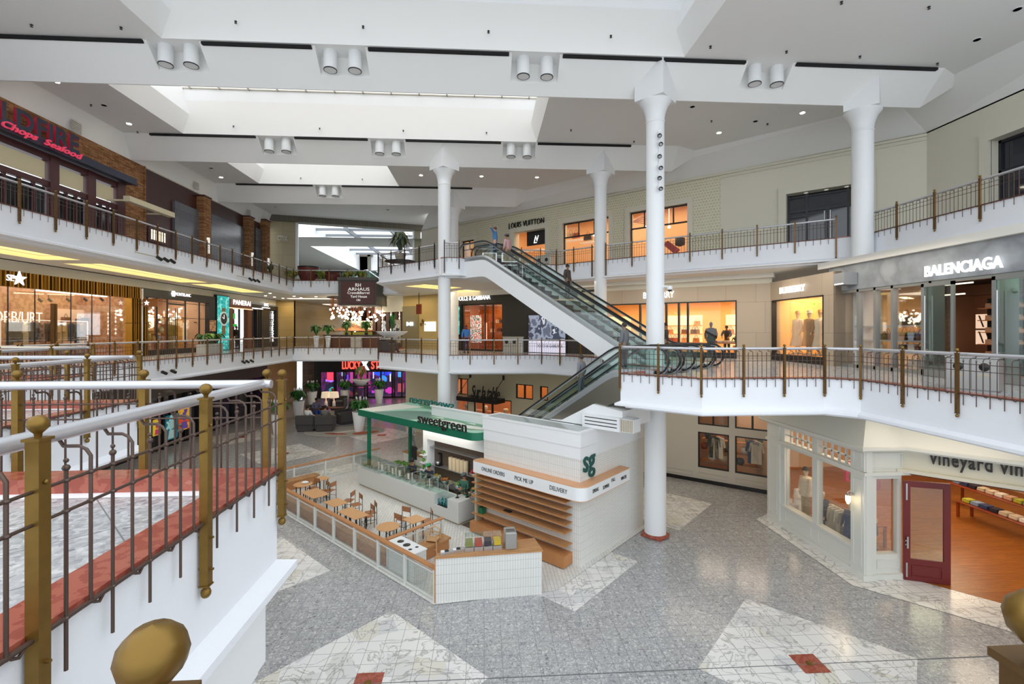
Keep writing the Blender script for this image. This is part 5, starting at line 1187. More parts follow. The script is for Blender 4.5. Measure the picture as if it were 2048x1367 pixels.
for i, (px, py, c) in enumerate(((1342, 667, '#c07a3a'), (1352, 684, '#a34f35'), (1343, 684, '#8a3f30'), (1371, 667, '#7a4a2a'), (1395, 667, '#8a6238'), (1389, 667, '#6d4a2c'), (1394, 684, '#a86a3c'), (1396, 650, '#b98848'), (1371, 684, '#c48a5a'), (1228, 667, '#a56a3a'), (1243, 667, '#c08a50'), (1256, 684, '#8a5a34'), (1463, 667, '#b07a48'))):
    o = bag('', .38, .26, .16, None).build('handbag', [mat('hb%d' % i, c, .4), 'brassd']); place(o, BI, sI(px), -.25, zI(1400, py)+.001, 'tan handbag on the lit shelving of the stone framed shop', 'handbag', 'tan handbags on the lit shelves')
o = mannequin(1.85, mat('coat_black', '#23242b', .8), mat('trouser_navy', '#2a3355', .8), mat('manneq_dark', '#4a3a30', .5), name='mannequin', label='dark mannequin in black jacket and navy trousers in the left stone framed window'); o.location = (*B4.pt(s4(1417), .7), F2+.02); o.rotation_euler.z = B4.a
t = thing('display_table', 'timber display table with folded striped cloths in the left stone framed window', 'table', (*B4.pt(s4(1444), 1.2), F2), B4.a)
b = MB(); b.b(-.7, .7, -.35, .35, .7, .76); b.build('tabletop', 'woodv', t)
for i, q in enumerate(((-.62, -.28), (.62, -.28), (-.62, .28), (.62, .28))): b = MB(); b.b(q[0]-.03, q[0]+.03, q[1]-.03, q[1]+.03, 0, .7); b.build('leg', 'woodv', t)
b = MB(); b.b(-.55, .5, -.28, .28, .77, .86); tag(b.build('folded_scarves', brick('stripe_cloth', '#d8d0c0', '#b0432c', '#d8d0c0', .18, 3, .02, 0, .8, 'XZ'), loc=(*B4.pt(s4(1444), 1.2), F2), rz=B4.a), 'striped red and white folded scarves on the display table', 'scarves')
b = MB(); b.lathe([(.12, 0), (.18, .35), (.16, .35)], n=10); t = thing('potted_plant', 'small leafy pot plant at the right edge of the left stone framed window', 'plant', (*B4.pt(s4(1470), .5), F2+.28), 0); b.build('pot', 'woodv', t); leafy('', '', '', 0, 0, 0, .3, .5, 20, (0, 1), seed=9).build('foliage', [G1, G2], t, loc=(0, 0, .35))
# right wing of the stone front
B5 = Pl(R2c, R2d); L5 = (B5.p.x, B5.p.y, 0); s5, z5 = B5.s, B5.z
g0, g1 = s5(1548), s5(1652); zt5, zg5 = z5(1600, 555), z5(1600, 595)
t = thing('storefront', 'stone framed shop window with three trench coat mannequins, right of the nearest column', 'shop front', L5, B5.a)
b = MB(); b.b(0, g0, -.1, .3, F2, zt5); b.b(g0, g1, -.1, .3, zg5, zt5); b.b(g1, B5.L, -.1, .3, F2, zt5); b.b(B5.L-.1, B5.L, -.1, 1.8, F2, zt5); b.build('stone_facing', stn, t)
b = MB(); b.b(g0-.05, g1+.05, -.13, .2, F2, F2+.3); b.b(g0, g0+.05, -.12, .1, F2, zg5); b.b(g1-.05, g1, -.12, .1, F2, zg5); b.b(g0, g1, -.12, .1, zg5-.05, zg5); b.build('frame', 'black', t)
b = MB(); b.b(g0, g1, .02, .035, F2+.3, zg5); b.build('glass_front', 'pglass', t)
lettering('BURBERRY', 'letter', B5, 1568, 1619, 584, 13.5, 'white lettering above the window of trench coat mannequins', -.2, .02, .008)
room(B5, .1, B5.L-.1, F2+.1, zg5+.3, 3.2, yel, mat('honey_floor', '#c89a62', .3), yc, .3)
for f in (.25, .75): lamp_in(B5, B5.L*f, 1.6, zg5+.2, 1.6, 2.0, 85, (1, .78, .46))
for i, (px, c1, c2, h_, lab) in enumerate(((1572, '#d9d2c2', '#cfc7b6', '#c2a478', 'mannequin in pale trench coat and tan cap, left of the three in the window'), (1590, '#b09478', '#a58a6c', '#efe9dd', 'mannequin in brown trench coat and white cap, middle of the three'), (1607, '#e0dccf', '#d9d4c6', '#c2a478', 'mannequin in long pale trench coat and tan cap, right of the three'))):
    o = mannequin(1.95, mat('tc%d' % i, c1, .8), mat('tb%d' % i, c2, .8), mat('pale_figure', '#e4d6bc', .5), mat('cap%d' % i, h_, .7), label=lab, skirt=True); o.location = (*B5.pt(s5(px), .55+.1*i), F2+.31); o.rotation_euler.z = B5.a
t = thing('clothes_rail', 'small black clothes rail with tan and black coats at the right of the coat window', 'clothes rail', (*B5.pt(s5(1641), 1.1), F2+.3), B5.a)
b = MB(); b.tube([(-.5, 0, 0), (-.5, 0, 1.55), (.5, 0, 1.55), (.5, 0, 0)], .02, 6); b.build('rail_tube', 'black', t)
for i in range(6):
    o = garment(.4, .95, mat('cr%d' % i, ['#a5793f', '#b98b52', '#d9c9a5', '#8d6a3a', '#26221f', '#1d1b1a'][i], .8)); place(o, B5, s5(1641)-.4+i*.16, 1.1, F2+1.8, '%s coat on the small black clothes rail' % ['mustard', 'tan', 'cream', 'olive brown', 'black', 'deep black'][i], 'coat', rz=1.1)
b = MB(); b.lathe([(.2, 0), (.28, .42), (.27, .42), (.0, .3)], n=14); place(b.build('blue_tub', mat('cobalt', '#3a3a8a', .5)), B5, s5(1646)-.1, .35, F2+.31, 'cobalt blue round tub at the foot of the coat window', 'tub')
b = MB(); b.b(-.06, .06, -.3, -.25, -.0, .12); o = place(b.build('exit_sign', mat('exit_green', '#6fd34a', .4, emit=1.0)), B5, s5(1572), 1.6, z5(1572, 610), 'small green lit exit sign inside the coat window', 'exit sign')
t = thing('wall_box', 'grey box with white line fixed beside the stone shop corner', 'wall box', (*B5.pt(B5.L+.25, -.35), 0), B5.a); b = MB(); b.b(0, .55, 0, .5, z5(1695, 570), z5(1695, 546)); b.build('box', mat('grey_box', '#8a8d90', .4), t); b = MB(); b.b(.05, .5, -.01, 0, z5(1695, 569), z5(1695, 567)); b.build('white_line', 'letter', t)
# --- grey concrete front with tall glazed doors
B6 = Pl((14.0, 18.05), (14.0, 5)); L6 = (B6.p.x, B6.p.y, 0); s6, z6 = B6.s, B6.z
conc = blotch('concrete_band', ['#8f9498', '#9ba0a4', '#85898d', '#a3a7aa'], .9, .7); N, L = nt(conc)
for n_ in N:
    if n_.type == 'VALTORGB': n_.color_ramp.interpolation = 'LINEAR'
zb6 = z6(1860, 562.5)
t = thing('storefront', 'grey concrete shop front with heavy white lettering and steel framed glass on the right', 'shop front', L6, B6.a)
b = MB(); b.b(0, B6.L, -.15, .2, zb6, zS-.25); b.b(0, .02, -.15, 1.5, zb6, zS-.25); b.build('concrete_band', conc, t)
b = MB(); b.b(-.4, B6.L, -.3, .3, zS-.25, zS); struct('wall_right', b, 'soffit', loc=L6, rz=B6.a)
stf = mat('frame_steel', '#9a9c99', .35, .5)
b = MB(); b.b(0, B6.L, -.12, .05, zb6-.1, zb6); b.b(0, s6(1867), -.12, .05, F2, F2+.12)
for px in (1721, 1755, 1790, 1867): q = s6(px); b.b(q-.04, q+.05, -.12, .05, F2, zb6)
b.build('frame', stf, t)
b = MB(); b.b(0, s6(1867), -.03, -.015, F2, zb6); b.build('glass_front', 'pglass', t)
# doorway recess with open glazed doors
for (pxa, pxb, ya, yb, lab) in ((1880, 1945, -.9, .0, None), (2027, 2110, -.9, 0, None)):
    d = MB(); q0, q1 = s6(pxa), s6(pxb) if False else s6(pxa)+1.0
    fr = MB()
    for (u0, u1) in ((0, .09), (.91, 1.0)): fr.b(q0+u0, q0+u1, -.62, -.56, F2+.02, zb6-.12)
    fr.b(q0, q0+1, -.62, -.56, zb6-.22, zb6-.12); fr.b(q0, q0+1, -.62, -.56, F2+.02, F2+.2); fr.b(q0, q0+.05, -.56, .1, F2+.02, zb6-.12)
    fr.build('door_frame', stf, t); d.b(q0+.09, q0+.91, -.595, -.585, F2+.2, zb6-.22); d.build('door_pane', 'gglass', t)
    h = MB(); h.tube([(q0+.2, -.7, F2+.6), (q0+.2, -.7, zb6-.5)], .025, 6); h.tube([(q0+.2, -.7, F2+.8), (q0+.2, -.6, F2+.8)], .012, 5); h.build('pull_handle', 'steel', t)
lettering('BALENCIAGA', 'letter', B6, 1864, 2023, 543.5, 23, 'heavy white capital lettering on the grey concrete band at the right', -.24, .02, .022)
for k in range(0): pass
brw = mat('brown_wall', '#8a6248', .7); 
room(B6, .3, 15, F2, zb6+.3, 5.5, brick('brown_panel_wall', '#8f6a50', '#866248', '#6d4c38', 2.2, 9, .02, 0, .5, 'XZ'), mat('orange_floor', '#b4623a', .4), mat('black_ceiling', '#1f1c1b', .7), .3)
lamp_in(B6, s6(1780), 2.0, zb6+.1, 1.6, 1.6, 26, (1, .75, .52)); lamp_in(B6, s6(1900), 2.8, zb6+.1, 1.6, 2.4, 40, (1, .72, .5)); lamp_in(B6, s6(2000), 3.2, zb6+.1, 2.4, 2.4, 50, (1, .75, .5))
BK = Pl(B6.pt(0, 5.6), B6.pt(14, 5.6)); LK = (BK.p.x, BK.p.y, 0)
b = MB()
for i in range(26): q = 2.2+i*.36; b.b(q, q+.16, -.3, -.1, F2+1.9, zb6-.5)
tag(b.build('slatted_pelmet', mat('copper_slat', '#a8703f', .5), loc=LK, rz=BK.a), 'row of copper toned vertical slats high inside the grey shop', 'slatted screen')
t = thing('shelf_wall', 'tall dark alcove stacked with pale shoes inside the grey shop doorway', 'shelves', LK, BK.a); q0 = BK.s(1999)
b = MB(); b.b(q0, q0+2.2, -.5, -.4, F2, F2+2.6); b.build('alcove', 'dark', t)
for k in range(5): b = MB(); b.b(q0, q0+2.2, -.9, -.5, F2+.4+k*.45, F2+.43+k*.45); b.build('shelf', 'woodv', t)
for k in range(5):
    for j in range(4):
        o = shoe(mat('pale_shoe', '#c9a58a', .6)); place(o, BK, q0+.3+j*.5, -.7, F2+.431+k*.45, 'pale shoe in the dark alcove of the grey shop', 'shoe', 'pale shoes in the dark alcove')
t = thing('lit_panel_wall', 'pale lit panels with slanting dark sleeves inside the grey shop doorway', 'display panel', LK, BK.a); q0 = BK.s(1968)
for k in (0, 1):
    b = MB(); b.b(q0, q0+1.1, -.35, -.3, F2+.85+k*.62, F2+1.4+k*.62); b.build('lit_panel', mat('panel_glow', '#ffe0c4', .5, emit=.55), t)
    for j in range(4): b = MB(); b.yprism([(q0+.12+j*.25, F2+1.35+k*.62), (q0+.16+j*.25, F2+1.35+k*.62), (q0+.32+j*.25, F2+.9+k*.62), (q0+.28+j*.25, F2+.9+k*.62)], -.38, -.35); b.build('sleeve', 'dark', t)
# window shelves with bags
BS = Pl(B6.pt(0, .55), B6.pt(14, .55)); LSS = (BS.p.x, BS.p.y, 0)
t = thing('window_shelving', 'steel display shelving with handbags behind the glass of the grey shop', 'shelves', LSS, BS.a)
zsh = [BS.z(1820, 650), BS.z(1820, 680), BS.z(1820, 703)]
for k, zz_ in enumerate(zsh): b = MB(); b.b(BS.s(1722), BS.s(1866), -.25, .25, zz_-.06, zz_); b.build('shelf', mat('shelf_alu', '#b9bcbc', .4, .3), t)
b = MB(); 
for px in (1722, 1792, 1864): q = BS.s(px); b.b(q-.025, q+.025, -.02, .02, F2, zsh[0]+1.0)
b.build('upright', stf, t)
bagsl = [(1813, 0, 1.3, '#23201f', 'large black'), (1828, 0, 1.2, '#2c2624', 'dark slouchy'), (1757, 1, .8, '#2f4468', 'navy blue'), (1776, 1, 1.0, '#8a4a3a', 'red brown'), (1772, 1, .9, '#2a2422', 'black'), (1809, 1, 1.1, '#c79a78', 'tan'), (1824, 1, 1.1, '#a9bcd8', 'pale blue'), (1841, 1, .9, '#4a2f2c', 'maroon'), (1855, 1, .8, '#3b4f7a', 'blue'), (1762, 2, .8, '#cfc3ac', 'cream'), (1810, 2, 1.0, '#1f2430', 'black'), (1822, 2, 1.1, '#e6e3dc', 'white'), (1841, 2, .8, '#2a2220', 'dark'), (1853, 2, .8, '#8c3b22', 'rust')]
for (px, k, w, c, nm) in bagsl:
    o = bag('', .40*w, .24*w, .16, None).build('handbag', [mat('bb'+c, c, .5), mat('bbh'+c, c, .5)]); place(o, BS, BS.s(px), 0, zsh[k]+.001, '%s handbag on the %s window shelf of the grey shop' % (nm, ['top', 'middle', 'bottom'][k]), 'handbag')
for i, (px, py) in enumerate(((1779, 584), (1827, 582), (1833, 582), (1918, 583), (1848, 581), (1905, 581))):
    b = MB(); b.tube([(0, 0, .2), (0, 0, 0)], .015, 5); b.tube([(0, 0, 0), (-.03, -.08, -.1)], .07, 8); b.m(1); b.ball((-.03, -.1, -.12), .06, 8); place(b.build('track_spot', ['black', 'lamp']), BK, BK.s(px), -2.4, BK.z(px, py), 'bright track spotlight under the black ceiling of the grey shop', 'spotlight', 'bright track spotlights in the grey shop')
for i, (a, c, py) in enumerate(((1816, 1862, 597), (1905, 2030, 592), (1964, 2048, 569))):
    b = MB(); b.b(BK.s(a), BK.s(c), -2.0, -1.95, BK.z((a+c)/2, py)-.02, BK.z((a+c)/2, py)+.03); b.tube([(BK.s(a)+.1, -1.97, BK.z((a+c)/2, py)), (BK.s(a)+.1, -1.97, zb6+.3)], .01, 4); tag(b.build('tube_lamp', mat('tube_glow', '#ffe9d0', .4, emit=1.5), loc=LK, rz=BK.a), ['short', 'long', 'right hand'][i]+' thin tube lamp under the black ceiling of the grey shop', 'tube lamp')
b = MB(); b.b(-.5, .5, 0, .06, 0, .36); place(b.build('exit_sign', mat('exit_green', '#6fd34a', .4, emit=1.0)), Pl(B6.pt(0, 1.2), B6.pt(14, 1.2)), s6(2000)+1.2, 0, z6(2022, 570), 'green glass exit sign above the grey shop doorway', 'exit sign')
t = thing('display_table', 'long dark counter table inside the grey shop doorway', 'table', (*B6.pt(s6(1930)+.6, 2.4), F2), B6.a); b = MB(); b.b(-1.4, 1.4, -.4, .4, .72, .95); b.build('tabletop', mat('ebony', '#2a1a18', .3), t); b = MB(); b.b(-1.3, 1.3, -.3, .3, 0, .72); b.build('plinth', 'dark', t)
o = bag('', .45, .3, .18, None).build('handbag', [mat('greybag', '#5c5a58', .5), 'dark']); place(o, B6, s6(1824), .15, F2+.13, 'grey handbag standing on the floor of the grey shop window', 'handbag')
# fascia spot rails, cameras
def spotrail(lab, pts_, z0):
    t = thing('spotlight_rail', lab, 'spotlights', (0, 0, 0)); b = MB(); b.tube([(*pts_[0], z0), (*pts_[-1], z0)], .02, 6); b.build('rail_tube', mat('pale_bronze', '#b9ad90', .4), t)
    for i, p in enumerate(pts_[1:]): b = MB(); b.tube([(p[0], p[1], z0), (p[0]+.12, p[1], z0-.05)], .015, 5); b.tube([(p[0]+.12, p[1]-.1, z0-.02), (p[0]+.16, p[1]+.12, z0-.12)], .07, 10); b.build('spotlight', 'black', t)
    return t
EL = Pl((-14.35, 0), (-14.35, 40))
for (pxs, py, lab) in (((264, 306, 320, 333), 513, 'spotlight rail with three lamps on the nearer part of the left upper fascia'), ((470, 492, 500, 508), 556, 'spotlight rail with three lamps farther along the left upper fascia'), ((498, 478, 486, 495), 720, 'spotlight rail with three lamps on the far part of the left lower fascia'), ((345, 316, 335), 740, 'spotlight rail with two lamps on the left lower fascia'), ((100, 118, 135, 75), 741 if 0 else 741, '')):
    if lab: spotrail(lab, [EL.pt(EL.s(p), -.12) for p in pxs], EL.z(sum(pxs)/len(pxs), py))
# lamp, and plants on the left walkway
lx, ly = -13.6, 15.6
t = thing('table_lamp', 'cream drum lampshade standing at the left edge of the left walkway', 'lamp', (-13.75, 12.9, F2), 0); b = MB(); b.lathe([(.42, 1.28), (.38, 1.62), (.37, 1.62), (.41, 1.28)], n=20); b.build('lamp_shade', mat('shade_cream', '#ece0c8', .7, emit=.15), t); b = MB(); b.tube([(0, 0, 0), (0, 0, 1.3)], .04, 8); b.lathe([(.25, 0), (.25, .04), (.05, .06)], n=12); b.build('stand', 'brassd', t)
P_ = A2.at(420, -2.0); t = thing('planter_box', 'pale planter box with bushy green leaves in front of the black framed shop', 'planter', (P_[0], P_[1], F2), A2.a); b = MB(); b.cb((0, 0, .3), (1.9, .5, .6), bev=.02); b.build('box', mat('pale_box2', '#b9bcb8', .5), t); 
fo = MB()
for i in range(4):
    q = leafy('', '', '', 0, 0, 0, .6, .65, 26, (0, 1, 2), seed=20+i, lw=.08); 
    n0 = len(fo.v); fo.v += [v+Vector((-.75+i*.5, 0, .58)) for v in q.v]; fo.f += [tuple(k+n0 for k in f) for f in q.f]; fo.mi += q.mi; fo.sm += q.sm
fo.build('foliage', [G1, G2, G3], t)
# ================================================================ GROUND FLOOR SHOPS
zG = Z2-1.07
AG = Pl((-20.4, 5), (-20.4, 54)); LG = (AG.p.x, AG.p.y, 0); s, z = AG.s, AG.z
b = MB(); b.b(0, s(534), 0, .3, 3.4, zG); b.m(1); b.b(0, s(534), .25, .3, 0, 3.4); b.m(2)
for px in (294, 330, 352, 378, 402, 432, 470, 505, 532): q = s(px); b.b(q-.06, q+.06, .05, .25, 0, 3.4)
b.m(3); b.b(s(534), s(593), -.05, .3, 0, zG); b.m(4); b.b(s(288), s(292), -.3, .3, 0, zG)
struct('wall_left', b, [mat('brown_header', '#4a4036', .6), mat('dim_glass', '#16161a', .1), 'black', beige, 'white'], loc=LG, rz=AG.a)
for (x0, x1, yt, yb, cols, lab, cy_) in ((306, 321, 838, 870, ['#d8305a', '#e6c23a', '#c82a50', '#e8e0d8'], 'small pink and yellow painting in the dark shop window below the left gallery', 0), (331, 355, 829, 878, ['#12566a', '#1a6f80', '#9fd0d4', '#0e4656'], 'tall teal painting in the dark shop window below the left gallery', 1), (357, 378, 815, 859, ['#d8501e', '#e8b030', '#5a3a98', '#c83018'], 'orange and violet painting in the dark shop window below the left gallery', 2)):
    t = thing('painting', lab, 'painting', LG, AG.a); b = MB(); b.b(s(x0), s(x1), -.02, .03, z((x0+x1)/2, yb), z((x0+x1)/2, yt)); b.build('canvas', blotch('paint%d' % x0, cols, 1.1, .5, .25, 2), t)
    b = MB(); cx_ = (s(x0)+s(x1))/2; zc_ = z((x0+x1)/2, (yt+yb)/2); w_ = (s(x1)-s(x0)); h_ = z((x0+x1)/2, yt)-z((x0+x1)/2, yb)
    b.yprism([(cx_+math.cos(i*PI/8)*w_*.2, zc_+h_*.12+math.sin(i*PI/8)*h_*.2) for i in range(16)], -.03, -.02); b.yprism([(cx_-w_*.33, zc_-h_*.45), (cx_+w_*.33, zc_-h_*.45), (cx_+w_*.22, zc_-h_*.12), (cx_-w_*.22, zc_-h_*.12)], -.03, -.02); b.build('pale_shape', mat('paint_light%d' % cy_, ['#d0406a', '#a8d4d6', '#6a50b0'][cy_], .5, emit=.15), t)
    b = MB(); b.b(s(x0)+.1, s(x0)+.2, .1, .15, 0, z((x0+x1)/2, yb)); b.b(s(x1)-.2, s(x1)-.1, .1, .15, 0, z((x0+x1)/2, yb)); b.build('easel', 'black', t)
t = thing('wall_panel', 'small framed plate on the beige wall below the far left gallery', 'wall plate', LG, AG.a); b = MB(); b.b(s(572), s(585), -.1, -.05, z(578, 803), z(578, 784)); b.build('plate', mat('plate', '#c3b08a', .4), t)
# --- games shop with neon
LSp = Pl((-20.4, 54), (-3, 54)); LL = (LSp.p.x, LSp.p.y, 0); s, z = LSp.s, LSp.z
a0, a1 = s(594), s(858); zgt = 3.05
barn = planks('barn_wood', '#6b4630', '#3d2a20', .13, 1.1, 'XZ', .7, '#1d130e', .01)
t = thing('storefront', 'dark games shop front with neon screens and red lettering at the far end of the ground floor', 'shop front', LL, 0)
b = MB(); b.b(0, s(629), -.1, .2, 0, zG); b.b(s(839), s(858), -.1, .2, 0, zG); b.build('barn_wood', barn, t)
b = MB(); b.b(s(629), s(839), -.15, .2, zgt, zG); b.b(s(629), s(641), -.15, .2, 0, zgt); b.b(s(826), s(839), -.15, .2, 0, zgt); b.build('dark_facing', mat('dark_facing', '#191615', .5), t)
b = MB(); b.b(s(862), s(880), -.2, .2, 0, zG); struct('wall_back', b, mat('sand_wall2', '#b7a57e', .6), loc=LL)
b = MB()
for px in (641, 669, 672, 688, 692, 708, 712, 735, 762, 785, 789, 804, 826): q = s(px); b.b(q-.08, q+.08, -.1, .05, 0, zgt)
b.b(s(641), s(826), -.1, .05, 0, .15); b.b(s(641), s(826), -.1, .05, zgt-.1, zgt); b.build('frame', 'black', t)
b = MB(); b.b(s(641), s(826), .0, .02, .15, zgt); b.build('glass_front', 'pglass', t)
b = MB(); b.b(s(641), s(826), 3, 3.1, 0, zgt); b.quad((s(641), 0, 0), (s(641), 3, 0), (s(641), 3, zgt), (s(641), 0, zgt)); struct('wall_shop', b, blotch('neon_dark', ['#3a2a40', '#6a2a70', '#2a2a48', '#8a3a50', '#40383a'], .5, .5, .5), loc=LL)
random.seed(11)
for i, (px, py, w, h, c, lab) in enumerate(((655, 748, .9, 1.6, '#ff4a6a', 'pink'), (654, 762, 1.2, .5, '#b07aff', 'violet'), (657, 782, .8, .6, '#3aa0a0', 'teal'), (680, 745, .6, 1.0, '#8aa0c0', 'pale'), (684, 757, .5, .6, '#6a4aff', 'indigo'), (699, 755, .5, 1.4, '#c04a9a', 'magenta'), (722, 760, 1.4, 2.0, '#a03a78', 'plum'), (752, 745, 1.2, .9, '#2a5aff', 'blue'), (760, 760, .9, .8, '#3a9aff', 'sky blue'), (771, 745, .8, .9, '#2a40e8', 'deep blue'), (750, 785, 1.3, .5, '#c83ae0', 'bright violet'), (775, 783, 1.0, .7, '#d03ab0', 'hot pink'), (796, 748, .5, .9, '#4ab0ff', 'azure'), (797, 778, .7, 1.0, '#b04a5a', 'rose'), (815, 750, .5, 1.6, '#ff5a70', 'coral'), (820, 775, 1.1, .9, '#d87a5a', 'salmon'), (776, 757, .12, .9, '#ffffff', 'white'), (741, 752, .1, .8, '#f0e8ff', 'thin white'), (811, 748, .15, .9, '#ffffff', 'tall white'))):
    b = MB(); 
    if h > w*1.1 or w < .2: b.b(-w/2, w/2, -.04, .04, -h/2, h/2)
    else: b.lathe([(0, -.06), (min(w, h)*.5, -.06), (min(w, h)*.55, .0)], n=14, axis='y'); b.b(-w/2, w/2, 0, .05, -h*.35, h*.2)
    place(b.build('neon_screen', mat('neon'+c, c, .4, emit=.9)), LSp, s(px), 1.2+.1*(i % 5), z(px, py), 'glowing %s screen inside the dark games shop' % lab, 'screen')
o = text('LUCKY', 1.3, mat('neon_letter', '#ff5a4a', .4, emit=1.2), 'shop_sign', ext=.1, off=.015); w_ = textw(o); x0, x1 = s(685), s(722); o.data.transform(Matrix.Diagonal(((x1-x0)/w_, 1, 1, 1))); o.location = (LSp.p.x+x0, 53.78, z(703, 737)); tag(o, 'red lit letters left of the big white cross sign', 'sign')
o = text('STRIKE', 1.3, 'neon_letter' if 0 else _mats['neon_letter'], 'shop_sign', ext=.1, off=.015); w_ = textw(o); x0, x1 = s(743), s(790); o.data.transform(Matrix.Diagonal(((x1-x0)/w_, 1, 1, 1))); o.location = (LSp.p.x+x0, 53.78, z(703, 737)); tag(o, 'red lit letters right of the big white cross sign, partly hidden by the gallery', 'sign')
o = text('X', 1.5, 'letter', 'shop_sign', ext=.12, off=.06); w_ = textw(o); x0, x1 = s(724), s(742); o.data.transform(Matrix.Diagonal(((x1-x0)/w_, 1, 1, 1))); o.location = (LSp.p.x+x0, 53.74, z(703, 738)); tag(o, 'big white cross letter between the red lit letters', 'sign')
# --- cook shop: cream wall running behind the escalators to the right
W1 = Pl((-6, 36.3), (13.4, 20.8)); LW = (W1.p.x, W1.p.y, 0); s, z = W1.s, W1.z
crm = mat('cream_cook', '#cfc4a4', .6); wht = mat('putty_wall', '#c9c3b6', .55)
hs = [(s(898), s(902), .6, z(910, 755)), (s(907), s(936), z(920, 788), z(920, 756)), (s(907), s(936), .6, z(920, 793)), (s(948), s(1023), .1, z(985, 797)), (s(1032), s(1066), z(1045, 797), z(1045, 768)), (s(1080), s(1096), z(1085, 800), z(1085, 772)),
      (s(1396), s(1458), 1.0, z(1427, 862)), (s(1470), s(1541), 1.0, z(1500, 870)), (s(1396), s(1458), z(1427, 848), zG-.12), (s(1470), s(1541), z(1500, 855), zG-.12)]
z_a = W1.z(1427, 938); hs[6] = (s(1396), s(1458), z_a, W1.z(1427, 866)); hs[7] = (s(1470), s(1541), z_a, hs[6][3]); zl = W1.z(1427, 851); hs[8] = (s(1396), s(1458), zl, zG-.1); hs[9] = (s(1470), s(1541), zl, zG-.1)
holewall('wall_right', W1.p, W1.pt(s(1290)), 0, zG, crm, hs[:6])
pl_ = Pl(W1.pt(s(1290)), (13.4, 20.8)); o_ = s(1290)
holewall('wall_right', W1.pt(o_), (13.4, 20.8), 0, zG, wht, [(h[0]-o_, h[1]-o_, h[2], h[3]) for h in hs[6:]])
b = MB(); b.b(s(1290), W1.L, -.04, 0, 0, .18); b.m(1); 
for (x0, x1) in ((1300, 1385), (1396, 1455), (1470, 1535)): 
    q0, q1 = s(x0), s(x1); b.b(q0, q1, -.03, 0, .3, .33); b.b(q0, q1, -.03, 0, z_a-.25, z_a-.22); b.b(q0, q0+.03, -.03, 0, .33, z_a-.25); b.b(q1-.03, q1, -.03, 0, .33, z_a-.25)
struct('trim_7', b, ['black', wht], loc=LW, rz=W1.a)
for i, h in enumerate(hs):
    t = thing('display_window', ['slim window strip of the cook shop beside the left column', 'upper window of the cook shop left of its black awning', 'lower window of the cook shop left of its black awning', 'entrance glass of the cook shop under the black awning', 'upper window right of the script lettering', 'small upper window glimpsed beside the escalator handrail', 'black framed lower window left of the white corner shop, farther one', 'black framed lower window right beside the white corner shop', 'upper window above the farther black framed window', 'upper window above the window beside the white corner shop'][i], 'shop window', LW, W1.a)
    b = MB(); f = .06; b.b(h[0], h[0]+f, 0, .12, h[2], h[3]); b.b(h[1]-f, h[1], 0, .12, h[2], h[3]); b.b(h[0], h[1], 0, .12, h[3]-f, h[3]); b.b(h[0], h[1], 0, .12, h[2], h[2]+f)
    if i in (1, 4, 8, 9): m_ = (h[0]+h[1])/2; b.b(m_-.04, m_+.04, 0, .12, h[2], h[3])
    if i == 3:
        for px in (966, 984): q = s(px); b.b(q-.05, q+.05, 0, .12, h[2], h[3])
    b.build('frame', 'black', t); b = MB(); b.b(h[0]+f, h[1]-f, .05, .06, h[2]+f, h[3]-f); b.build('pane', 'pglass', t)
room(W1, s(880), s(1130), .0, zG-.1, 3.5, mat('cook_wall', '#c07a45', .7), warmf, mat('cook_ceiling', '#d9a878', .7))
for px in (915, 980, 1050): lamp_in(W1, s(px), 1.8, zG-.2, 1.8, 2, 60, WARM)
room(W1, s(1350), W1.L-.1, .0, zG-.1, 3.5, mat('dim_shop_wall', '#8a6a50', .7), mat('dim_floor', '#7a4a2c', .5), mat('cook_ceiling', '#d9a878', .7))
for px in (1400, 1500): lamp_in(W1, s(px), 1.6, zG-.2, 2.0, 1.6, 45, (1, .8, .6))
random.seed(3)
for i in range(26):
    left = i < 10; px = (908+i*3 if i < 5 else 950+(i-5)*14) if left else (1398+(i-10)%8*8 if i < 18 else 1472+(i-18)*9); zz_ = .9+.55*(i % 3)
    c = ['#c8702c', '#d8c8a8', '#6a7a6a', '#8a3a20', '#3a4a58', '#e0d8c8', '#a88a5a'][i % 7]
    b = MB(); b.lathe([(0, 0), (.12, 0), (.2, .12+.06*(i % 3)), (.16, .3+.05*(i % 2)), (0, .34)], n=10)
    place(b.build('vase', mat('pot'+c, c, .5)), W1, s(px), 1.1, zz_, 'small ceramic vessel on a shelf behind the cook shop glass' if left else 'small ceramic vessel on a shelf behind the black framed ground floor windows', 'vessel', 'vessels in the cook shop' if left else 'vessels behind the black framed ground floor windows')
b = MB()
for k in range(3):
    for (p0, p1) in ((905, 1025), (1394, 1541)): b.b(s(p0), s(p1), .95, 1.35, .86+.55*k, .9+.55*k)
tag(b.build('display_shelves', 'woodv', loc=LW, rz=W1.a), 'long timber shelves behind the ground floor shop windows', 'shelves')
for (px, c, n_) in ((1432, '#d8cbb0', 'cream'), (1424, '#33383c', 'dark'), (1503, '#2c4a6e', 'blue'), (1510, '#d9cdb8', 'pale linen')):
    o = garment(.55, 1.15, mat('drape'+c, c, .8), name='hanging_cloth'); place(o, W1, s(px), .5, 2.35, '%s cloth hanging behind the black framed ground floor window' % n_, 'cloth')
b = MB(); b.tube([(s(1398), .5, 2.38), (s(1540), .5, 2.38)], .015, 6); tag(b.build('hanging_rod', 'black', loc=LW, rz=W1.a), 'thin rod with hanging cloths behind the black framed windows', 'rod')
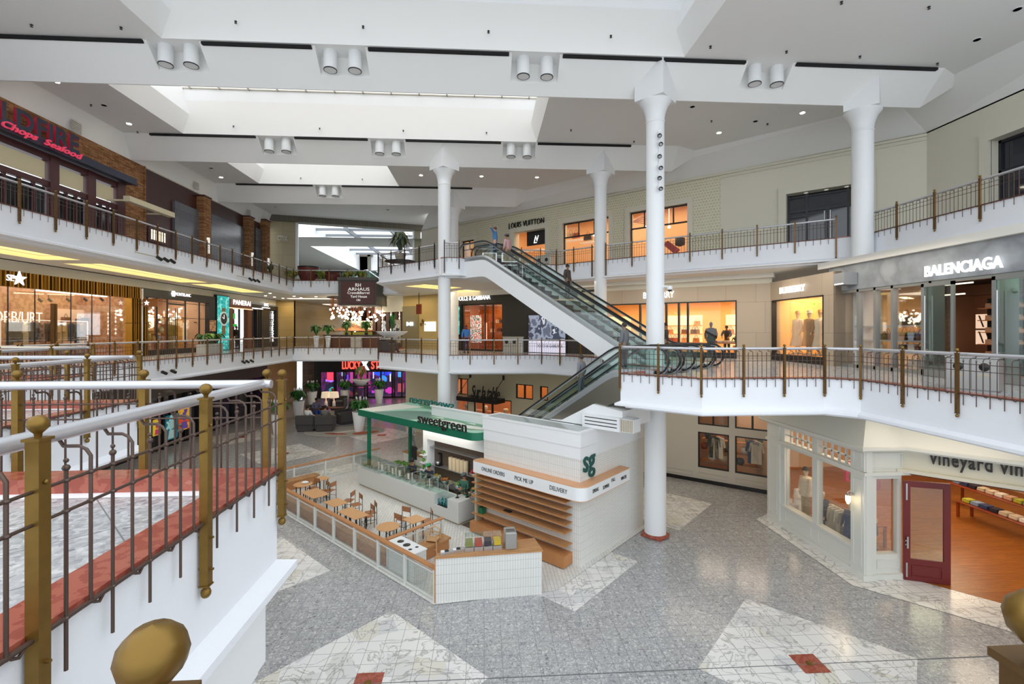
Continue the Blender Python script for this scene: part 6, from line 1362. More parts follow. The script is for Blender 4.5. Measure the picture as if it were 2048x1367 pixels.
# awning with script lettering
t = thing('awning', 'flat black awning on two rods over the cook shop entrance', 'awning', LW, W1.a); a0, a1 = s(932), s(1010); za = z(970, 797)
b = MB(); b.b(a0, a1, -1.0, 0, za-.12, za+.16); b.build('slab', 'black', t)
for px in (948, 1015): q = s(px)-.3; b = MB(); b.tube([(q-.4, -.95, za+.15), (q, -.02, za+1.45)], .02, 6); b.cb((q, -.04, za+1.5), (.12, .08, .3)); b.build('rod', 'black', t)
o = text('Sur la table', 1.0, 'ink', 'shop_sign', ext=.02, off=.012, shear=.3, sp=.9); w_ = textw(o); x0, x1 = Pl(W1.pt(0, -.9), W1.pt(9, -.9)).s(942), Pl(W1.pt(0, -.9), W1.pt(9, -.9)).s(999); o.data.transform(Matrix.Diagonal(((x1-x0)/w_, 1, 1.15, 1))); o.location = (*W1.pt(x0, -.9), za+.18); o.rotation_euler.z = W1.a; tag(o, 'dark slanted script lettering standing on the black awning', 'sign')
# --- white corner clothes shop
wp = mat('ivory_paint', '#dfe0da', .45); XV = 11.6
V1 = Pl((XV, 18.35), (XV, 13.62)); LV = (V1.p.x, V1.p.y, 0); s, z = V1.s, V1.z; zt = 3.95
wn = [(s(1569), s(1624)), (s(1634), s(1703))]; zw0, zw1 = z(1600, 1028), z(1600, 905); zt0, zt1 = z(1600, 893), z(1600, 866)
t = thing('storefront', 'ivory panelled corner shop front with gridded upper windows, ground floor right', 'shop front', LV, V1.a)
b = MB(); L_ = V1.L; xs = [0, wn[0][0], wn[0][1], wn[1][0], wn[1][1], L_]
for i in (0, 2, 4): b.b(xs[i], xs[i+1], 0, .22, 0, zt)
for (a, c) in wn: b.b(a, c, 0, .22, 0, zw0); b.b(a, c, 0, .22, zw1, zt0); b.b(a, c, 0, .22, zt1, zt)
b.b(-.05, s(1562), -.08, 0, 0, zt); b.b(s(1706), L_+.08, -.08, 0, 0, zt); b.b(-.1, L_+.15, -.12, 0, zt0-.14, zt0-.04); b.b(-.05, L_+.1, -.1, 0, 0, .16); b.b(0, L_, -.05, 0, zw0-.08, zw0)
b.b(0, L_, 0, .22, zt, zt+.1)
def panel(b, a, c, z0, z1, y=-.02, w=.03): b.b(a, c, y, 0, z0, z0+w); b.b(a, c, y, 0, z1-w, z1); b.b(a, a+w, y, 0, z0+w, z1-w); b.b(c-w, c, y, 0, z0+w, z1-w)
for (a, c) in wn: panel(b, a+.05, c-.05, .3, zw0-.18)
for (a, c) in ((.08, s(1560)-.06), (s(1708)+.06, L_)): panel(b, a, c, .35, zt0-.3, -.1); panel(b, a, c, zt0+.05, zt-.1, -.1)
b.build('panelled_wall', wp, t)
for j, (a, c) in enumerate(wn):
    b = MB(); n = 5
    for i in range(1, n): q = a+(c-a)*i/n; b.b(q-.025, q+.025, .05, .12, zt0, zt1)
    b.b(a, c, .05, .12, (zt0+zt1)/2-.025, (zt0+zt1)/2+.025); b.build('muntins', wp, t)
    b = MB(); b.b(a, c, .08, .09, zw0, zw1); b.build('pane', 'pglass', t)
F1 = Pl((XV+.0, 13.62), (16, 13.62)); 
t2 = thing('storefront', 'ivory front with one narrow window left of the open red door', 'shop front', (XV, 13.62, 0), 0)
q0, q1 = F1.s(1752), F1.s(1798); qz0, qz1 = F1.z(1775, 1108), F1.z(1775, 957); qe = F1.s(1803)
b = MB(); b.b(0, q0, 0, .22, 0, zt); b.b(q0, q1, 0, .22, 0, qz0); b.b(q0, qe, 0, .22, qz1, zt); b.b(q1, qe, 0, .22, 0, qz1); b.b(-.02, .18, -.1, 0, 0, zt); b.b(.22, q0-.03, -.05, 0, 0, zt0-.1); panel(b, q0+.02, qe-.05, .3, qz0-.15); panel(b, .22, qe, zt0+.05, zt-.1, -.04); b.b(-.1, qe+.2, -.12, 0, zt0-.14, zt0-.04); b.b(0, qe, 0, .22, zt, zt+.1); b.b(-.1, qe, -.1, 0, 0, .16); b.build('panelled_wall', wp, t2)
b = MB(); b.b(q0, q1, .08, .09, qz0, qz1); b.build('pane', 'pglass', t2)
F3_ = Pl((XV+qe, 13.62), (XV+qe+3.4, 13.62-3.4)); S_ = (F3_.p.x-t2.location.x, F3_.p.y-13.62)
zs0 = F3_.z(1900, 954); 
t3 = thing('sign_board', 'cream sign board with dark lettering over the shop opening, ground floor right', 'sign board', (F3_.p.x, F3_.p.y, 0), F3_.a)
b = MB(); b.b(0, 4.8, 0, .25, zs0, zt+.1); b.b(-.1, 4.8, -.14, .1, zs0-.04, zs0+.06); b.build('board', mat('sign_cream', '#ddd8c6', .5), t3)
b = MB(); b.b(0, 4.8, .02, .2, zs0-.1, zs0-.04); b.build('dark_head', mat('dark_head', '#4a1c22', .5), t3)
o = text('vineyard vines', .6, 'ink', 'shop_sign', ext=.02, off=.018, sp=1.12); w_ = textw(o); x0 = F3_.s(1860); x1 = F3_.s(2013)
cut = text('vineyard vi', .6, 'ink', 'tmp', ext=.02, off=.018, sp=1.12); wc = textw(cut); bpy.data.objects.remove(cut)
k_ = (x1-x0)/(wc*.93); d_ = F3_._sd(1930)[1]; o.data.transform(Matrix.Diagonal((k_, 1, 29*d_/FPX/.43*.43/.31/1.0*.72 if 0 else .95, 1)))
# slab serifs on the letters' feet and heads
o.location = (*F3_.pt(x0, -.06), F3_.z(1930, 935)+.0); o.rotation_euler.z = F3_.a; tag(o, 'dark lower case lettering on the cream board over the open red door', 'sign')
b = MB(); sweep(b, [(XV+1.2, 18.35), (XV, 18.35), (XV, 13.62), (XV+qe, 13.62), (XV+qe+3.4, 13.62-3.4)], [(-.1, zt-.02), (.24, zt-.02), (.30, zt+.04), (.30, zt+.12), (.24, zt+.14), (-.75, zG)], False); struct('trim_8', b, wp)
b = MB(); b.b(XV-.16, XV+.24, 13.46, 13.8, 0, .17); struct('trim_9', b, wp)
# red door, standing open
D_ = Pl((12.76, 13.52), (13.86, 13.12)); tD = thing('shop_door', 'open dark red door with tall glass pane at the ground floor right', 'door', (D_.p.x, D_.p.y, 0), D_.a); w = D_.L; h = 3.03
b = MB(); b.b(0, .17, -.03, .03, .02, h); b.b(w-.17, w, -.03, .03, .02, h); b.b(.17, w-.17, -.03, .03, h-.18, h); b.b(.17, w-.17, -.03, .03, .02, .6); b.b(.17, w-.17, -.03, .03, .60, .68); panel(b, .2, w-.2, .15, .5, -.05); b.build('leaf', mat('oxblood', '#701d1f', .4), tD)
b = MB(); b.b(.17, w-.17, -.005, .005, .68, h-.18); b.build('pane', 'gglass', tD)
b = MB(); b.b(.06, .1, -.09, -.05, 1.0, 1.35); b.b(.03, .08, -.06, -.03, 1.08, 1.12); b.b(.03, .08, -.06, -.03, 1.2, 1.24); b.build('handle', 'steel', tD)
for (a, c) in ((.12, .55), (2.45, 2.95)): b = MB(); b.b(.05, .09, -.05, -.03, a, c); b.build('bolt', 'steel', tD)
b = MB(); b.flat([(XV+.1, 13.85), (12.7, 13.85), (16.4, 10.1), (25, 10.1), (25, 25), (13.6, 25), (13.6, 20.85), (XV+.15, 18.4)], .012); struct('floor', b, planks('shop_planks', '#b8702a', '#a86020', .1, 2.2, 'XY', .3))
b = MB(); b.b(13.5, 25, 25, 25.2, 0, zt); b.b(25, 25.2, 9, 25, 0, zt); b.b(13.5, 13.7, 20.8, 25, 0, zt); b.prism([(11.75, 18.4), (11.95, 18.35), (13.55, 20.8), (13.35, 20.85)], 0, zG); struct('wall_shop', b, mat('tan_shop_wall', '#d8b48a', .7))
b = MB(); b.flat([(XV+.1, 13.85), (12.7, 13.85), (16.4, 10.1), (25, 10.1), (25, 25), (13.6, 25), (13.6, 20.85), (XV+.15, 18.4)], zt, False); struct('ceiling', b, 'ceil')
for (x, y, p) in ((13.2, 16.4, 55), (16.0, 14.5, 50), (17.5, 18, 50), (18.5, 12, 45), (20.5, 19.5, 80), (16, 22, 50)): area(x, y, zt-.1, 2, 2, p, (1, .80, .56), name='shop_lamp')
for side, pts_ in (('side', [(XV, 18.6), (XV, 13.62)]),):
    b = MB(); b.flat([(XV+.1, 18.7), (10.95, 18.2), (10.95, 13.3), (16.5, 7.75), (18.2, 8.6), (12.85, 13.95), (XV+.1, 13.95)], .01); struct('floor', b, 'marble2')
# wall lantern
t = thing('wall_lantern', 'small lit glass wall lantern on the corner pilaster of the ivory shop', 'wall lamp', (XV-.1, V1.pt(s(1712))[1], z(1712, 1000)), PI/2)
b = MB(); b.lathe([(.03, -.1), (.07, 0), (.075, .14), (.05, .17)], (0, .16, 0), 10); b.build('glass_shade', mat('lantern_glow', '#ffe3a8', .3, emit=3), t); b = MB(); b.tube([(0, .02, .2), (0, .1, .3), (0, .18, .26), (0, .17, .18)], .014, 6); b.lathe([(.08, 0), (.0, .09)], (0, .16, .17), 10); b.lathe([(.05, 0), (.05, .03)], (0, 0, .2), 10, axis='y'); b.build('bracket', 'steel', t)
point(XV-.35, V1.pt(s(1712))[1], z(1712, 1000)+.05, 6, (1, .8, .5), .08)
# goods in the white shop
mk = lambda *a, **k: mannequin(*a, **k)
mk(1.85, mat('cream_knit', '#d8cdb8', .8), mat('khaki_cloth', '#b5a583', .8), mat('pale_figure', '#e4d6bc', .5), mat('black_hair', '#1d1a1a', .7), label='mannequin in cream knit behind the farther pane of the ivory shop', pos=(12.3, 17.2, .5), rz=-PI/2)
mk(1.8, mat('denim_dark', '#2b3c5e', .8), mat('grey_cloth', '#6f7884', .8), mat('pale_figure', '#e4d6bc', .5), label='mannequin in grey and denim behind the middle of the ivory shop window', pos=(12.2, 16.2, .02), rz=-PI/2)
mk(1.7, mat('navy_cloth', '#27406e', .8), mat('navy_cloth', '#27406e', .8), mat('pale_figure', '#e4d6bc', .5), label='mannequin in short navy dress at the right of the ivory shop window', pos=(12.1, 14.75, .25), rz=-PI/2, skirt=True)
mk(1.8, mat('navy_print', '#2a3a66', .8, noise=.4, nscale=20), mat('navy_print', '#2a3a66', .8), mat('tan_figure', '#caa27a', .5), label='mannequin in long blue dress beside the red door', pos=(12.45, 14.5, .02), rz=0, skirt=True)
t = thing('clothes_rail', 'clothes rail of pale and blue garments behind the nearer pane of the ivory shop', 'clothes rail', (12.35, 15.6, 0), -PI/2); b = MB(); b.tube([(-.5, 0, 0), (-.5, 0, 1.5), (.9, 0, 1.5), (.9, 0, 0)], .02, 6); b.build('rail_tube', 'steel', t)
for i in range(8):
    c, n_ = [('#d8cfbe', 'cream'), ('#c9c2b0', 'sand'), ('#bdb6a4', 'stone'), ('#d9d2c2', 'ivory'), ('#a9a394', 'taupe'), ('#3c3648', 'plum patterned'), ('#2a3f70', 'navy'), ('#34508a', 'blue')][i]
    o = garment(.42, 1.0, mat('vg'+c, c, .8)); o.location = (12.35, 15.95-i*.17, 1.47); o.rotation_euler.z = -PI/2+.9; tag(o, '%s garment on the rail behind the nearer pane of the ivory shop' % n_, 'garment')
for i, (x, y, c, n_) in enumerate(((14.2, 17.4, '#c2406a', 'pink'), (14.5, 17.2, '#d87aa0', 'pale pink'), (14.8, 17.0, '#b82a4a', 'crimson'), (12.9, 15.2, '#c83a2a', 'red'), (13.1, 15.2, '#d84a3a', 'bright red'), (13.3, 15.2, '#b8302a', 'deep red'), (12.7, 15.2, '#6a9a3a', 'green'))):
    o = garment(.42, .8, mat('vh'+c, c, .8)); o.location = (x, y, 2.55 if i < 3 else 2.95); tag(o, '%s shirt hung high on the inner wall of the ivory shop' % n_, 'shirt')
for (x, y, l) in ((14.5, 17.25, 1.0), (13.05, 15.25, 1.0)): b = MB(); b.tube([(x-l/2, y, 0), (x+l/2, y, 0)], .015, 6); b.tube([(x, y, 0), (x, y, 3.95-(2.58 if x > 14 else 2.98))], .01, 5); o = b.build('garment_bar', 'steel', loc=(0, 0, 2.58 if x > 14 else 2.98)); tag(o, 'steel garment bar hung from the ceiling of the ivory shop, %s' % ('deeper inside' if x > 14 else 'near the narrow window'), 'bar')
for i, (x, y, h_, n_) in enumerate(((12.05, 17.9, .9, 'left short'), (12.05, 17.55, .8, 'front short'), (12.4, 17.75, 1.3, 'tall back'), (12.5, 16.75, 1.2, 'right tall'))):
    t = thing('white_drum', '%s white drum in the group behind the farther pane of the ivory shop' % n_, 'drum', (x, y, .02)); b = MB(); b.lathe([(.17, 0), (.17, h_), (0, h_)], n=18); b.build('drum_body', 'white', t); b = MB(); b.lathe([(.18, h_*.72), (.185, h_*.76), (.18, h_*.8)], n=18); b.build('band', mat('drum_band', '#e9e4d8', .4), t)
def table(lab, x, y, z0, rz, w, d, h, top, legm, rnd=False, th=.04, inset=.06):
    t = thing('round_table' if rnd else 'table', lab, 'table', (x, y, z0), rz); b = MB()
    if rnd: b.lathe([(w/2-.01, h-th), (w/2, h-th/2), (w/2-.01, h), (0, h)], n=28, smooth=False)
    else: b.cb((0, 0, h-th/2), (w, d, th), bev=.012)
    b.build('tabletop', top, t)
    q = (w/2-inset, d/2-inset) if not rnd else (w*.26, w*.26); lm = None
    for (i, j) in ((-1, -1), (1, -1), (1, 1), (-1, 1)):
        if lm is None: b = MB(); b.b(-.016, .016, -.016, .016, 0, h-th); o = b.build('leg', legm, t); lm = o.data
        else: o = bpy.data.objects.new('leg', lm); COL.objects.link(o); o.parent = t
        o.location = (i*q[0], j*q[1], 0)
    return t
cherry = mat('cherry_wood', '#8a3a1c', .35)
for (lab, x, y, rz, w, d, h) in (('long low red brown table with folded shirts, nearer one beyond the red door', 19.6, 16.7, -PI/2, 2.6, .7, .62), ('long red brown table with folded shirts, farther one beyond the red door', 20.9, 17.8, -PI/2, 3.6, .75, .85), ('cloth covered table with folded clothes behind the narrow window', 13.3, 15.9, 0, 1.5, .8, .75)):
    t = table(lab, x, y, .02, rz, w, d, h, cherry if 'red' in lab else mat('linen', '#d3c6aa', .8), cherry, inset=.05); t.scale = (1, 1, 1)
    for o in kids(t):
        if o.name.startswith('leg'): o.scale = (2.4, 2.4, 1)
    n = int(w/.34)
    for i in range(n):
        u = -w/2+.2+i*.34; c, n_ = [('#d8c8b0', 'beige'), ('#e9e4da', 'white'), ('#cfa88a', 'peach'), ('#b8b83a', 'yellow green'), ('#8aa0c0', 'pale blue'), ('#33406a', 'navy'), ('#2a2436', 'dark violet'), ('#c9bca0', 'sand')][(i+int(x)) % 8]
        b = MB(); b.cb((0, 0, .05), (.28, .34, .1), bev=.02); b.cb((.01, 0, .125), (.27, .33, .05), bev=.015); o = b.build('folded_shirt', mat('fs'+c, c, .8)); o.location = (x+math.cos(rz)*u, y+math.sin(rz)*u, .02+h+.001); o.rotation_euler.z = rz
        tag(o, '%s folded shirts stacked on the %s' % (n_, 'nearer long table beyond the red door' if x == 19.6 else ('farther long table beyond the red door' if x == 20.9 else 'cloth covered table behind the narrow window')), 'folded clothes')
t = thing('picture_frame', 'small white framed photograph standing on the cloth covered table', 'picture frame', (12.95, 15.65, .78)); b = MB(); b.b(-.14, .14, 0, .02, 0, .42); b.build('frame', 'white', t); b = MB(); b.b(-.09, .09, -.005, 0, .08, .34); b.build('photograph', blotch('tiny_photo', ['#5a4a44', '#c8a890', '#8a6a5a'], 9, .5), t)
t = thing('white_bin', 'tall pale grey bin behind the narrow window beside the red door', 'bin', (12.0, 14.1, .02)); b = MB(); b.lathe([(.17, 0), (.2, .75), (.18, .75), (.1, .7)], n=16); b.build('bin_body', mat('bin_grey', '#c9ccce', .4), t); b = MB(); b.lathe([(.205, .55), (.21, .6), (.205, .65)], n=16); b.build('rim_band', 'white', t)
# things hung under the right gallery
for (a, lab) in ((12.0, 'long grey track pipe under the right gallery soffit'),): b = MB(); b.tube([(10.9, 15.2, 5.1), (11.6, 13.0, 5.1), (12.2, 9.5, 5.1)], .03, 6); b.tube([(10.9, 15.2, 5.1), (10.9, 15.2, 5.26)], .02, 5); tag(b.build('track_pipe', 'steel'), lab, 'pipe')
# ================================================================ SALAD KIOSK
KC = Vector((3.07, 14.8)); KU = Vector((1, -1)).normalized()
K = Pl(KC, KC+KU); LK0 = (KC.x, KC.y, 0); KA = K.a
def kt(name, lab, cat, s=0, y=0, z=0, rz=0, group=None): p = K.pt(s, y); return thing(name, lab, cat, (p[0], p[1], z), KA+rz, group)
def KP(y): return Pl(K.pt(0, y), K.pt(1, y))
tilew = brick('white_tile', '#e6e6e2', '#e2e2de', '#bdbdb8', .075, .26, .005, 0, .35, 'AZ')
tileh = brick('white_long_tile', '#e4e4e0', '#e0e0dc', '#c4c4c0', .5, .075, .005, .5, .35, 'AZ')
herr = brick('chevron_tile', '#e2e1dc', '#d9d8d3', '#a9a9a5', .46, .11, .006, .5, .3, 'XY', rot=PI/4)
gd = mat('deep_green', '#0b6b4f', .45)
b = MB(); b.flat([(-14.9, -4.4), (-1.9, -4.4), (.2, -1.6), (.2, 4.4), (-12.9, 3.0), (-14.9, 1.0)], .016); b.m(1); b.b(-5.3, -4.2, -.3, 2.4, .016, .02); struct('floor', b, [herr, mat('brown_mat', '#6a5a4c', .7)], loc=LK0, rz=KA)
ZR4 = 4.3
t = kt('kiosk_block', 'tall white tiled corner block of the salad kiosk with timber shelves', 'kiosk')
b = MB(); b.b(-4.35, 0, 0, .85, 0, 3.45); b.build('front_wall', tilew, t)
b = MB(); b.b(-.9, .0, .85, 4.45, 0, 3.45); b.build('side_wall', tileh, t)
b = MB(); b.prism([(-4.35, -.02), (.02, -.02), (.02, 4.45), (-.9, 4.45), (-.9, .87), (-4.35, .87)], 3.45, 3.85); b.prism([(-4.37, -.05), (.05, -.05), (.05, 4.45), (-.9, 4.45), (-.9, .9), (-4.37, .9)], 3.85, ZR4); b.prism([(-4.4, -.08), (.08, -.08), (.08, 4.45), (-.9, 4.45), (-.9, .93), (-4.4, .93)], ZR4, ZR4+.05); b.build('parapet', 'white', t)
b = MB(); b.b(-4.2, -.1, .05, .75, ZR4+.052, ZR4+.056); b.b(-.8, -.1, .8, 2.2, ZR4+.052, ZR4+.056); b.build('roof_surface', mat('roof_grey', '#a9b0ae', .15), t)
# curved lettered band
kb = KP(-.42); zt_, zb_ = kb.z(954, 922), kb.z(954, 945)
def rc(x0, y0, x1, y1, r, n=6):
    return [(x1-r+math.sin(a)*r, y0+r-math.cos(a)*r) for a in [i*PI/2/n for i in range(n+1)]]
prof = [(-4.5, 0), (-4.5, -.42)]+rc(0, -.42, .38, 0, .35)+[(.38, 2.6), (0, 2.6), (0, 0)]
b = MB(); b.prism(prof, zb_, zt_-.02); b.m(1); b.prism([(p[0]*1.0, p[1]) for p in prof], zt_-.02, zt_+.02); b.prism(prof, zb_-.02, zb_); b.build('lettered_band', ['white', mat('band_timber', '#d9a57c', .5)], t)
for (sx_, p0, p1, py) in (('ONLINE ORDERS', 963, 1009, 950), ('PICK ME UP', 1029, 1066, 965), ('DELIVERY', 1099, 1134, 982)):
    o = text(sx_, .2, 'ink', 'lettering', t, ext=.004, off=.001); w_ = textw(o); x0, x1 = kb.s(p0), kb.s(p1); o.data.transform(Matrix.Diagonal(((x1-x0)/w_, 1, 1, 1))); o.location = (x0, -.425, (zb_+zt_)/2-.07)
for (sx_, y0, y1, dz) in (('SPRING', .12, .48, -.05), ('SUMMER', .75, 1.15, -.09), ('FALL', 1.3, 1.55, .02), ('WINTER', 1.95, 2.35, -.08)):
    o = text(sx_, .17, 'ink', 'lettering', t, ext=.004, off=.001, rot=(PI/2, 0, PI/2)); ys_ = [v.co.y for v in o.data.vertices]; o.data.transform(Matrix.Diagonal((1, (y1-y0)/(max(ys_)-min(ys_)), 1, 1))); o.location = (.386, y0, (zb_+zt_)/2+dz)
o = text('sg', 1.05, mat('logo_green', '#14524c', .5), 'logo', t, ext=.02, off=.012, rot=(PI/2, 0, PI/2)); o.location = (.03, .12, 3.02); o.data.transform(Matrix.Diagonal((1, .85, 1, 1)))
for k, zz_ in enumerate((2.12, 1.88, 1.64, 1.40, 1.14, .72)):
    b = MB(); b.b(-4.6, -.3, -.40, 0, zz_-.03, zz_); b.m(1); b.b(-4.6, -.3, -.41, -.40, zz_-.035, zz_); b.build('shelf', ['wood', 'woodv'], t)
b = MB(); b.b(-4.6, -.3, -.5, 0, .06, .42); b.build('bench_shelf', ['woodv'], t); b = MB(); b.b(-4.55, -.35, -.42, 0, 0, .06); b.b(-4.5, -4.4, -.35, 0, .42, 2.3); b.build('plinth', 'taupe', t)
b = MB(); b.b(-.1, .1, -.09, .09, 0, .22); o = place(b.build('green_carton', mat('carton_green', '#1c6a48', .6)), K, -4.25, -.2, .721, 'small green and white carton on the lowest kiosk shelf', 'carton')
b = MB(); b.cb((0, 0, .02), (.3, .12, .04)); place(b.build('black_strap', 'black'), K, -2.9, -.25, 1.141, 'small black strap lying on the kiosk shelf', 'strap')
# canopy
t = kt('kiosk_canopy', 'green edged flat canopy of the salad kiosk with painted leaf shapes on top', 'canopy')
cp = [(-12.7, 2.85), (-12.7, -.42)]+[(-4.75+math.sin(a)*.4, -.02-math.cos(a)*.4) for a in [i*PI/2/5 for i in range(6)]]+[(-4.36, 1.0), (-8.8, 1.0), (-8.8, 2.85)]
b = MB(); b.prism(cp, 3.42, 3.72); b.build('edge', gd, t)
mint, teal, sage, pale = mat('mint', '#a9d8c0', .4), mat('slate_green', '#6d9488', .4), mat('sage', '#6aa07c', .4), mat('pale_cream', '#ecece0', .4)
b = MB(); b.m(0); b.flat(cp, 3.722)
def blob(cx_, cy_, rx, ry, n=20, a=0): return [(cx_+math.cos(i*2*PI/n)*rx*math.cos(a)-math.sin(i*2*PI/n)*ry*math.sin(a), cy_+math.cos(i*2*PI/n)*rx*math.sin(a)+math.sin(i*2*PI/n)*ry*math.cos(a)) for i in range(n)]
b.m(1); b.flat([(-11.6, -.4), (-8.6, -.4), (-8.0, .3), (-8.6, 1.2), (-9.6, 1.5), (-10.6, .9)], 3.724); b.m(2); b.flat([(-7.6, -.1), (-5.0, -.1), (-4.4, .5), (-4.4, .95), (-6.0, .95), (-7.5, .95), (-8.7, .95)], 3.725); b.flat([(-10.9, 1.9), (-9.6, 1.9), (-9.6, 2.85), (-12.0, 2.85)], 3.725)
b.m(3); b.flat([(-12.65, -.2), (-11.5, -.35), (-11.1, 1.0), (-10.8, 2.2), (-12.65, 2.0)], 3.726); b.flat(blob(-6.9, .35, 1.0, .25, a=.12), 3.728); b.flat(blob(-5.3, .3, .7, .24, a=.1), 3.728); b.flat([(-8.6, .75), (-7.6, .7), (-7.7, .9)], 3.728); b.flat([(-6.3, .78), (-5.6, .72), (-5.7, .9)], 3.728)
b.build('roof_mural', [mint, teal, sage, pale], t)
b = MB(); b.b(-8.75, -4.38, 1.0, 1.03, 3.42, 4.12); b.b(-8.8, -4.38, .93, 1.03, 4.12, 4.18); b.build('back_upstand', 'white', t)
for (a, y) in ((-12.3, -.05), (-12.3, 2.4), (-9.3, 2.4)): b = MB(); b.b(a-.07, a+.07, y-.07, y+.07, 0 if y > 0 else .95, 3.42); b.build('post', gd, t)
kc = KP(-.46)
def standing(sx_, cap, x0, x1, y, z0, rz=0, lab=''):
    o = text(sx_, cap/.73, 'ink' if not rz else mat('teal_letter', '#14706a', .5), 'shop_sign', ext=.025, off=.006); w_ = textw(o); o.data.transform(Matrix.Diagonal(((abs(x1-x0))/w_, 1, 1, 1))); p = K.pt(x0, y); o.location = (p[0], p[1], z0); o.rotation_euler.z = KA+rz; return tag(o, lab, 'sign')
standing('sweetgreen', .42, kc.s(835), kc.s(932), -.46, 3.72, 0, 'dark lower case lettering standing on the front edge of the green canopy')
kq = KP(2.7); standing('sweetgreen', .42, -9.0, -12.6, 2.6, 3.73, PI, 'teal lower case lettering seen from behind on the far edge of the green canopy')
# counter with guards
t = kt('service_counter', 'long pale grey serving counter of the salad kiosk, lower block at its right end', 'counter')
cg = mat('counter_grey', '#d3d4d0', .4)
b = MB(); b.b(-12.68, -6.75, -.45, .15, .1, .92); b.b(-6.75, -5.95, -.45, .15, .1, .5); b.b(-5.95, -5.3, -.45, .7, .1, .92); b.b(-6.75, -5.95, .05, .15, .5, .92); b.build('counter_body', cg, t)
b = MB(); b.b(-12.6, -5.95, -.38, .1, 0, .1); b.b(-5.95, -5.35, -.38, .6, 0, .1); b.build('plinth', 'taupe', t)
b = MB(); b.b(-6.65, -6.05, -.4, .04, .501, .52); b.m(1)
for i in range(10): b.lathe([(.035, 0), (.035, .15), (.02, .2)], (-6.68+(i % 5)*.16, -.28+(i//5)*.2, .52), 8)
b.build('bottle_cooler', ['black', blotch('bottles', ['#2a6ab0', '#1a8a6a', '#e0e8f0', '#20406a'], 12, .3)], t)
for (a, c, y0, y1) in ((-12.6, -11.0, -.35, .2), (-11.0, -9.6, -.35, .2), (-9.6, -8.4, -.35, .2), (-8.4, -7.2, -.35, .2), (-7.2, -6.0, -.35, .2)):
    g = kt('sneeze_guard', 'glass food guard on the serving counter, %s' % {-12.6: 'far left one beside the green post', -11.0: 'second from the green post', -9.6: 'middle one with paper notices', -8.4: 'fourth from the green post', -7.2: 'right end one near the till'}[a], 'food guard')
    b = MB(); b.b(a+.02, c-.02, y0, y0+.01, .95, 1.42); b.b(a+.02, c-.02, y0, y1-.1, 1.42, 1.43); b.build('glass_panel', 'gglass', g)
    b = MB()
    for q in (a+.02, c-.02): b.tube([(q, y0, .92), (q, y0, 1.43), (q, y1-.1, 1.43), (q, y1-.1, .92)], .015, 6)
    b.build('frame', 'steel', g)
    if a == -9.6 or a == -11.0:
        for q in (a+.3, c-.25): b = MB(); b.b(q-.07, q+.07, y0-.01, y0-.004, 1.12, 1.36); b.build('paper_notice', brick('notice', '#f4f4f0', '#f4f4f0', '#6a6a6a', .5, .03, .006, 0, .6, 'XZ'), g)
random.seed(8); foods = ['#7a9a3a', '#c8b890', '#4a6a2a', '#d8d0b8', '#8a5a3a', '#b8a070', '#e0dcd0', '#a83a2a', '#5a7a34', '#d0a040']
for i in range(22):
    x, y = -12.35+(i//2)*.48, -.2+.22*(i % 2); b = MB(); b.cb((0, 0, .03), (.22, .2, .06)); b.m(1); 
    for k in range(7): b.ball((random.uniform(-.07, .07), random.uniform(-.06, .06), .065), .035, 6)
    c = foods[i % 10]; place(b.build('food_pan', ['steel', mat('food'+c, c, .7)]), K, x, y, .925, 'steel pan of chopped food under the glass guards of the serving counter', 'food pan', 'food pans in the serving counter')
for i in range(14): b = MB(); b.tube([(0, 0, 0), (.02, -.1, .06), (.02, -.16, .05)], .01, 5); place(b.build('tongs', 'steel'), K, -12.3+i*.12, -.41, .925, 'steel serving tongs on the front ledge of the serving counter', 'tongs', 'steel tongs on the counter ledge')
# back counters with greens, shelves, oven, bowls
t = kt('prep_table', 'steel preparation table with a long tray of green leaves inside the kiosk', 'table'); b = MB(); b.b(-12.2, -9.9, .95, 1.5, .82, .9); b.build('table_top', 'steel', t); b = MB(); b.b(-12.1, -10.0, 1.0, 1.45, 0, .82); b.build('table_body', 'taupe', t)
b = MB(); b.b(-.9, .9, -.25, .25, 0, .08); random.seed(4); b.m(1)
for i in range(60): b.ball((random.uniform(-.8, .8), random.uniform(-.2, .2), .09), .06, 5, (1, 1, .6))
o = place(b.build('salad_tray', ['steel', blotch('lettuce', ['#4a7a2a', '#6a9a3a', '#355a20', '#8ab050'], 8, .7)]), K, -11.05, 1.22, .901, 'long steel tray heaped with green salad leaves', 'tray')
t = kt('timber_console', 'low timber topped white console at the far side of the kiosk', 'cabinet'); b = MB(); b.b(-13.2, -9.2, 2.6, 3.0, 0, .95); b.build('console_body', tilew, t); b = MB(); b.b(-13.25, -9.15, 2.55, 3.05, .95, 1.0); b.build('console_top', 'wood', t)
t = kt('kitchen_wall', 'dark recessed kitchen wall under the green canopy with steel shelves', 'kitchen unit')
b = MB(); b.b(-8.8, -4.38, .97, 1.0, 0, 3.42); b.build('back_panel', mat('kitchen_dark', '#5a4c40', .6), t); b = MB(); b.b(-8.6, -6.3, .62, .97, .8, .88); b.b(-8.5, -4.4, .68, .97, 1.55, 1.58); b.b(-8.5, -4.4, .68, .97, 2.35, 2.38); b.build('steel_shelf', 'steel', t); b = MB(); b.b(-8.8, -8.5, .55, .97, 0, 3.42); b.b(-8.5, -4.38, .5, .55, 2.75, 3.42); b.build('white_surround', 'white', t)
for i in range(5): b = MB(); b.lathe([(.1, 0), (.11, .5), (.09, .52)], n=10); place(b.build('cup_stack', mat('kraft', '#d2bd9c', .7)), K, -7.2+.24*i, .82, 1.581, 'tall stack of kraft bowls on the kitchen shelf', 'bowl stack', 'kraft bowl stacks in the kiosk')
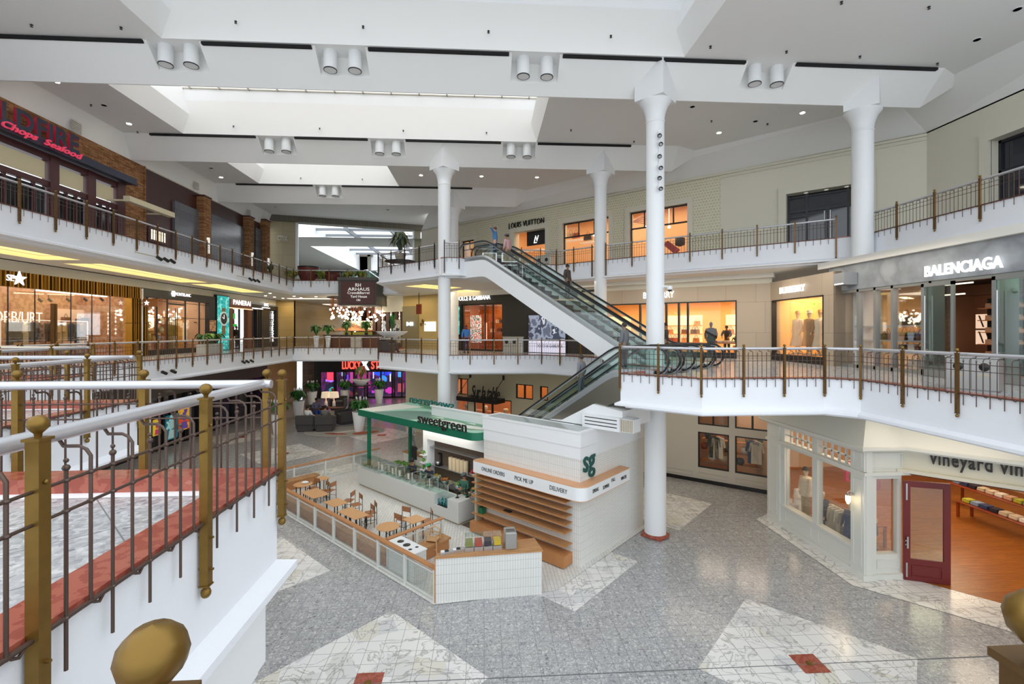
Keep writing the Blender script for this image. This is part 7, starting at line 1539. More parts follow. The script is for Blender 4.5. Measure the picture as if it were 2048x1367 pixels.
for i, (x, zz_, c, r_, n_) in enumerate(((-8.6, .881, '#e0c020', .22, 'yellow peppers'), (-7.6, .881, '#d87a2a', .2, 'orange squash'), (-6.7, .881, '#6a9a2a', .22, 'green apples'), (-6.6, 1.2, '#a82a3a', .24, 'red beets'), (-6.2, .881, '#9a4a8a', .2, 'purple onions'), (-8.1, .881, '#d8c8a0', .2, 'pale mushrooms'), (-5.7, .881, '#5a8a2a', .2, 'limes'))):
    b = MB(); b.lathe([(r_*.6, 0), (r_, .14), (r_*.95, .14)], n=14); b.m(1); random.seed(i)
    for k in range(16): a = random.uniform(0, 6.3); q = random.uniform(0, r_*.75); b.ball((math.cos(a)*q, math.sin(a)*q, .15+.05*random.random()), .06, 6)
    place(b.build('produce_bowl', ['steel', mat('prod'+c, c, .5)]), K, x if x > -8.2 else x+.3, .80, zz_ if zz_ < 1 else .881, 'steel bowl heaped with %s in the kiosk kitchen' % n_, 'bowl') if zz_ < 1 else place(b.build('produce_bowl', ['steel', mat('prod'+c, c, .5)]), K, x+.9, .82, 1.581, 'steel bowl heaped with red beets on the kitchen shelf', 'bowl')
t = kt('mixer', 'tall dark kitchen mixer standing on the kitchen shelf of the kiosk', 'mixer', -8.0, .82, 1.581); b = MB(); b.b(-.12, .12, -.12, .12, 0, .06); b.tube([(0, .1, .06), (0, .1, .5), (0, -.05, .55)], .06, 8); b.build('body', 'black', t); b = MB(); b.lathe([(.06, .06), (.11, .2), (.1, .2)], (0, -.06, 0), 12); b.build('bowl', 'steel', t)
for i in range(4):
    t = kt('herb_shelf', 'small shelf tier of potted green herbs at the left of the kiosk kitchen, tier %s' % ['lowest', 'second', 'third', 'topmost'][i], 'herb shelf', -8.65, .55, 1.0+i*.33); b = MB(); b.b(-.16, .16, -.2, 0, 0, .03); b.build('shelf', 'white', t); leafy('', '', '', 0, 0, 0, .14, .2, 16, (0, 1), seed=i, lw=.04).build('herbs', [G2, G3], t, loc=(0, -.1, .03))
t = kt('menu_screen', 'small black screen on a pole above the kiosk counter', 'screen', -9.4, .55, 0.016); b = MB(); b.tube([(0, .0, 0), (0, 0, 1.7)], .02, 6); b.build('pole', 'steel', t); b = MB(); b.cb((0, -.04, 1.95), (.36, .05, .62), bev=.01); b.build('display', 'black', t)
for i, (x, y, lab) in enumerate(((-5.75, -.1, 'left'), (-5.5, .2, 'right'))):
    t = kt('till_stand', 'small black card terminal on a stalk, %s one on the end of the counter' % lab, 'till', x, y, .921); b = MB(); b.tube([(0, 0, 0), (0, 0, .2)], .02, 6); b.lathe([(.08, 0), (.08, .015)], n=12); b.build('stalk', 'black', t); b = MB(); b.cb((0, -.03, .25), (.16, .04, .2), bev=.01); b.build('screen', 'dark', t)
b = MB(); b.cb((0, 0, .01), (.34, .22, .02)); place(b.build('green_tray', gd), K, -5.65, .38, .921, 'small dark green tray on the end of the counter', 'tray')
# fence, benches, tables
glr = mat('fence_white', '#dfe0dc', .5)
def fence(lab, P0, P1, n, pxs=None):
    pl = Pl(P0, P1); t = thing('fence', lab, 'fence', (pl.p.x, pl.p.y, 0), pl.a); L_ = pl.L
    b = MB(); b.b(0, L_, -.06, .1, .93, .97); b.build('top_rail', 'woodv', t)
    b = MB(); b.b(0, L_, -.02, .02, .8, .84); b.b(0, L_, -.02, .02, .06, .12); b.b(0, L_, -.06, .06, 0, .03); b.build('metal_rail', glr, t); pm = None
    for i in range(n+1):
        x = L_*i/n
        if pm is None: b = MB(); b.b(-.045, .045, -.04, .04, 0, .93); b.b(-.05, .05, -.1, .1, 0, .02); pm = b.build('post', glr, t).data; o = [k for k in bpy.data.objects if k.data is pm][0]
        else: o = bpy.data.objects.new('post', pm); COL.objects.link(o); o.parent = t
        o.location = (min(max(x, .045), L_-.045), 0, 0)
        if i < n: b = MB(); b.b(x+.05, x+L_/n-.05, -.008, .0, .12, .8); b.build('glass_panel', 'glass', t)
    return t
fence('white metal fence with oak top rail along the near side of the kiosk seating', K.pt(-14.9, -4.29), K.pt(-1.95, -4.29), 9)
fence('white metal fence closing the far left end of the kiosk seating', K.pt(-14.9, 2.2), K.pt(-14.9, -4.2), 4)
fence('short oak topped fence crossing the seating beside the high chair', K.pt(-4.55, -4.15), K.pt(-4.55, -1.85), 2)
t = kt('bench', 'long oak bench along the near fence of the kiosk seating', 'bench'); b = MB(); b.b(-14.8, -4.7, -4.15, -3.65, .40, .46); b.build('seat', 'wood', t); b = MB(); b.b(-14.8, -4.7, -4.12, -3.7, .03, .40); b.build('bench_front', 'woodv', t)
t = kt('bench', 'short oak bench against the crossing fence beside the high chair', 'bench'); b = MB(); b.b(-4.48, -4.0, -3.6, -1.95, .40, .46); b.build('seat', 'wood', t); b = MB(); b.b(-4.45, -4.05, -3.5, -2.0, .03, .40); b.build('bench_front', 'woodv', t)
t = kt('bench', 'oak bench across the far left end of the kiosk seating', 'bench'); b = MB(); b.b(-14.75, -14.25, -3.6, -1.6, .40, .46); b.build('seat', 'wood', t); b = MB(); b.b(-14.72, -14.3, -3.5, -1.7, .03, .40); b.build('bench_front', 'woodv', t)
oakt = mat('table_oak', '#d3a06c', .45, noise=.08, nscale=5); dm = mat('dark_legs', '#3a3d3c', .4, .5)
for (px, py, w, d, rnd, lab) in ((606, 967, .8, .8, 1, 'round oak table at the far left corner of the kiosk seating'), (630, 985, 1.15, .72, 0, 'largest oak table, with rounded corners, near the far left of the seating'), (644, 955.5, .55, .55, 0, 'small square oak table farthest from the near fence'), (672, 1003.5, .8, .62, 0, 'third oak table from the left along the bench'), (697, 1021, .62, .6, 0, 'fourth oak table along the bench, joined to the fifth'), (715.6, 1029, .62, .6, 0, 'fifth oak table along the bench beside a pulled out chair'), (776, 1051.5, .8, .8, 1, 'round oak table nearest the white recycling cabinet'), (829, 1037, .62, .62, 0, 'small square oak table between two chairs near the crossing fence')):
    x, y = G(px, py, .75); table(lab, x, y, .016, KA, w, d, .734, oakt, dm, bool(rnd), .03, .09)
def chair_mesh(lab):
    t = thing('chair', lab, 'chair'); ck = mat('chair_oak', '#a8744e', .5)
    b = MB(); b.cb((0, 0, .445), (.4, .38, .025), bev=.01); b.build('seat', ck, t)
    b = MB(); b.cb((0, .2, .74), (.4, .02, .2), bev=.008); b.build('backrest', ck, t)
    lm = None
    for (x, y, h) in ((-.18, -.17, .435), (.18, -.17, .435), (-.19, .2, .84), (.19, .2, .84)):
        b = MB(); b.tube([(0, 0, 0), (0, 0, h)], .013, 6); b.build('leg', dm, t, loc=(x, y, 0))
    b = MB(); b.tube([(-.18, -.17, .2), (.18, -.17, .2)], .009, 5); b.tube([(-.18, -.17, .2), (-.19, .2, .2)], .009, 5); b.tube([(.18, -.17, .2), (.19, .2, .2)], .009, 5); b.build('stretcher', dm, t)
    return t
ch0 = None
for (px, py, r, lab) in ((659, 980, -1.2, 'oak chair turned side on behind the largest table'), (626, 975, .15, 'oak chair tucked under the largest table, left one'), (646, 981, -.1, 'oak chair tucked under the largest table, right one'), (697, 1000, -1.0, 'oak chair behind the third table of the bench row'), (712, 1008, -.2, 'oak chair behind the fourth table of the bench row'), (741, 1024, -.35, 'oak chair pulled out at the right end of the bench row'), (806, 1037, .3, 'oak chair left of the small square table, back to the counter'), (787, 1052, .1, 'oak chair tucked behind the round table by the recycling cabinet'), (853, 1040, -.5, 'oak chair right of the small square table'), (735, 1031, -.2, 'oak chair close beside the fifth table')):
    x, y = G(px, py, .46)
    if ch0 is None: ch0 = chair_mesh(lab); o = ch0
    else: o = dup(ch0, label=lab)
    o.location = (x, y, .016); o.rotation_euler.z = KA+r; o['group'] = 'oak chairs in the kiosk seating'
x, y = G(610, 966, .75); t = thing('shoulder_bag', 'white bag with dark strap lying on the round corner table', 'bag', (x, y, .752)); b = MB(); b.ball((0, 0, .05), .14, 10, (1.2, .9, .4)); b.build('pouch', 'white', t); b = MB(); b.tube([(-.15, 0, .03), (-.1, .15, .05), (.1, .18, .05), (.2, .05, .02)], .012, 6); b.build('strap', 'black', t)
# high chair
hw = mat('pale_beech', '#d9ae7c', .5); x, y = G(866, 1108, 0); t = thing('high_chair', 'pale wooden high chair beside the short bench', 'high chair', (x, y, .016), KA+.5)
for (i, j) in ((-1, -1), (1, -1), (1, 1), (-1, 1)): b = MB(); b.tube([(i*.24, j*.24, 0), (i*.17, j*.17, .78)], .02, 6); b.build('leg', hw, t)
b = MB(); b.b(-.18, .18, -.17, .17, .5, .53); b.build('seat', hw, t); b = MB(); b.tube([(-.19, -.19, .68), (-.19, .19, .68), (.19, .19, .68), (.19, -.19, .68), (-.19, -.19, .68)], .018, 6); b.tube([(-.17, .19, .78), (0, .22, .86), (.17, .19, .78)], .02, 6); b.tube([(-.2, -.2, .25), (.2, -.2, .25)], .015, 6); b.tube([(-.2, .2, .25), (.2, .2, .25)], .015, 6); b.build('guard_rail', hw, t)
# recycling cabinet
t = kt('recycling_cabinet', 'white recycling cabinet with two big round holes behind the near fence', 'bin cabinet'); b = MB(); b.b(-4.4, -3.1, -4.2, -3.72, .02, .93); b.build('cabinet_body', tilew, t); b = MB(); b.b(-4.43, -3.08, -4.22, -3.7, .93, .96); b.build('cabinet_top', 'white', t)
for (x, y, r_) in ((-4.1, -3.95, .1), (-3.75, -3.97, .11), (-3.4, -3.85, .045), (-3.42, -4.08, .05)): b = MB(); b.lathe([(0, .965), (r_, .965), (r_+.01, .96)], (x, y, 0), 18); b.build('opening', 'black', t)
# end wall with drink dispensers
EW = Pl((-1.35, 13.12), (1.66, 13.38)); t = thing('counter_wall', 'white tiled angled end wall of the kiosk with oak top', 'counter', (EW.p.x, EW.p.y, 0), EW.a)
b = MB(); b.prism([(0, 0), (EW.L, 0), (EW.L-.1, .75), (1.6, .6), (.1, .2)], 0, 1.24); b.build('tiled_body', brick('end_tile', '#e4e4e0', '#e0e0dc', '#b9b9b4', .075, .26, .005, 0, .35, 'XZ'), t); b = MB(); b.prism([(-.03, -.03), (EW.L+.03, -.03), (EW.L-.06, .82), (1.6, .62), (.05, .24)], 1.24, 1.28); b.m(1); b.b(-.03, .0, -.02, .1, 0, 1.24); b.build('oak_top', ['wood', 'woodv'], t)
for i, (x, c, n_) in enumerate(((.95, '#8a8f4a', 'green'), (1.22, '#b8503a', 'red'), (1.49, '#3a2a3a', 'dark berry'), (1.76, '#d8b820', 'yellow'))):
    t = thing('drink_dispenser', 'clear square drink dispenser of %s drink on the end wall' % n_, 'dispenser', (*EW.pt(x, .33), 1.281), EW.a)
    b = MB(); b.cb((0, 0, .2), (.2, .26, .14)); b.build('drink', mat('drink'+c, c, .3), t); b = MB(); b.cb((0, 0, .27), (.23, .29, .3), bev=.01); b.build('tank', 'glass', t); b = MB(); b.cb((0, 0, .06), (.25, .3, .12)); b.build('stand', 'steel', t); b = MB(); b.cb((0, 0, .43), (.24, .3, .02)); b.build('lid', 'glass', t)
t = thing('ice_dispenser', 'square brushed steel dispenser with slotted top on the end wall', 'dispenser', (*EW.pt(2.15, .36), 1.281), EW.a); b = MB(); b.cb((0, 0, .24), (.34, .46, .48), bev=.02); b.build('casing', mat('matt_steel', '#a9a8a4', .4, .6), t); b = MB(); b.b(-.13, .13, -.1, -.06, .482, .486); b.b(-.13, .13, .0, .04, .482, .486); b.build('slots', 'black', t)
for i in range(7): b = MB(); b.cb((0, 0, .04), (.13, .12, .08)); b.m(1); b.cb((0, 0, .09), (.1, .09, .03)); place(b.build('napkin_box', ['steel', ['white', 'ink', 'steel'][i % 3]]), EW, .2+i*.11, .13+.03*i, 1.281, 'small steel napkin and cutlery box along the end wall top', 'cutlery box', 'steel cutlery boxes on the end wall')
t = thing('folded_floor_sign', 'folded yellow floor sign leaning inside the near fence end', 'floor sign', (*K.pt(-2.3, -4.1), .02), KA); b = MB(); b.yprism([(-.07, 0), (.07, 0), (.05, .75), (-.05, .75)], 0, .05); b.build('board', mat('sign_yellow', '#dcc21e', .5), t)
area(*K.pt(-8.0, .3), 3.38, 5, .8, 45, (1, .93, .82), (0, 0, KA), 'canopy_lamp')
# ================================================================ ESCALATORS
EP = Vector((5.30, 14.20)); AD = Vector((-1, 1)).normalized(); BD = Vector((1, 1)).normalized()
alu = mat('escalator_alu', '#aab0b2', .3, .7); rub = mat('handrail_rubber', '#17181a', .35); stepm = brick('step_ribs', '#4a4d50', '#55585a', '#2a2c2e', 9, .02, .006, 0, .5, 'XY')
def escalator(lab, s0, w, t0, z0, t1, z1, skirt, flat0=1.5, flat1=1.5, side=None):
    """local x along the run (A direction), y across, z up; z0 at t0, z1 at t1"""
    o = EP+BD*s0+AD*t0; th = thing('escalator', lab, 'escalator', (o.x, o.y, 0), math.atan2(AD.y, AD.x)); L_ = t1-t0
    a, c = flat0, L_-flat1
    def zf(x): return z0 if x <= a else (z1 if x >= c else z0+(z1-z0)*(x-a)/(c-a))
    def path(h, n=5):
        pts = [(0, z0+h)]
        for (xc, za) in ((a, z0), (c, z1)):
            for i in range(n): q = xc-.5+i/(n-1); pts.append((q, (zf(q)*.5+.25*(zf(q-.3)+zf(q+.3)))+h))
        pts.append((L_, z1+h)); return pts
    P = path(0)
    for q in (0, -w):   # balustrades on both sides (local y negative is +B)
        b = MB(); n = len(P)
        for i in range(n-1): b.add([(P[i][0], q, P[i][1]+.05), (P[i+1][0], q, P[i+1][1]+.05), (P[i+1][0], q, P[i+1][1]+.84), (P[i][0], q, P[i][1]+.84)], [(0, 1, 2, 3)])
        b.build('glass_side', 'gglass', th)
        H = [(x, q, z+.86) for (x, z) in P]
        e0 = [(-.42*math.sin(k*PI/8), q, z0+.44+.42*math.cos(k*PI/8)) for k in range(9)][::-1]; e1 = [(L_+.42*math.sin(k*PI/8), q, z1+.44+.42*math.cos(k*PI/8)) for k in range(9)]
        b = MB(); b.tube(e0[:-1]+[(0, q, z0+.86)]+H[1:-1]+[(L_, q, z1+.86)]+e1[1:], .04, 8); b.build('handrail', rub, th)
        b = MB(); b.tube([(p[0]*1.0, p[1], p[2]-.045) for p in e0[:-1]+[(0, q, z0+.86)]+H[1:-1]+[(L_, q, z1+.86)]+e1[1:]], .028, 6); b.build('rail_track', alu, th)
        sg = 1 if q == 0 else -1; b = MB(); pf = [(q-sg*.2, .02), (q-sg*.2, .07), (q-sg*.03, .14), (q+sg*.06, .14), (q+sg*.1, .05), (q+sg*.1, -.1)]
        for i in range(n-1):
            for j in range(len(pf)-1): b.quad((P[i][0], pf[j][0], P[i][1]+pf[j][1]), (P[i+1][0], pf[j][0], P[i+1][1]+pf[j][1]), (P[i+1][0], pf[j+1][0], P[i+1][1]+pf[j+1][1]), (P[i][0], pf[j+1][0], P[i][1]+pf[j+1][1]))
        b.build('deck_trim', alu, th)
    # truss cladding
    bot = []
    for (x, z) in P: bot.append((x, z-(.95)))
    b = MB()
    for q in (.1, -w-.1):
        for i in range(n-1): b.quad((P[i][0], q, P[i][1]-.1), (P[i+1][0], q, P[i+1][1]-.1), (bot[i+1][0], q, bot[i+1][1]), (bot[i][0], q, bot[i][1]))
    for i in range(n-1): b.quad((bot[i][0], .1, bot[i][1]), (bot[i+1][0], .1, bot[i+1][1]), (bot[i+1][0], -w-.1, bot[i+1][1]), (bot[i][0], -w-.1, bot[i][1]))
    b.build('cladding', skirt, th)
    ns = int((c-a)/.4); b = MB(); dz = (z1-z0)/ns; dx = (c-a)/ns
    for i in range(ns): zt_ = max(z0+dz*i, z0+dz*(i+1)); zb_ = min(z0+dz*i, z0+dz*(i+1))-.05; b.b(a+i*dx, a+(i+1)*dx+.02, -w+.18, -.18, zb_, zt_-.02)
    b.b(-.3, a, -w+.18, -.18, z0-.05, z0+.01); b.b(c, L_+.3, -w+.18, -.18, z1-.05, z1+.01); b.build('steps', stepm, th)
    return th
T0, T1 = 0.0, 12.0
escalator('upper escalator nearest the viewer, its white side panel facing the kiosk', 3.05, .9, T0, F2, T1, F3, 'white', 1.6, 1.6)
escalator('second upper escalator, behind the one with the white side panel', 4.25, .9, T0, F2, T1, F3, 'white', 1.6, 1.6)
stp = mat('stainless_panel', '#8f8a7e', .28, .85)
escalator('lower escalator nearest the viewer with stainless side panel, rising from behind the kiosk', .0, .92, .0, F2, 11.6, .02, stp, 1.4, .9)
escalator('lower escalator beside the one with the stainless side panel', 1.22, .92, .0, F2, 11.6, .02, stp, 1.4, .9)
# white enclosure with louvres under the lower escalators
o_ = EP+BD*(-.12)+AD*1.2; t = thing('escalator_enclosure', 'white boxed enclosure with black slots under the lower escalator', 'enclosure', (o_.x, o_.y, 0), math.atan2(AD.y, AD.x))
b = MB(); b.yprism([(-.2, 4.4), (-.2, 5.0), (.9, 5.12), (2.2, 4.42), (2.75, 4.38), (1.5, 4.38)], -1.9, .12); b.build('housing', 'white', t)
b = MB(); b.b(-.2, 1.2, 0.02, .3, 4.36, 4.80); b.build('louvre_box', 'white', t)
b = MB(); 
for zz_ in (4.47, 4.58, 4.70): b.b(-.1, 1.1, .3, .31, zz_, zz_+.025)
b.build('slots', 'black', t)
b = MB(); b.b(-.62, -.2, -.3, .2, 4.36, 4.78); b.m(1)
for i in range(7): b.b(-.6+i*.06, -.57+i*.06, .2, .22, 4.38, 4.76)
b.build('grille', ['white', 'taupe'], t)
# ================================================================ LOUNGE
def spath(n): return n
PLP = [(597, 835, 1.0, 'white tapered planter with peace lilies at the left of the lounge'), (624, 812, 1.0, 'white tapered planter with peace lilies behind the lounge chairs, left'), (690, 808, 1.0, 'white tapered planter with peace lilies behind the lounge lamps'), (718, 862, 1.0, 'white tapered planter with peace lilies nearest the kiosk canopy'), (758, 806, .9, 'planter of peace lilies partly hidden behind the green canopy'), (556, 868, 1.0, 'planter of peace lilies glimpsed past the left foreground post')]
for i, (px, py, k, lab) in enumerate(PLP):
    x, y = G(px, py, 0); 
    t = thing('planter', lab, 'planter', (x, y, 0)); b = MB(); b.lathe([(.3, 0), (.5, 1.5), (.45, 1.5), (.4, 1.4)], n=20); b.build('pot', 'white', t)
    leafy('', '', '', 0, 0, 0, .95, 1.0, 80, (0, 1, 1), seed=40+i, lw=.15).build('foliage', [G1, G2], t, loc=(0, 0, 1.4))
    b = MB(); random.seed(i)
    for q in range(7): a = random.uniform(0, 6.3); r_ = random.uniform(.15, .6); b.tube([(math.cos(a)*r_*.3, math.sin(a)*r_*.3, 1.5), (math.cos(a)*r_, math.sin(a)*r_, 2.45)], .01, 4); b.ball((math.cos(a)*r_, math.sin(a)*r_, 2.5), .08, 6, (.7, .5, 1.5))
    b.build('white_flowers', 'white', t)
x, y = G(722, 808, 0); t = thing('pedestal_bowl', 'white bowl of pink bromeliads on a dark pedestal table before the games shop', 'planter', (x, y, 0)); b = MB(); b.lathe([(.9, 1.9), (.95, 1.98), (.0, 1.98)], n=18); b.b(-.5, -.38, -.4, .4, 0, 1.9); b.b(.38, .5, -.4, .4, 0, 1.9); b.build('pedestal', 'black', t); b = MB(); b.lathe([(.4, 1.98), (.95, 2.55), (.9, 2.6), (.8, 2.5)], n=20); b.build('bowl', 'white', t)
leafy('', '', '', 0, 0, 0, .8, 1.5, 50, (0, 1, 2), seed=77, lw=.12).build('bromeliads', [G2, G3, mat('leaf_pink', '#b8705e', .5)], t, loc=(0, 0, 2.5))
gx, gy = G(690, 862, 0); b = MB(); b.flat(blob(0, 0, 3.0, 1.9), .012); b.m(1); b.flat(blob(1.7, -.6, 1.0, .5, a=.5), .016); b.flat(blob(-.4, -.9, .9, .25, a=-.2), .016); b.m(2); b.flat(blob(.2, -.1, 1.2, .3, a=.6), .016)
tag(b.build('rug', [mat('rug_grey', '#a8a49e', .9), mat('rug_terracotta', '#a8563c', .9), mat('rug_cream', '#d0cbc0', .9)], loc=(gx, gy, 0)), 'grey rug with terracotta and cream leaf shapes under the lounge chairs', 'rug')
for (px, py, r, lab) in ((615, 860, PI, 'grey armchair in the lounge, nearest the left, back to the viewer'), (651, 860, PI+.15, 'grey armchair in the lounge, back to the viewer, right of the side table'), (690, 846, -.9, 'grey armchair in the lounge with its cushion facing the viewer'), (634, 838, .9, 'grey armchair in the lounge holding a person in blue'), (677, 818, 0, 'grey armchair behind the lounge lamps')):
    x, y = G(px, py, 0); o = wicker('', lab, x, y, 0, r); o.scale = (1.9, 1.9, 1.75)
for (px, py, lab) in ((652, 833, 'left'), (668, 833, 'right')):
    x, y = G(px, py, 0); t = thing('table_lamp', '%s one of two cream table lamps in the lounge' % lab, 'lamp', (x, y, .95)); b = MB(); b.lathe([(.42, .75), (.36, 1.25), (.35, 1.25), (.4, .75)], n=16); b.build('lamp_shade', mat('shade_warm', '#f0d9b8', .6, emit=.5), t); b = MB(); b.lathe([(.14, 0), (.12, .4), (.04, .5), (.03, .9)], n=10); b.build('lamp_base', 'white', t)
x, y = G(659, 836, 0); t = table('long dark lamp table in the middle of the lounge', x, y, .02, 0, 2.4, .9, .92, mat('dark_timber2', '#4a2a1c', .4), 'black')
x, y = G(633, 855, 0); t = table('small dark side table between the two armchairs with backs to the viewer', x, y, .02, 0, .9, .9, .95, mat('dark_timber2', '#4a2a1c', .4), 'black', True)
# ================================================================ PEOPLE
def skin(name, chains, m, parent, root=0, sub=1):
    """grow one smooth surface over connected joints; chains: lists of (point, radius); shared points are welded"""
    vs, rs, es, idx = [], [], [], {}
    for ch in chains:
        prev = None
        for (p, r) in ch:
            k = tuple(round(q, 4) for q in p)
            if k not in idx: idx[k] = len(vs); vs.append(p); rs.append(r)
            if prev is not None and prev != idx[k]: es.append((prev, idx[k]))
            prev = idx[k]
    me = bpy.data.meshes.new(name); me.from_pydata([Vector(v) for v in vs], es, []); o = bpy.data.objects.new(name, me); COL.objects.link(o)
    sk = o.modifiers.new('s', 'SKIN'); sb = o.modifiers.new('b', 'SUBSURF'); sb.levels = sub; sb.render_levels = sub
    for i, d in enumerate(me.skin_vertices[0].data): d.radius = (rs[i], rs[i]); d.use_root = (i == 0)
    bpy.context.view_layer.update(); dg = bpy.context.evaluated_depsgraph_get(); m2 = bpy.data.meshes.new_from_object(o.evaluated_get(dg)); bpy.data.objects.remove(o)
    m2.materials.clear(); m2.materials.append(m); m2.polygons.foreach_set('use_smooth', [True]*len(m2.polygons)); m2.polygons.foreach_set('material_index', [0]*len(m2.polygons))
    q = bpy.data.objects.new(name, m2); COL.objects.link(q); q.parent = parent; return q
def person(lab, loc, rz, pose='stand', top='#33507a', legs='#2a2c38', skinc='#b98868', hair='#2a1c16', hat=None, sc=1.0, longhair=False, apron=None):
    t = thing('person', lab, 'person', loc, rz); t.scale = (sc, sc, sc); V = Vector
    sit = pose == 'sit'; hz = .50 if sit else .95
    pel = V((0, 0, hz)); lean = {'sit': .05, 'reach': -.12, 'walk': -.03}.get(pose, 0)
    wai = V((0, lean*.3, hz+.18)); chs = V((0, lean*.8, hz+.40)); nek = V((0, lean, hz+.55)); hd = V((0, lean-.02, hz+.68)); 
    sh = [V((q*.17, lean*.9, hz+.48)) for q in (-1, 1)]
    A = {'stand': [((-.24, .02, hz+.2), (-.25, -.06, hz-.04)), ((.24, .02, hz+.2), (.25, -.06, hz-.04))],
         'walk': [((-.24, .1, hz+.2), (-.25, .08, hz-.05)), ((.24, -.1, hz+.22), (.24, -.22, hz+.02))],
         'up': [((-.36, -.05, hz+.62), (-.2, -.12, hz+.82)), ((.42, -.05, hz+.58), (.66, -.1, hz+.70))],
         'crossed': [((-.26, -.05, hz+.22), (.0, -.22, hz+.26)), ((.26, -.05, hz+.22), (.02, -.25, hz+.21))],
         'reach': [((-.25, -.2, hz+.27), (-.2, -.42, hz+.16)), ((.25, -.2, hz+.27), (.16, -.45, hz+.14))],
         'sit': [((-.25, -.05, hz+.24), (-.12, -.3, hz+.18)), ((.25, -.05, hz+.24), (.1, -.3, hz+.2))]}[pose]
    Lg = {'sit': [((-.11, -.46, hz+.02), (-.12, -.50, .08)), ((.11, -.46, hz+.02), (.13, -.44, .08))], 'walk': [((-.1, -.12, .5), (-.1, .02, .08)), ((.1, -.14, .5), (.1, -.3, .08))]}.get(pose, [((-.1, -.02, .5), (-.11, .0, .08)), ((.1, -.02, .5), (.11, .0, .08))])
    arms = []; hands = []
    for i in (0, 1):
        e, w = V(A[i][0]), V(A[i][1]); d = (w-e).normalized(); pm = w+d*.05; arms.append([(chs, .12), (sh[i], .06), (e, .043), (w, .03), (pm, .034)])
        sd = d.cross(V((0, 1, 0))); sd = sd.normalized() if sd.length > .1 else V((1, 0, 0)); cu = sd.cross(d)
        for k in range(4): q = sd*(k-1.5)*.02; L_ = [.07, .082, .078, .06][k]; hands.append([(pm, .034), (pm+d*.025+q, .0105), (pm+d*(.03+L_*.5)+q*1.15+cu*.006, .009), (pm+d*(.03+L_*.85)+q*1.15+cu*.028, .0075)])
        hands.append([(pm, .034), (pm-sd*.04*(1 if i else -1)+d*.008, .011), (pm-sd*.055*(1 if i else -1)+d*.04+cu*.01, .009)])
    lg = []
    for i in (0, 1): k, f = V(Lg[i][0]), V(Lg[i][1]); lg.append([(pel, .13), (V(((-.09, .09)[i], 0, hz-.05)), .085), (k, .055), (f, .038), (f+V((0, -.12, -.04)), .035)])
    S = mat('skin'+skinc, skinc, .55)
    skin('body', [[(pel, .13), (wai, .115), (chs, .13), (nek, .055), (hd+V((0, 0, -.08)), .055), (hd, .082), (hd+V((0, .01, .08)), .075)]]+lg+arms+hands, S, t, sub=1)
    b = MB(); b.m(0); b.ball(hd+V((0, -.093, .0)), .014, 6, (.8, 1.3, 1.2)); b.build('nose', S, t)
    b = MB(); 
    for q in (-1, 1): b.ball(hd+V((q*.03, -.078, .02)), .011, 6)
    b.build('eyes', 'ink', t)
    b = MB(); b.ball(hd+V((0, -.082, -.04)), .016, 6, (1.3, .5, .35)); b.build('mouth', mat('lip', '#9a5548', .5), t)
    b = MB(); 
    for q in (-1, 1): b.ball(hd+V((q*.083, 0, 0)), .018, 6, (.5, 1, 1.4))
    b.build('ears', S, t)
    b = MB(); b.ball(hd+V((0, .022, .045)), .098, 12, (.95, 1.02, .95))
    if longhair: b.lathe([(.09, .0), (.1, -.2), (.07, -.32)], hd+V((0, .05, 0)), 12)
    b.build('hair', mat('hair'+hair, hair, .7), t)
    if hat: b = MB(); b.lathe([(.1, 0), (.1, .06), (.06, .1), (0, .11)], hd+V((0, .01, .07)), 12); b.b(hd.x-.07, hd.x+.07, hd.y-.18, hd.y-.06, hd.z+.07, hd.z+.085); b.build('cap', mat('cap'+hat, hat, .7), t)
    T = mat('shirt'+top, top, .8); c2 = []
    for i in (0, 1): e, w = V(A[i][0]), V(A[i][1]); c2.append([(chs, .15), (sh[i], .082), (e, .062), (e.lerp(w, .8), .048)])
    skin('shirt', [[(pel+V((0, 0, -.05)), .155), (wai, .14), (chs, .15), (nek+V((0, 0, -.05)), .085)]]+c2, T, t)
    P = mat('trs'+legs, legs, .8); skin('trousers', [[(pel+V((0, 0, .05)), .14), (pel, .15)]]+[[(pel, .15), (V(((-.09, .09)[i], 0, hz-.06)), .105), (V(Lg[i][0]), .075), (V(Lg[i][1])+V((0, 0, .04)), .062)] for i in (0, 1)], P, t)
    for i in (0, 1): f = V(Lg[i][1]); b = MB(); b.cb((f.x, f.y-.06, f.z-.035), (.09, .26, .09), bev=.02); b.build('shoe', mat('shoe', '#25221f', .6), t)
    if apron: b = MB(); b.b(-.15, .15, lean-.175, lean-.165, hz-.3, hz+.35); b.build('apron', mat('apron'+apron, apron, .8), t)
    return t
def esc_pt(s0, t): p = EP+BD*s0+AD*t; return p.x, p.y
def esc_z(t): return F2+(F3-F2)*(t-1.6)/(12-3.2) if t > 1.6 else F2
aE = math.atan2(AD.y, AD.x)
x, y = esc_pt(3.5, 10.2); person('person in blue shirt lifting both arms at the top of the upper escalator', (x, y, esc_z(10.2)), aE+PI/2+.5, 'up', '#4f7fb0', '#3a4a6a', '#c99a80', '#5a3a28', sc=.97)
x, y = esc_pt(3.55, 9.4); person('person in faded pink top and grey cap beside the one in blue on the escalator', (x, y, esc_z(9.4)), aE+PI/2, 'up' if 0 else 'stand', '#c09a9a', '#6d6a5c', '#a87a60', '#2a1c16', '#6a6460', sc=.97)
x, y = esc_pt(4.75, 6.6); person('person in dark clothes riding down the second upper escalator', (x, y, esc_z(6.6)), aE-PI/2, 'stand', '#4a4038', '#33302e', '#8a6a54', '#1a1412', sc=.95)
zl = lambda t: F2-(F2)*(t-1.4)/(11.6-2.3)
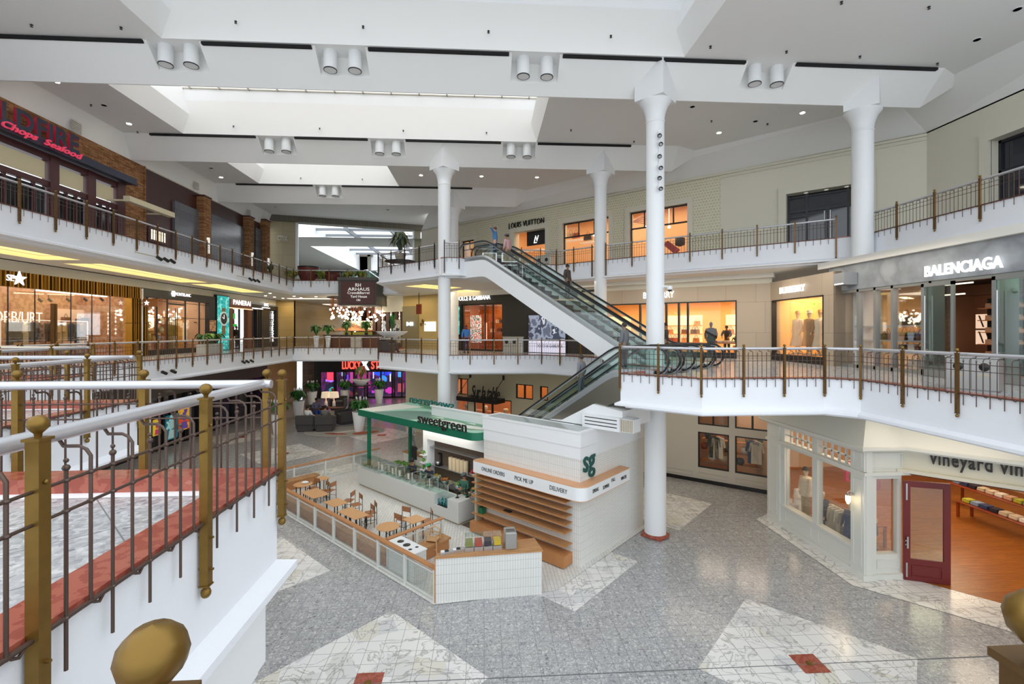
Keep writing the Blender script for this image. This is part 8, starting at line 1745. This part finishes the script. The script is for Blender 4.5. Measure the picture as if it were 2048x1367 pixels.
x, y = esc_pt(.45, 1.3); person('person in grey coat at the top of the lower escalator', (x, y, F2+.02), aE+PI/2, 'stand', '#6b6e72', '#4e5054', '#8a7060', '#3a322e', sc=.93)
x, y = esc_pt(.45, 3.0); person('second person in grey, lower down on the lower escalator', (x, y, zl(3.0)), aE+PI/2, 'stand', '#7a7c80', '#5a5c60', '#8a7060', '#3a322e', sc=.9)
x, y = esc_pt(3.5, 1.2); person('person in dark jacket stepping onto the upper escalator behind the handrails', (x, y, F2+.1), aE-PI/2, 'stand', '#3f3a36', '#3a3834', '#9a7458', '#1d1815', sc=.9)
pw = B2.at(932, -3.0); person('person in bright blue jacket standing before the orange lit window', (pw[0], pw[1], F2), 0.3, 'stand', '#4a86d0', '#2c3450', '#8a4f44', '#6a2a30', longhair=True, sc=1.0)
pw = A2.pt(s(486) if 0 else A2.s(486), .5); person('man in dark suit in the doorway of the narrow brown shop', (pw[0], pw[1], F2), A2.a, 'stand', '#1c1c22', '#1c1c22', '#b07a5c', '#15110f', sc=1.0)
pw = B4.pt(B4.s(1441), 2.1); person('person in dark patterned jacket behind the display table of the stone framed shop', (pw[0], pw[1], F2), B4.a, 'reach', '#2c3038', '#2a2a30', '#8a5a44', '#15110f', sc=.95)
x, y = G(822, 897, 0); person('person in white and grey hooded top walking past the far side of the kiosk', (x, y, 0), .9, 'walk', '#cfd0d8', '#8d8f96', '#d8a8a8', '#a8a8b0', sc=1.0)
for (s_, y_, r, kw, lab) in ((-9.3, .42, .2, dict(top='#1f2430', legs='#22242a', skinc='#9a6448', hat='#17181c', pose='reach'), 'worker in black cap and dark shirt preparing food behind the counter'), (-8.1, .42, .3, dict(top='#1f2430', legs='#22242a', skinc='#a87858', hat='#16884a', pose='reach'), 'worker with green cap bending over the kitchen bowls'), (-5.9, .42, .1, dict(top='#3b6a58', legs='#2a2c30', skinc='#b07f60', hat='#5a6468', pose='crossed'), 'worker in green shirt and grey cap with folded arms at the till'), (-5.0, .55, -.5, dict(top='#14483c', legs='#22262a', skinc='#a06a4c', hair='#15110f', pose='reach'), 'worker in dark green shirt leaning on the counter end')):
    p = K.pt(s_, y_); person(lab, (p[0], p[1], .02), KA+r, sc=.98, **kw)
for (px, py, dz, r, kw, lab) in ((617, 861, .18, PI-.5, dict(top='#e6e6e6', legs='#33363c', skinc='#b08464', hair='#1d1714'), 'person in white shirt seated in the lounge, back to the viewer'), (633, 842, .2, .6, dict(top='#6a6680', legs='#2a55b0', skinc='#7a4a38', hair='#1d1714'), 'person in grey shirt and bright blue trousers seated in the lounge'), (651, 858, .1, PI, dict(top='#7a7470', legs='#3a3836', skinc='#b08464', hair='#2a2420'), 'person in grey seated low in the armchair right of the side table'), (665, 818, .2, .1, dict(top='#c9cccf', legs='#55585c', skinc='#b88a70', hair='#8a3028', hat='#a83a34'), 'person in pale shirt and red cap seated behind the lounge lamps'), (712, 822, .2, -.6, dict(top='#23242a', legs='#1f2024', skinc='#b08464', hair='#3a1d18'), 'person in black seated beside the lilies at the right of the lounge')):
    x, y = G(px, py, 0); person(lab, (x, y, dz), r, 'sit', sc=1.35, **kw)
# track of spotlights and a camera on the nearest column
cx_, cy_ = COLS[0][0], COLS[0][1]; an = math.atan2(-cy_, -cx_)+.12; dx_, dy_ = math.cos(an), math.sin(an)
CP = Pl((cx_+dx_*.36+dy_*2, cy_+dy_*.36-dx_*2), (cx_+dx_*.36-dy_*2, cy_+dy_*.36+dx_*2))
if CP.u.x < 0: CP = Pl(CP.pt(4), CP.p)
t = thing('spotlight_track', 'vertical track of six small spotlights on the nearest white column', 'spotlights', (CP.p.x, CP.p.y, 0), CP.a); q = CP.s(1319)
b = MB(); b.b(q-.02, q+.02, -.03, .06, CP.z(1319, 382), CP.z(1319, 266)); b.b(q-.05, q+.03, -.04, .08, CP.z(1319, 270), CP.z(1319, 260)); b.build('track', 'white', t)
for i, py in enumerate((273, 290, 314, 337, 357, 378)): sg = (-1, 1)[i % 2]; zz_ = CP.z(1319, py); b = MB(); b.tube([(q-.02, -.05, zz_+.1), (q+sg*.02, -.2, zz_-.04)], .075, 12); b.m(1); b.tube([(q+sg*.02, -.2, zz_-.04), (q+sg*.022, -.215, zz_-.053)], .08, 12); b.m(2); b.tube([(q+sg*.022, -.215, zz_-.053), (q+sg*.023, -.22, zz_-.056)], .055, 10); b.build('spotlight', ['white', 'black', 'steel'], t)
t = thing('security_camera', 'white dome security camera on an arm at the right of the nearest column', 'camera', (CP.p.x, CP.p.y, 0), CP.a); q = CP.s(1334); zz_ = CP.z(1334, 572); b = MB(); b.tube([(q-.16, .25, zz_), (q, .1, zz_), (q+.1, .05, zz_-.02)], .035, 8); b.build('arm', 'white', t); b = MB(); b.lathe([(.0, .05), (.09, .03), (.1, -.08), (.085, -.1)], (q+.1, .03, zz_-.03), 14); b.build('housing', 'white', t); b = MB(); b.lathe([(.085, -.1), (.06, -.15), (0, -.17)], (q+.1, .03, zz_-.03), 12); b.build('dome', 'black', t)
# ================================================================ FAR GALLERY FURNISHING
t = thing('round_pot', 'big dark red rounded pot chair shape behind the far top gallery railing', 'pot', (-13.9, 38.0, F3)); b = MB(); b.lathe([(.45, 0), (.75, .7), (.8, 1.25), (.74, 1.3), (.6, .7)], n=18); b.build('pot_body', mat('dark_red', '#6d2a22', .5), t); b = MB(); b.lathe([(.8, 1.25), (.82, 1.36), (.7, 1.38)], n=18); b.build('rim', 'ink', t)
t = thing('round_pot', 'smaller dark red pot right of the big one behind the far railing', 'pot', (-12.1, 38.2, F3)); b = MB(); b.lathe([(.4, 0), (.62, .6), (.6, .95), (.5, .5)], n=18); b.build('pot_body', _mats['dark_red'], t)
yl = mat('leaf_yellow', '#b9b23a', .5)
for i, (x, lab) in enumerate(((-15.2, 'yellow green plants in a box at the left of the far railing'), (-13.0, 'yellow green plant between the two red pots'), (-10.9, 'yellow green plants right of the red pots behind the far railing'), (-9.9, 'last yellow green plant before the distant escalators'))):
    t = thing('potted_plant', lab, 'plant', (x, 38.1, F3)); b = MB(); b.cb((0, 0, .2), (1.2, .5, .4)); b.build('box', 'taupe', t); leafy('', '', '', 0, 0, 0, .75, .75, 44, (0, 1), seed=60+i, lw=.12).build('foliage', [yl, G3], t, loc=(0, 0, .35))
def simple_esc(lab, x0, y0, x1, y1, z0, z1):
    P0, P1 = Vector((x0, y0)), Vector((x1, y1)); u = P1-P0; L_ = u.length; t = thing('escalator', lab, 'escalator', (x0, y0, 0), math.atan2(u.y, u.x))
    for q in (0, 1.1):
        b = MB(); b.quad((0, q, z0), (L_, q, z1), (L_, q, z1+.9), (0, q, z0+.9)); b.build('glass_side', glass('teal_glass', (.6, .85, .82), .4), t)
        b = MB(); b.tube([(-.6, q, z0+.95), (0, q, z0+.95), (L_, q, z1+.95), (L_+.6, q, z1+.95)], .05, 6); b.build('handrail', 'rail', t)
    b = MB(); b.yprism([(0, z0), (L_, z1), (L_, z1-.8), (0, z0-.8)], 0, 1.1); b.build('cladding', 'ceilw', t)
simple_esc('distant escalator with teal glass left of the pair in the far hall', -13.5, 55, -8.4, 50, F3+2.4, F3-1.0)
simple_esc('distant escalator with teal glass right of the pair in the far hall', -11.3, 56, -6.4, 51, F3+2.4, F3-1.0)
b = MB(); b.b(-16, -9, 56, 60, F3+1.9, F3+2.4); b.m(1); b.b(-16, -9, 55.9, 56, F3+2.4, F3+3.3); struct('floor', b, ['white', glass('teal_glass', (.6, .85, .82), .4)])
t = table('dark round table with a bushy potted plant behind the slanting top railing', -5.4, 30.6, F3, 0, 2.0, 2.0, .78, 'ink', 'ink', True)
t = thing('potted_plant', 'bushy plant in a pale pot on the dark round table, top gallery', 'plant', (-5.4, 30.6, F3+.781)); b = MB(); b.lathe([(.25, 0), (.38, .5), (.34, .5)], n=16); b.build('pot', mat('pale_pot', '#9a9488', .5), t); leafy('', '', '', 0, 0, 0, .8, 1.5, 70, (0, 1), seed=91, lw=.1).build('foliage', [mat('leaf_grey', '#3f4f3c', .6), mat('leaf_olive', '#6a6f52', .6)], t, loc=(0, 0, .4))
t = thing('lounge_chair', 'dark angular lounge chair behind the far end of the left top railing', 'chair', (-16.2, 33.5, F3), .5); b = MB(); b.cb((0, 0, .42), (.8, .8, .12)); b.yprism([(.35, .4), (.5, .4), (.75, 1.2), (.6, 1.2)], -.4, .4); b.build('shell', mat('slate_fabric', '#3f4448', .7), t)
for q in (-1, 1): b = MB(); b.b(q*.3-.03, q*.3+.03, -.3, .3, 0, .38); b.build('leg', 'black', t)
table('low dark side table beside the lounge chair, top gallery', -16.1, 32.0, F3, 0, .9, .6, .6, 'ink', 'black')
t = thing('potted_plant', 'spiky dark plant in a grey tub at the far left end of the top gallery', 'plant', (-15.8, 35.6, F3)); b = MB(); b.lathe([(.5, 0), (.55, .5), (.5, .5)], n=14); b.build('pot', 'taupe', t); leafy('', '', '', 0, 0, 0, .9, .9, 24, (0,), spike=True, seed=5, lw=.08).build('foliage', [G1], t, loc=(0, 0, .5))
# top gallery window goods
BW = Pl(B3.pt(0, 1.6), B3.pt(20, 1.6)); LBW = (BW.p.x, BW.p.y, 0)
for (a, c, py) in ((1128, 1168, 480), (1163, 1189, 484), (1040, 1085, 500)):
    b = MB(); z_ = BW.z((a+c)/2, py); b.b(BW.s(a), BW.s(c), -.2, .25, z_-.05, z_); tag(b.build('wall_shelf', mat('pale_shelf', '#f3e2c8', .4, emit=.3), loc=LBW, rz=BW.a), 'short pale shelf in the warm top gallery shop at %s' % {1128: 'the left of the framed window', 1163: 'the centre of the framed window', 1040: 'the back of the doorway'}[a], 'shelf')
for i, (px, py, c, n_) in enumerate(((1152, 476, '#a04a3a', 'red brown'), (1142, 476, '#c8b08a', 'sand'), (1176, 480, '#4a3a34', 'dark'), (1197, 521, '#2f2a28', 'black'), (1155, 521, '#3a3230', 'dark brown'))):
    b = bag('', .6, .35, .2, None); z_ = BW.z(px, py) if py < 500 else F3+.55; place(b.build('handbag', [mat('lvb'+c, c, .5), 'brassd']), BW, BW.s(px), 0, z_+.001, '%s handbag in the framed top gallery window right of the doorway' % n_, 'handbag')
for (px) in (1176, 1149): b = MB(); b.b(BW.s(1140), BW.s(1205), -.3, .3, F3+.01, F3+.55) if px == 1176 else b.b(BW.s(1146), BW.s(1166), -.5, -.35, F3+.01, F3+.9); tag(b.build('display_plinth', mat('peach_plinth', '#d8a988', .5), loc=LBW, rz=BW.a), 'long low display plinth in the framed top gallery window' if px == 1176 else 'small upright display block in the framed top gallery window', 'plinth')
t = thing('red_handbag', 'tilted red box bag hanging in the widest top gallery window', 'handbag', (*BW.pt(BW.s(1343), 0), BW.z(1343, 497)), BW.a); b = MB(); b.yprism([(-.5, .3), (.2, -.35), (.5, -.1), (-.2, .5)], -.12, .12); b.build('bag_body', mat('bright_red', '#a82828', .4), t); b = MB(); b.lathe([(0, -.3), (.3, -.2), (.3, .2), (0, .3)], (.55, -.1, .35), 10); b.build('clasp', 'ink', t)
b = MB(); b.tube([(-.5, 0, .3), (-.5, 0, 16-BW.z(1343, 497))], .01, 5); b.build('hanging_wire', 'steel', t)
b = MB()
for i in range(5): b.tube([(-1.2, 0, -.35+.1*i), (.6, 0, .35-.2*i)], .035, 5)
place(b.build('ceiling_lattice', mat('lattice', '#a87a6a', .5)), BW, BW.s(1275), .5, BW.z(1275, 434), 'crossed timber beams behind the upper light of the widest window', 'lattice')
for (px, py) in ((1184, 468), (1194, 470), (1289, 452), (1335, 452), (1293, 487)):
    b = MB(); b.ball((0, 0, 0), .09, 8); b.tube([(0, 0, 0), (0, 0, 15.85-BW.z(px, py))], .008, 4); place(b.build('pendant_lamp', 'lamp'), BW, BW.s(px), .3, BW.z(px, py), 'small glowing pendant in the warm top gallery shop windows', 'pendant lamp', 'small glowing pendants in the top gallery shop')
